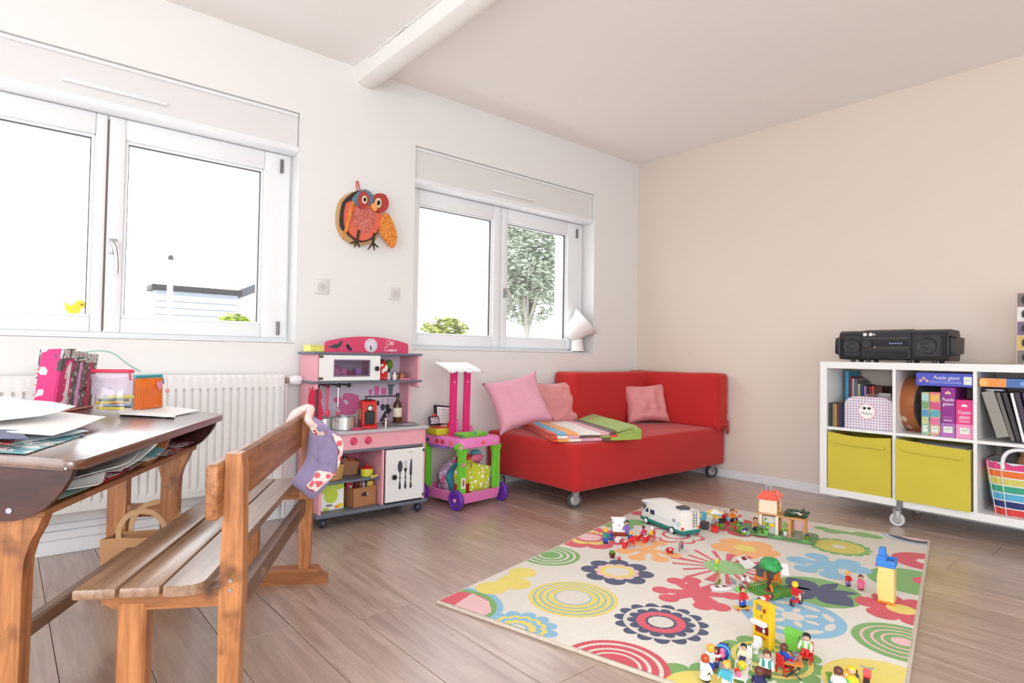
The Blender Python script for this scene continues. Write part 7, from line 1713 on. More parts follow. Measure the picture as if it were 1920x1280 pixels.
# bottom right group
figure(1572, 1302, 'brown haired toy figure in white at the bottom right, facing away', 'brown', 'white', 'sky', f0(1572, 1302, 1590, 1250));
t = thing('toy_plant', 'green leafy toy plant in a pale blue pot behind the white-shirted figure', 'toy plant', at(1562, 1290), 0); part('pot', MB().lathe([(0, 0), (.010, 0), (.012, .016), (0, .016)], n=16), c_('sky'), t)
for k in range(7): a = k * .9; part('leaf', MB().sph((.010 * cos(a), .010 * sin(a), .026 + .003 * (k % 3)), (.009, .004, .006), 8, 6, RZ(a) @ RY(-.5)), c_('green'), t)
figure(1585, 1298, 'toy child in lime green next to the white-shirted figure', 'blond', 'lime', 'green', f0(1585, 1298, 1560, 1330), child=True); figure(1596, 1300, 'toy figure in yellow with yellow hat near the toy motorbike', 'blond', 'yellow', 'yellow', f0(1596, 1300, 1580, 1340), cap='yellow')
t = thing('toy_bottle', 'dark toy gas bottle between the yellow figure and the motorbike', 'toy bottle', at(1606, 1288), 0); part('bottle', MB().lathe([(0, 0), (.005, 0), (.006, .004), (.006, .030), (.003, .036), (.003, .042), (0, .042)], n=14), c_('dgrey'), t); part('valve', MB().box((-.004, -.001, .040), (.004, .001, .044)), c_('black'), t)
def bike(u, v, label, c1, c2, rot, k=1.0, rider=None):
 t = thing('toy_motorbike', label, 'toy motorbike', at(u, v), rot);
 for x in (-.022, .022):
  w_ = part('wheel', MB().lathe([(.006 * k, -.003 * k), (.010 * k, -.003 * k), (.010 * k, .003 * k), (.006 * k, .003 * k)], (x * k, 0, .010 * k), 20, RX(pi / 2)), c_('black'), t); part('hub', MB().cyl((x * k, -.002 * k, .010 * k), (x * k, .002 * k, .010 * k), .006 * k), c_('grey'), w_)
 part('body', MB().prism([(-.026, .014), (-.018, .012), (.004, .010), (.012, .016), (.018, .034), (.014, .036), (.008, .022), (-.006, .018), (-.012, .024), (-.026, .022)], lambda a, q: (a * k, -.006 * k, q * k), lambda a, q: (a * k, .006 * k, q * k)), c_(c1), t)
 part('seat', MB().box((-.024 * k, -.0055 * k, .022 * k), (-.008 * k, .0055 * k, .027 * k), .002), c_(c2), t); part('handlebar', MB().tube([(.014 * k, -.012 * k, .040 * k), (.016 * k, 0, .036 * k), (.014 * k, .012 * k, .040 * k)], .0015 * k, 6), c_('grey'), t); part('front_shield', MB().box((.017 * k, -.007 * k, .014 * k), (.020 * k, .007 * k, .034 * k), .002), c_(c1), t)
 return t
bike(1625, 1292, 'red, white and black toy motorbike at the bottom edge of the rug', 'red', 'black', .3, 1.25);
bike(1493, 1134, 'red and blue toy scooter ridden by the helmeted figure', 'red', 'blue', -.2); p = at(1491, 1133); figure(0, 0, 'toy rider in a red top with yellow helmet on the scooter', 'blond', 'red', 'cream', -.2 + pi / 2, sit=True, cap='yellow', loc=p + Vector((-.006, -.002, .026)), arms=(1.0, 1.0))
# skateboarder
def board():
 t = thing('toy_skateboard', 'yellow toy skateboard with red wheels', 'toy skateboard', at(1391, 1143), -.65); part('deck', MB().prism([(-.028, .010), (-.022, .007), (.022, .007), (.028, .010), (.028, .012), (.022, .009), (-.022, .009), (-.028, .012)], lambda a, q: (a, -.008, q), lambda a, q: (a, .008, q)), c_('yellow'), t)
 for x in (-.016, .016):
  for y in (-.008, .008): part('wheel', MB().cyl((x, y - .002, .0036), (x, y + .002, .0036), .0036), c_('red'), t)
board(); p = at(1392, 1142); figure(0, 0, 'brown haired toy boy in red shirt and blue trousers standing on the skateboard', 'brown', 'red', 'blue', CAMROT + .5, loc=p + Vector((0, 0, .0092)))
figure(1424, 1130, 'toy figure in red and white lying on its side near the fenced tree', 'brown', 'red', 'white', 1.0, lie=True, loc=at(1423, 1128) + Vector((0, 0, .010)), child=True)
# tree in a fenced lawn with hutch
def treebox():
 A, Bq, Cq = at(1411, 1110), at(1457, 1130), at(1474, 1113); D = A + Cq - Bq
 c = (A + Cq) / 2; d = Bq - A; rot = atan2(d.y, d.x); w_ = d.length; e = (Cq - Bq).length
 t = thing('toy_garden', 'toy garden with green fenced lawn and a round crowned tree', 'toy garden', c, rot); G = c_('green'); LG = tm('lawn', (70, 170, 90))
 part('lawn', MB().box((-w_ / 2, -e / 2, 0), (w_ / 2, e / 2, .006), .003), LG, t)
 for a, b2 in (((-w_ / 2, -e / 2), (w_ / 2, -e / 2)), ((w_ / 2, -e / 2), (w_ / 2, e / 2)), ((-w_ / 2, e / 2), (-w_ / 2, -e / 2)), ((w_ / 2, e / 2), (-w_ / 2, e / 2))):
  n = max(4, int(math.hypot(b2[0] - a[0], b2[1] - a[1]) / .012)); f = MB()
  for i in range(n + 1):
   x = a[0] + (b2[0] - a[0]) * i / n; y = a[1] + (b2[1] - a[1]) * i / n; f.tube([(x, y, .004), (x, y, .022 + .002 * (i % 2))], .0022, 5)
  for z in (.008, .020): f.tube([(a[0], a[1], z), (b2[0], b2[1], z)], .0022, 5)
  part('fence', f, G, t)
 part('soil_ring', MB().lathe([(0, .006), (.016, .006), (.013, .010), (0, .011)], (-.006, .004, 0), 18), c_('redbrown'), t)
 part('trunk', MB().tube(catmull([(-.006, .004, .006), (-.005, .005, .045), (-.004, .002, .080), (.002, .0, .100)], 5), [.0075 - .00025 * i for i in range(16)], 8), c_('brown'), t)
 part('branch', MB().tube([(-.004, .003, .078), (-.018, .004, .098)], [.004, .003], 7), c_('brown'), t)
 cr_ = MB(); bm2 = cr_; bm2.lathe([(.002, .088), (.030, .090), (.038, .098), (.036, .112), (.024, .124), (.010, .129), (0, .130)], (.004, 0, 0), 26)
 for v in cr_.bm.verts:
  v.co.z += .05 * .0 + .003 * nz(v.co, 70, 2); v.co.x += .002 * nz(v.co, 90, 3); v.co.z -= .30 * max(0, v.co.x - .012) * .8
 co = part('crown', cr_, tm('crown', (44, 150, 76)), t, ang=20)
 for k in range(5): a = 1.2 * k; part('blossom', MB().sph((.004 + .024 * cos(a), .024 * sin(a), .120 - .008 * (k % 2)), .003, 8, 6), c_('white') if k % 2 else c_('lime'), co)
 rp = MB().tube([(.006, 0, .030), (.022, -.010, .012)], [.005, .004], 7); part('slide', rp, c_('orange'), t)
 return t
treebox()
def hutch():
 A, Bq = at(1416, 1090), at(1453, 1101); Cq = at(1463, 1095); d = Bq - A; rot = atan2(d.y, d.x); w_ = d.length; e = max(.03, (Cq - Bq).length)
 t = thing('toy_hutch', 'orange toy rabbit hutch with dark roof and two mesh windows behind the tree', 'toy hutch', A + d / 2, rot); O = c_('orange'); hw = w_ / 2
 for x in (-hw, hw):
  for y in (0, e): part('leg', MB().box((x - .003, y - .003, 0), (x + .003, y + .003, .018)), O, t)
 part('cabin', MB().box((-hw, 0, .014), (hw, e, .054), .001), O, t)
 for s in (-1, 1):
  m_ = part('mesh_window', MB().box((s * hw / 2 - hw * .38, -.0012, .024), (s * hw / 2 + hw * .38, .001, .049)), c_('dgrey'), t)
  for k in range(4): part('mesh_bar', MB().box((s * hw / 2 - hw * .3 + k * hw * .2, -.002, .024), (s * hw / 2 - hw * .3 + k * hw * .2 + .001, -.001, .049)), c_('grey'), m_)
 part('roof', MB().prism([(-.008, .050), (e + .006, .060), (e + .006, .063), (-.008, .053)], lambda a, q: (-hw - .006, a, q), lambda a, q: (hw + .006, a, q)), c_('dgrey'), t)
hutch()
def wing(u, v, label, w_, l_, rx, rz, mark=None, up=.0):  # open white roof panel, built as a piece of its own
 t = thing('toy_ramp', label, 'toy ramp', at(u, v) + Vector((0, 0, up)), (rx, 0, rz), 'white toy ramps by the hutch'); part('panel', MB().prism([(-w_, 0), (w_, 0), (w_ * .7, l_), (-w_ * .7, l_)], lambda a, q: (a, q, 0), lambda a, q: (a, q, .003)), PVC, t)
 if mark: part('red_mark', MB().box((-.006, l_ * .6, .003), (.020, l_ * .9, .0038)), c_('maroon'), t)
 part('rim', MB().tube([(-w_, 0, .0015), (w_, 0, .0015)], .002, 6), PVC, t)
wing(1408, 1064, 'white toy ramp with a dark red label behind the hutch', .036, .06, .55, -.1, True); wing(1468, 1078, 'white toy ramp leaning up to the right of the hutch', .024, .045, 1.0, -1.1)
t = thing('toy_boat', 'white toy boat with dark seats and a pink mark on the sun flower', 'toy boat', at(1352, 1105), -.55); part('hull', MB().prism([(-.042, -.006), (-.03, -.014), (.02, -.016), (.040, -.010), (.048, 0), (.040, .010), (.02, .016), (-.03, .014), (-.042, .006)], lambda a, q: (a * .9, q * .8, 0), lambda a, q: (a, q, .012)), PVC, t)
for x in (-.016, .012): part('seat', MB().box((x - .007, -.008, .0115), (x + .007, .008, .013), .001), c_('brown'), t)
part('pink_mark', MB().box((.020, -.006, .0115), (.032, .006, .0128)), c_('pink'), t); part('bow_rail', MB().tube([(.030, -.009, .014), (.044, 0, .016), (.030, .009, .014)], .001, 5), c_('grey'), t)
t = thing('toy_mound', 'light green toy mound with a small grey animal on it', 'toy mound', at(1389, 1107), 0); part('mound', MB().lathe([(.020, 0), (.018, .008), (.010, .013), (0, .014)], n=20), c_('lime'), t); part('animal', MB().sph((0, 0, .019), (.008, .006, .007)).sph((-.006, 0, .026), .005), c_('grey'), t); part('tail', MB().tube([(.007, 0, .020), (.014, 0, .024)], .0015, 6), c_('brown'), t)
for i, (u, v, lab, cn) in enumerate(((1393, 1090, 'dark headed toy badger left of the hutch', 'dgrey'), (1404, 1093, 'white toy goose in front of the hutch', 'white'), (1376, 1094, 'grey white toy rabbit between the boat and the hutch', 'grey'))):
 t = thing('toy_animal', lab, 'toy animal', at(u, v), .8 * i, 'small toy animals'); part('body', MB().sph((0, 0, .009), (.012, .007, .008)), c_(cn if i != 0 else 'white'), t); part('head', MB().sph((.011, 0, .017), (.006, .005, .005)), c_(cn), t)
 for s in (-1, 1): part('foot', MB().cyl((.004, s * .004, 0), (.004, s * .004, .005), .002), c_('grey'), t)
def perch():
 t = thing('toy_aviary', 'toy aviary with tan posts, green base and a yellow-green parrot on top', 'toy aviary', at(1347, 1092), .35)
 part('base', MB().box((-.032, -.006, 0), (.028, .008, .006), .002), tm('moss', (104, 140, 70)), t)
 for x in (-.028, -.004, .024): part('post', MB().cyl((x, 0, .004), (x, 0, .034 if x < -.01 else .044), .0018, n=8), c_('tan'), t)
 part('rail', MB().tube([(-.028, 0, .030), (.024, 0, .034)], .0012, 6), c_('tan'), t); part('pole', MB().tube([(.006, .006, .004), (.006, .006, .080)], .002, 7), c_('green'), t)
 for a in (0, 1.6, 3.2, 4.7): part('palm_leaf', MB().sph((.006 + .014 * cos(a), .006 + .014 * sin(a), .058), (.015, .005, .002), 10, 6, RZ(a) @ RY(.5)), c_('lime'), t)
 pr_ = part('parrot', MB().sph((-.008, .004, .082), (.006, .006, .011)), c_('yellow'), t); part('parrot_wing', MB().sph((-.004, .002, .080), (.004, .005, .009)), c_('green'), pr_); part('top_leaf', MB().sph((.018, .006, .080), (.010, .004, .003), 10, 6, RY(-.5)), tm('mint', (160, 220, 170)), t)
perch()
# drawing class at the far left corner
figure(1135, 1018, 'blond toy teacher in turquoise and blue by the flipchart', 'blond', 'teal', 'blue', f0(1135, 1018, 1160, 1005), arms=(.5, .9)); figure(1175, 1003, 'black haired toy figure in purple behind the flipchart', 'black', 'purple', 'purple', f0(1175, 1003, 1150, 1030))
def easel():
 t = thing('toy_flipchart', 'white toy flipchart board on a red-brown stand', 'toy easel', at(1160, 1003), f0(1160, 1003, 1175, 1040));
 part('board', MB().box((-.030, -.002, .014), (.030, .002, .080), .001, M=RX(-.22)), PVC, t); part('scribble', MB().tube([(-.004, -.0045, .045), (.002, -.0045, .05), (.006, -.0045, .042)], .0012, 5), c_('purple'), t)
 for s in (-1, 1): part('leg', MB().tube([(s * .026, .010, .060), (s * .030, .028, .001)], .003, 7), c_('redbrown'), t)
 part('stand_base', MB().box((-.034, -.012, 0), (.034, .004, .014), .002), c_('redbrown'), t); part('paper_roll', MB().cyl((-.036, .016, .078), (.034, .016, .078), .004), PVC, t)
easel()
t = thing('toy_bucket', 'blue toy tub beside the teacher figure', 'toy tub', at(1145, 1012), .4); part('tub', MB().lathe([(0, 0), (.010, 0), (.013, .024), (.012, .024), (.009, .003), (0, .003)], n=18), c_('blue'), t); part('handle', MB().tube(catmull([(-.012, 0, .023), (-.008, 0, .034), (.008, 0, .034), (.012, 0, .023)], 4), .0012, 5), c_('blue'), t)
t = thing('toy_bench', 'low white toy bench in front of the flipchart', 'toy bench', at(1159, 1014), .5); part('top', MB().box((-.030, -.013, .010), (.030, .013, .014), .002), PVC, t)
for s in (-1, 1): part('support', MB().box((s * .022 - .002, -.010, 0), (s * .022 + .002, .010, .010)), PVC, t)
def schooldesk(u, v, lab, rot, cn='redbrown'):
 t = thing('toy_school_desk', lab, 'toy desk', at(u, v), rot, 'toy school desks'); part('desk_top', MB().box((-.016, -.010, .024), (.016, .010, .027), .001), c_('orange' if cn == 'orange' else 'red'), t)
 for x in (-.014, .014): part('side', MB().box((x - .001, -.009, 0), (x + .001, .009, .024)), c_('red'), t)
 part('book', MB().box((-.008, -.006, .027), (.006, .005, .029)), PAPER, t); return t
schooldesk(1172, 1026, 'red toy school desk nearest the teacher', .4); r1 = f0(1182, 1022, 1160, 1008); chair(1183, 1023, 'red', 'red toy school chair at the nearest desk', r1); p = at(1183, 1023); figure(0, 0, 'blond toy pupil in blue at the nearest red desk', 'blond', 'blue', 'yellow', r1, sit=True, child=True, loc=p + Vector((0, 0, .022)))
schooldesk(1196, 1013, 'orange topped toy school desk at the left of the far row', .4, 'orange'); schooldesk(1210, 1016, 'toy school desk in the middle of the far row', .4)
for u, v, lab, a, b2, c3 in ((1206, 1011, 'pink dressed toy pupil in the middle of the far row', 'brown', 'hotpink', 'purple'), (1222, 1013, 'yellow shirted toy pupil with white cap at the right of the far row', 'white', 'yellow', 'green')):
 r1 = f0(u, v, u - 24, v - 4); chair(u, v, 'red', 'red toy chair under the ' + lab.split(' toy pupil')[0] + ' toy pupil in the far row', r1); p = at(u, v); figure(0, 0, lab, a, b2, c3, r1, sit=True, child=True, loc=p + Vector((0, 0, .022)))
t = thing('toy_flower_pot', 'brown toy flower pot with green and blue flowers near the navy flower', 'toy plant', at(1148, 1045), 0); part('pot', MB().lathe([(0, 0), (.010, 0), (.014, .020), (.012, .020), (.011, .017), (0, .017)], n=18), c_('brown'), t)
for k in range(6): a = k; part('leaf', MB().sph((.007 * cos(a), .007 * sin(a), .024), (.006, .005, .006), 8, 6), c_('green') if k != 2 else c_('blue'), t)
t = thing('toy_watering_can', 'tiny red and white toy watering can beside the brown flower pot', 'toy can', at(1161, 1049), .6); part('can', MB().cyl((0, 0, 0), (0, 0, .012), .006), c_('red'), t); part('spout', MB().tube([(.005, 0, .004), (.014, 0, .012)], [.002, .001], 6), c_('white'), t); part('handle', MB().tube([(-.005, 0, .011), (-.010, 0, .008), (-.006, 0, .003)], .001, 5), c_('white'), t)
def trike():
 t = thing('toy_bicycle', 'red framed toy bicycle with blue wheel towing the red trailer', 'toy bicycle', at(1277, 1031), .28)
 for x, cn in ((.018, 'blue'), (-.018, 'grey')): w_ = part('wheel', MB().lathe([(.0095, -.0015), (.012, -.0015), (.012, .0015), (.0095, .0015)], (x, 0, .012), 22, RX(pi / 2)), c_('dgrey'), t); part('wheel_disc', MB().cyl((x, -.001, .012), (x, .001, .012), .0092), c_(cn) if cn == 'blue' else c_('white'), w_)
 f = MB().tube([(-.018, 0, .012), (-.008, 0, .026), (.012, 0, .028), (.018, 0, .012)], .0016, 6).tube([(-.008, 0, .026), (-.002, 0, .010), (.012, 0, .028)], .0016, 6).tube([(-.018, 0, .012), (-.002, 0, .010)], .0014, 6); part('frame', f, c_('red'), t)
 part('saddle', MB().sph((-.010, 0, .031), (.006, .003, .002)), c_('black'), t); part('handlebar', MB().tube([(.013, -.008, .038), (.012, 0, .034), (.013, .008, .038)], .0013, 6).tube([(.012, 0, .028), (.012, 0, .035)], .0013, 6), c_('black'), t); part('crate', MB().box((-.024, -.006, .026), (-.014, .006, .034), .001), c_('grey'), t)
trike()
t = thing('toy_trailer', 'open red toy trailer behind the toy bicycle', 'toy trailer', at(1256, 1036), .28); b = MB(); o = rrect(-.026, -.014, .024, .014, .008, 4)
V = [[b.bm.verts.new((x * k, y * k, z)) for x, y in o] for z, k in ((.002, .6), (.015, 1), (.016, 1), (.015, .92), (.004, .55))]
for A, C in zip(V, V[1:]):
 for i in range(len(A)): b.bm.faces.new((A[i], A[(i + 1) % len(A)], C[(i + 1) % len(A)], C[i]))
b.bm.faces.new(V[0][::-1]); b.bm.faces.new(V[-1]); part('tub', b, c_('red'), t); part('tow_bar', MB().tube([(.022, 0, .010), (.040, 0, .010)], .0013, 6), c_('orange'), t); part('wheel', MB().cyl((0, -.013, .005), (0, .013, .005), .005), c_('black'), t); part('cushion', MB().sph((.006, 0, .012), (.008, .006, .004)), c_('white'), t)
# ------------------------------------------------------------ camper van
def camper():
 fw, rw_ = at(1214, 981), at(1262, 1000); d = fw - rw_; rot = atan2(d.y, d.x); wb = d.length
 # local x forward, y to the left of travel; near side is -? (camera side)
 L_ = wb * 1.58; t = thing('toy_camper_van', 'white toy camper van with teal skirt and roof rack on the rug', 'toy camper', (fw + rw_) / 2, rot); hw = .056
 side = 1  # camera lies on the +y side of the van
 M = Matrix.Identity(4)
 if (CAM - t.location).dot(Vector((-sin(rot), cos(rot), 0))) < 0: side = -1
 off = -side * hw * .92
 xr, xf = -wb / 2 - wb * .34, wb / 2 + wb * .24
 WH = tm('camper_white', (238, 236, 232)); TE = tm('camper_teal', (22, 128, 120)); hgt = .118
 prof = [(xr, .024), (xf - .012, .024), (xf, .034), (xf - .004, .050), (xf - .024, .066), (xf - .050, .090), (xf - .050, .094), (xf - .006, .098), (xf + .002, .106), (xf - .012, .116), (xf - .06, .124), (xf - .075, .120), (xr + .01, .114), (xr, .108)]
 def sect(y0, y1, m, pr, name, par=t): return part(name, MB().prism(pr, lambda a, q: (a, off + y0, q), lambda a, q: (a, off + y1, q)), m, par)
 bb = MB().prism(prof, lambda a, q: (a, off - hw, q), lambda a, q: (a, off + hw, q)); bmesh.ops.bevel(bb.bm, geom=[e for e in bb.bm.edges if abs((e.verts[0].co - e.verts[1].co).y) < .001], offset=.0035, segments=2, affect='EDGES', profile=.5); part('body', bb, WH, t)
 sk = [(xr - .003, .014), (xf + .002, .014), (xf + .003, .030), (xr - .003, .028)]
 part('skirt', MB().prism(sk, lambda a, q: (a, off - hw - .002, q), lambda a, q: (a, off + hw + .002, q)), TE, t)
 for x in (-wb / 2, wb / 2):
  part('wheel_arch', MB().prism([(x + .021 * cos(a), .014 + .021 * sin(a)) for a in [pi * k / 10 for k in range(11)]], lambda a, q: (a, off - hw - .004, q), lambda a, q: (a, off + hw + .004, q)), TE, t)
  for s in (-1, 1):
   y = off + s * (hw - .002); w_ = part('wheel', MB().lathe([(.0, -.008), (.012, -.008), (.0165, -.006), (.0165, .006), (.012, .008), (0, .008)], (x, y, .0165), 22, RX(pi / 2)), c_('black'), t)
   part('wheel_cap', MB().lathe([(0, -.0105), (.004, -.0105), (.005, -.0090), (.011, -.0092), (.012, -.008), (.012, .008), (.011, .0092), (.005, .0090), (.004, .0105), (0, .0105)], (x, y, .0165), 20, RX(pi / 2)), PVC, w_)
 for s in (-1, 1):
  y = off + s * (hw + .0006); yo = s * .0012; DB = tm('window_navy', (40, 56, 110), .15)
  q = lambda n, pts, m: part(n, MB().prism(pts, lambda a, z: (a, y, z), lambda a, z: (a, y - yo, z)), m, t)
  q('side_window', [(xf - .058, .060), (xf - .030, .060), (xf - .048, .082), (xf - .058, .084)], DB); q('side_window', [(xf - .105, .056), (xf - .070, .056), (xf - .070, .080), (xf - .105, .080)], DB); q('curtain', [(xf - .082, .0562), (xf - .0705, .0562), (xf - .0705, .0798), (xf - .082, .0798)], c_('yellow')); q('side_window', [(xr + .045, .058), (xr + .065, .058), (xr + .065, .072), (xr + .045, .072)], tm('window_grey', (150, 160, 180), .2))
  part('decal', MB().sph((xr + .024, y, .056), (.010, .0008, .012)), tm('decal_sky', (176, 214, 232)), t); part('decal', MB().sph((xr + .012, y, .064), (.006, .0008, .008)), tm('decal_lemon', (238, 230, 150)), t); part('stripe', MB().tube([(xr + .03, y, .048), (xf - .11, y, .058)], .0008, 5), tm('decal_sky', (176, 214, 232)), t); part('door_handle', MB().box((xf - .07, y - .001, .044), (xf - .063, y + .001, .047)), c_('dgrey'), t)
  part('tail_lamp', MB().box((xr - .0015, off + s * hw - (.012 if s > 0 else 0), .030), (xr + .004, off + s * hw + (0.001 if s > 0 else .012), .044), .001), c_('red'), t); part('tail_lamp', MB().box((xr - .0018, off + s * hw - (.012 if s > 0 else 0), .030), (xr + .005, off + s * hw + (0.0015 if s > 0 else .012), .036), .001), c_('orange'), t)
 part('windscreen', MB().prism([(xf - .026, .069), (xf - .048, .089), (xf - .046, .090), (xf - .024, .070)], lambda a, q: (a, off - hw + .006, q), lambda a, q: (a, off + hw - .006, q)), DB, t)
 part('overcab_grille', MB().box((xf - .048, off + side * hw - .001 * side, .1005), (xf - .008, off + side * (hw + .001), .1045), .0005), c_('grey'), t)
 part('roof_rack', MB().box((xr + .030, off - .026, .114), (xr + .078, off + .026, .128), .004, 2), tm('rack_grey', (78, 76, 80)), t); part('roof_hatch', MB().box((xr + .012, off + side * .012, .113), (xr + .028, off + side * .034, .120), .002), tm('hatch_ice', (206, 222, 236)), t)
 ld = MB();
 yy = off - side * hw * .35
 for s in (-.010, .010): ld.tube(catmull([(xr + .006, yy + s, .118), (xr - .006, yy + s, .112), (xr - .007, yy + s, .10), (xr - .007, yy + s, .040)], 4), .0014, 6)
 for k in range(5): ld.tube([(xr - .007, yy - .010, .046 + .013 * k), (xr - .007, yy + .010, .046 + .013 * k)], .0012, 6)
 part('ladder', ld, c_('dgrey'), t); part('rear_window', MB().box((xr - .0015, off - .020, .070), (xr + .001, off + .012, .090), .001), tm('camper_white', (238, 236, 232)), t); part('bumper', MB().box((xr - .006, off - hw, .012), (xr, off + hw, .020), .002), TE, t)
camper()
# ------------------------------------------------------------ clutter between van and house
def box_toy(u, v, lab, cn, s, rot=.3, name='toy_crate', cat='toy crate', lid='white'):
 t = thing(name, lab, cat, at(u, v), rot, None); part('crate', MB().box((-s[0], -s[1], 0), (s[0], s[1], s[2]), .002), c_(cn), t); part('lid', MB().box((-s[0] * 1.04, -s[1] * 1.04, s[2] * .86), (s[0] * 1.04, s[1] * 1.04, s[2] * 1.02), .001), c_(cn), t); part('label', MB().sph((-s[0] * .2, -s[1] * 1.01, s[2] * .5), (s[0] * .16, .0006, s[0] * .14)), c_(lid), t); return t
box_toy(1341, 996, 'red toy cool box between the camper and the house', 'red', (.022, .016, .024)); box_toy(1321, 990, 'dark slate toy trailer box behind the camper', 'dgrey', (.022, .018, .030)); box_toy(1328, 984, 'small white toy fridge behind the camper', 'white', (.010, .010, .030), lid='red')
def parasol():
 t = thing('toy_parasol', 'white and yellow striped toy parasol beyond the camper', 'toy parasol', at(1340, 985), 0); n = 12
 part('pole', MB().cyl((0, 0, 0), (0, 0, .080), .0016), c_('tan'), t); part('foot', MB().cyl((0, 0, 0), (0, 0, .004), .014), c_('dgrey'), t)
 for k in range(n):
  a0, a1 = 2 * pi * k / n, 2 * pi * (k + 1) / n; b = MB(); R_ = .046
  b.bm.faces.new([b.bm.verts.new(p) for p in ((0, 0, .086), (R_ * cos(a0), R_ * sin(a0), .070), (R_ * 1.04 * cos((a0 + a1) / 2), R_ * 1.04 * sin((a0 + a1) / 2), .069), (R_ * cos(a1), R_ * sin(a1), .070))]); solid(b.bm, .001); part('canopy_panel', b, c_(('white', 'yellow', 'white', 'hotpink')[k % 4] if k % 4 != 3 or k == 3 else 'white'), t)
parasol()
for u, v, lab, cn, L2 in ((1320, 976, 'pale blue toy lounger behind the camper', 'sky', .05), (1352, 987, 'black toy lounger between the parasol and the green bush', 'black', .045), (1330, 981, 'white toy lounger with blue cushion by the parasol', 'white', .045)):
 t = thing('toy_lounger', lab, 'toy lounger', at(u, v), .5, 'toy loungers'); part('bed', MB().prism([(-L2, .012), (L2 * .2, .012), (L2, .030), (L2, .033), (L2 * .2, .015), (-L2, .015)], lambda a, q: (a * .8, -.012, q), lambda a, q: (a * .8, .012, q)), c_(cn), t)
 for x in (-L2 * .7, L2 * .4):
  for y in (-.010, .010): part('leg', MB().cyl((x * .8, y, 0), (x * .8, y, .013), .0016), c_('grey'), t)
for u, v, lab, a, b2, c3 in ((1364, 982, 'orange haired toy figure in blue among the camp clutter', 'ginger', 'sky', 'red'), (1373, 979, 'brown haired toy figure in orange-red behind the bush', 'brown', 'orange', 'navy'), (1380, 975, 'blond toy figure in white at the back of the clutter', 'blond', 'white', 'blue'), (1358, 978, 'toy figure in red with orange hair by the parasol', 'ginger', 'red', 'brown'), (1388, 985, 'toy figure in red cap and pale shirt beside the green bush', 'brown', 'white', 'blue')):
 figure(u, v, lab, a, b2, c3, CAMROT + (u % 7) * .2, child=(u % 2 == 0), cap='red' if 'cap' in lab else None)
def bush(u, v, lab, h, cols, w_=.02, name='toy_bush'):
 rnd = random.Random(int(u)); t = thing(name, lab, 'toy bush', at(u, v), 0, 'toy bushes'); part('stem', MB().cyl((0, 0, 0), (0, 0, h * .7), .002), c_('green'), t)
 for k in range(12):
  a = k * 2.4; z = h * (.15 + .8 * k / 12); r = w_ * (1 - .55 * k / 12); part('leaf', MB().sph((r * cos(a), r * sin(a), z), (r * .8, r * .35, h * .09), 8, 6, RZ(a) @ RY(-.6)), c_(cols[k % len(cols)]), t)
bush(1381, 997, 'green toy bush with a red flower left of the house', .062, ('green', 'green', 'lime', 'green', 'red'), .022); bush(1350, 992, 'low lime green toy plant behind the red cool box', .030, ('lime', 'lime', 'green'), .018); bush(1395, 1003, 'low green toy plant with pale flowers at the house base', .018, ('green', 'lime', 'white'), .022)
t = thing('toy_fence', 'navy striped toy wind screen left of the house', 'toy screen', at(1396, 1000), -.3); part('screen', MB().box((-.022, -.001, .004), (.022, .001, .026)), c_('navy'), t)
for k in range(3): part('stripe', MB().box((-.021, -.002, .007 + .007 * k), (.021, -.0008, .009 + .007 * k)), c_('purple'), t)
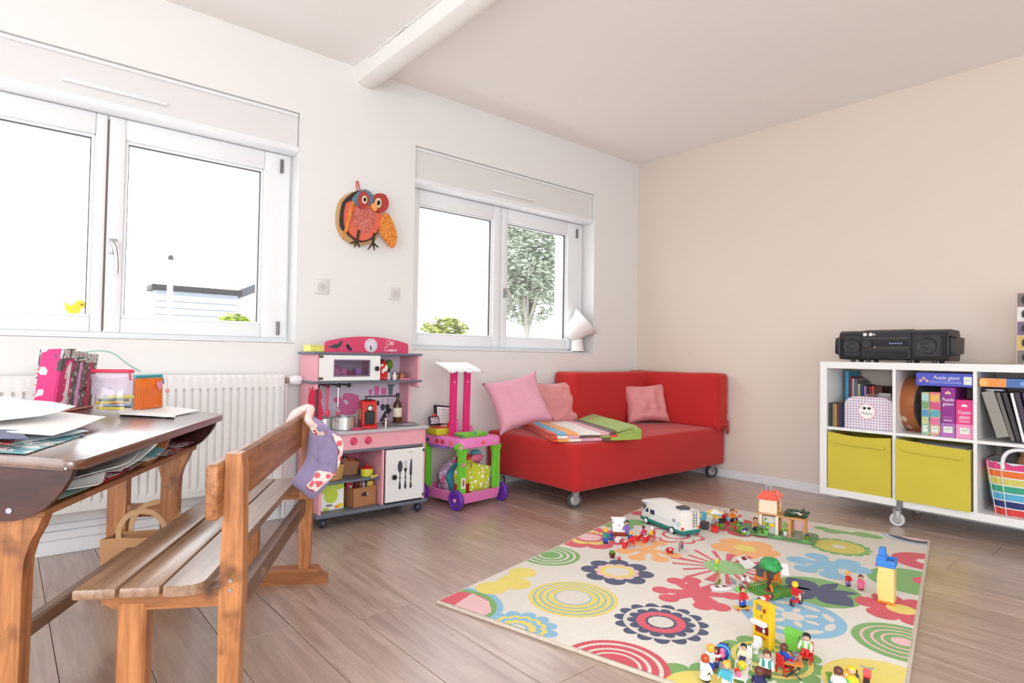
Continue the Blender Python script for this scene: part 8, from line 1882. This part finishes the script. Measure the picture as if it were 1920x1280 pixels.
# ------------------------------------------------------------ toy house
def house():
 A, Bq, Cq = at(1423, 1001), at(1459, 1007), at(1476, 998)
 d = Bq - A; rot = atan2(d.y, d.x); w_ = d.length; e = (Cq - Bq).length
 t = thing('toy_house', 'cream toy house with red tiled roof and leafy pergola on a green base', 'toy house', A, rot)
 CRm = tm('house_cream', (240, 222, 196)); RDt = tm('house_roof', (226, 84, 64)); OR_ = c_('tan')
 h1, h2 = .098, .172; e = max(e, .10)
 # ground plate with grassy rim
 gb = rrect(-.10, -.035, w_ + .16, e + .03, .03, 5); part('ground_plate', MB().prism(gb, lambda a, q: (a, q, 0), lambda a, q: (a, q, .008)), tm('plate_green', (90, 140, 84)), t)
 for (x, y, r, cn) in ((-.06, -.02, .03, 'green'), (.02, -.030, .026, 'green'), (.09, -.026, .02, 'green'), (w_ + .12, -.02, .02, 'green')): part('grass_mound', MB().sph((x, y, .008), (r, r * .5, .008)), tm('plate_moss', (104, 160, 92)), t)
 part('paving', MB().box((w_ + .01, -.01, .008), (w_ + .13, e, .0095)), tm('paving', (150, 160, 140)), t)
 # lower storey: corner posts and walls, open front with shelves
 for x in (0, w_ - .014): part('corner_post', MB().box((x, 0, .008), (x + .014, .014, h1), .001), CRm, t)
 part('back_wall', MB().box((0, e - .004, .008), (w_, e, h1)), CRm, t); part('side_wall', MB().box((0, .012, .008), (.004, e - .004, h1)), CRm, t); part('inner_wall', MB().box((.014, .020, .008), (w_ - .014, .024, h1 * .9)), tm('house_white', (226, 226, 226)), t)
 for z, x0, cn in ((.048, .016, 'orange'), (.046, w_ - .040, 'orange')): part('window_box', MB().box((x0, -.004, z), (x0 + .024, .006, z + .012), .002), c_('yellow'), t)
 part('door_frame', MB().box((w_ - .003, .018, .010), (w_ + .001, .060, .084), .001), c_('brown'), t); part('door', MB().box((w_ - .001, .024, .014), (w_ + .0025, .054, .080), .001), c_('orange'), t)
 part('right_wall', MB().box((w_ - .005, .060, .008), (w_ - .001, e - .004, h1)), CRm, t)
 part('upper_floor', MB().box((-.006, -.004, h1), (w_ + .002, e + .002, h1 + .008), .001), OR_, t)
 # upper storey
 part('upper_room', MB().box((0.0, .0, h1 + .008), (w_ * .92, e * .62, h2), .001), CRm, t)
 for z in (h1 + .020, h1 + .044): part('shutter', MB().box((w_ * .92 - .001, .012, z), (w_ * .92 + .003, e * .62 - .012, z + .020), .001), c_('orange'), t)
 part('window_strip', MB().box((w_ * .92 - .001, .012, h1 + .014), (w_ * .92 + .0025, .030, h1 + .020)), c_('yellow'), t)
 for z in (h1 + .012, h1 + .038): part('shutter', MB().box((-.004, .004, z), (.0, .026, z + .018), .001), c_('yellow'), t)
 # roofs: two hipped tile roofs with ribs
 def hip(x0, x1, y0, y1, z0, z1, inx, iny, name):
  P = [(x0, y0, z0), (x1, y0, z0), (x1, y1, z0), (x0, y1, z0), (x0 + inx, y0 + iny, z1), (x1 - inx, y0 + iny, z1), (x1 - inx, y1 - iny, z1), (x0 + inx, y1 - iny, z1)]
  b = MB(); V = [b.bm.verts.new(p) for p in P]
  for f in ((0, 1, 5, 4), (1, 2, 6, 5), (2, 3, 7, 6), (3, 0, 4, 7), (4, 5, 6, 7), (3, 2, 1, 0)): b.bm.faces.new([V[i] for i in f])
  o = part(name, b, RDt, t); rb = tm('house_roof_rib', (240, 130, 112)); n = 9
  for k in range(n + 1):
   f = k / n; a = Vector(P[0]).lerp(Vector(P[1]), f); c = Vector(P[4]).lerp(Vector(P[5]), f); part('tile_rib', MB().tube([a, c], .0016, 5), rb, o)
   a = Vector(P[1]).lerp(Vector(P[2]), f); c = Vector(P[5]).lerp(Vector(P[6]), f); part('tile_rib', MB().tube([a, c], .0016, 5), rb, o)
 hip(-.010, w_ * .92 + .010, -.010, e * .62 + .010, h2, h2 + .036, .020, .026, 'roof'); hip(w_ * .25, w_ * 1.05, e * .55, e * 1.06, h2 + .004, h2 + .034, .028, .022, 'roof')
 part('roof_back_room', MB().box((w_ * .30, e * .62, h1 + .008), (w_ * .98, e, h2 + .004)), CRm, t)
 part('weather_vane', MB().tube(catmull([(w_ * .3, .03, h2 + .034), (w_ * .3, .03, h2 + .060), (w_ * .45, .03, h2 + .064), (w_ * .55, .03, h2 + .058), (w_ * .55, .03, h2 + .034)], 4), .0016, 6), tm('vane_sky', (176, 200, 226)), t)
 # pergola
 part('pergola_deck', MB().box((w_ - .002, .004, h1 - .006), (w_ + .115, e - .01, h1 + .004), .001), OR_, t)
 for x, y in ((w_ + .050, .006), (w_ + .108, .045), (w_ + .108, e - .02), (w_ + .050, e - .02)): part('pergola_post', MB().box((x - .006, y - .006, .008), (x + .006, y + .006, h1 - .006), .001), OR_, t)
 rnd = random.Random(4)
 for k in range(46): part('vine_leaf', MB().sph((w_ + rnd.uniform(.03, .120), rnd.uniform(.0, e), h1 + .010 + rnd.uniform(0, .012)), (.016, .011, .004), 8, 6, RZ(rnd.uniform(0, 6)) @ RY(rnd.uniform(-.4, .4))), tm('vine_green', (44, 84, 62)), t)
 for k, cn in enumerate(('red', 'white', 'cream', 'cream', 'red')): part('vine_flower', MB().sph((w_ + .055 + .013 * k, .012 + .012 * (k % 3), h1 + .022), (.009, .007, .004)), c_(cn), t)
 return A, RZ(rot), w_, e
HA, HR, hw_, he_ = house()
def hp(x, y, z=.0085): v = HA + HR.to_3x3() @ Vector((x, y, 0)); return (v.x, v.y, ZR + z)
def plant(loc, lab, h, cols, potc, r):
 t = thing('toy_plant', lab, 'toy plant', loc, 0, 'toy plants at the house'); part('pot', MB().lathe([(0, 0), (.009, 0), (.012, .020), (0, .020)], n=16), c_(potc), t)
 for k in range(10): a = k * 2.4; z = .022 + h * k / 10; q = r * (1 - .6 * k / 10); part('leaf', MB().sph((q * .7 * cos(a), q * .7 * sin(a), z), (q * .7, q * .4, h * .10), 8, 6, RZ(a)), c_(cols[k % len(cols)]), t)
plant(hp(hw_ + .028, .026), 'lime green toy plant in a white pot under the pergola', .045, ('lime', 'lime', 'yellow'), 'white', .018); plant(hp(.035, -.016), 'tall green climbing toy plant at the front of the house', .060, ('green', 'green', 'lime', 'white'), 'lime', .014); plant(hp(.008, -.018), 'short green toy plant with blue flower at the house corner', .022, ('green', 'green', 'blue'), 'green', .014); plant(hp(hw_ + .125, .0), 'small dark green toy plant at the right end of the house base', .012, ('green', 'blue', 'redbrown'), 'green', .012)
figure(1416, 996, 'toy figure in navy with pale trousers standing at the left of the house', 'brown', 'tan', 'navy', CAMROT, child=False)
# blue and yellow slide tower
def tower():
 A, Bq = at(1646, 1128), at(1676, 1135); Cq = at(1637, 1121); d = Bq - A; rot = atan2(d.y, d.x); w_ = d.length; e = .062
 t = thing('toy_tower', 'pale yellow toy tower with blue roof deck at the right of the rug', 'toy tower', A, rot); YE = tm('tower_cream', (248, 214, 134)); BL = tm('tower_blue', (62, 136, 222)); h = .125
 part('front_wall', MB().box((0, 0, 0), (w_, .004, h), .001), YE, t); part('back_wall', MB().box((0, e - .004, 0), (w_, e, h), .001), YE, t)
 for x in (0, w_ - .004): part('side_wall', MB().box((x, .004, 0), (x + .004, e - .004, h), .001), YE, t)
 o = [(.020 + .016 * cos(a), .070 + .030 * sin(a)) for a in [k * pi / 8 for k in range(16)]]; part('side_bay', MB().prism([(.006, .02), (.050, .02), (.050, .085), (.044, .098), (.030, .102), (.014, .098), (.006, .085)], lambda a, q: (-.004, a, q), lambda a, q: (.0, a, q)), tm('tower_lemon', (250, 232, 150)), t)
 part('base_trim', MB().box((-.002, -.002, 0), (w_ + .002, .004, .008), .001), c_('orange'), t)
 part('deck', MB().box((-.004, -.004, h), (w_ + .004, e + .004, h + .010), .002), BL, t); part('deck_pad', MB().box((w_ * .35, .012, h + .0095), (w_ * .92, e - .012, h + .0115), .001), YE, t)
 for a, c in (((-.004, -.004), (w_ + .004, .002)), ((-.004, e - .002), (w_ + .004, e + .004)), ((w_ - .002, 0), (w_ + .004, e))): part('deck_rim', MB().box((a[0], a[1], h + .009), (c[0], c[1], h + .024), .0015), BL, t)
 part('chute_block', MB().prism([(-.006, h - .004), (.024, h + .006), (.024, h + .030), (.006, h + .036), (-.006, h + .030)], lambda a, q: (a, .002, q), lambda a, q: (a, e - .002, q)), BL, t); part('turret', MB().box((-.002, e * .42, h + .030), (.018, e, h + .056), .001), BL, t); part('pink_knob', MB().sph((-.006, .004, h + .004), .005), c_('pink'), t)
tower()
figure(1590, 1098, 'blond toy child in red and white between the tower and the green disc', 'blond', 'red', 'purple', CAMROT + .4, child=True); figure(1614, 1105, 'brown haired toy girl in a pink dress left of the tower', 'brown', 'pink', 'skin', CAMROT - .2, child=True, skirt='pink', bun=True, shoes='maroon')
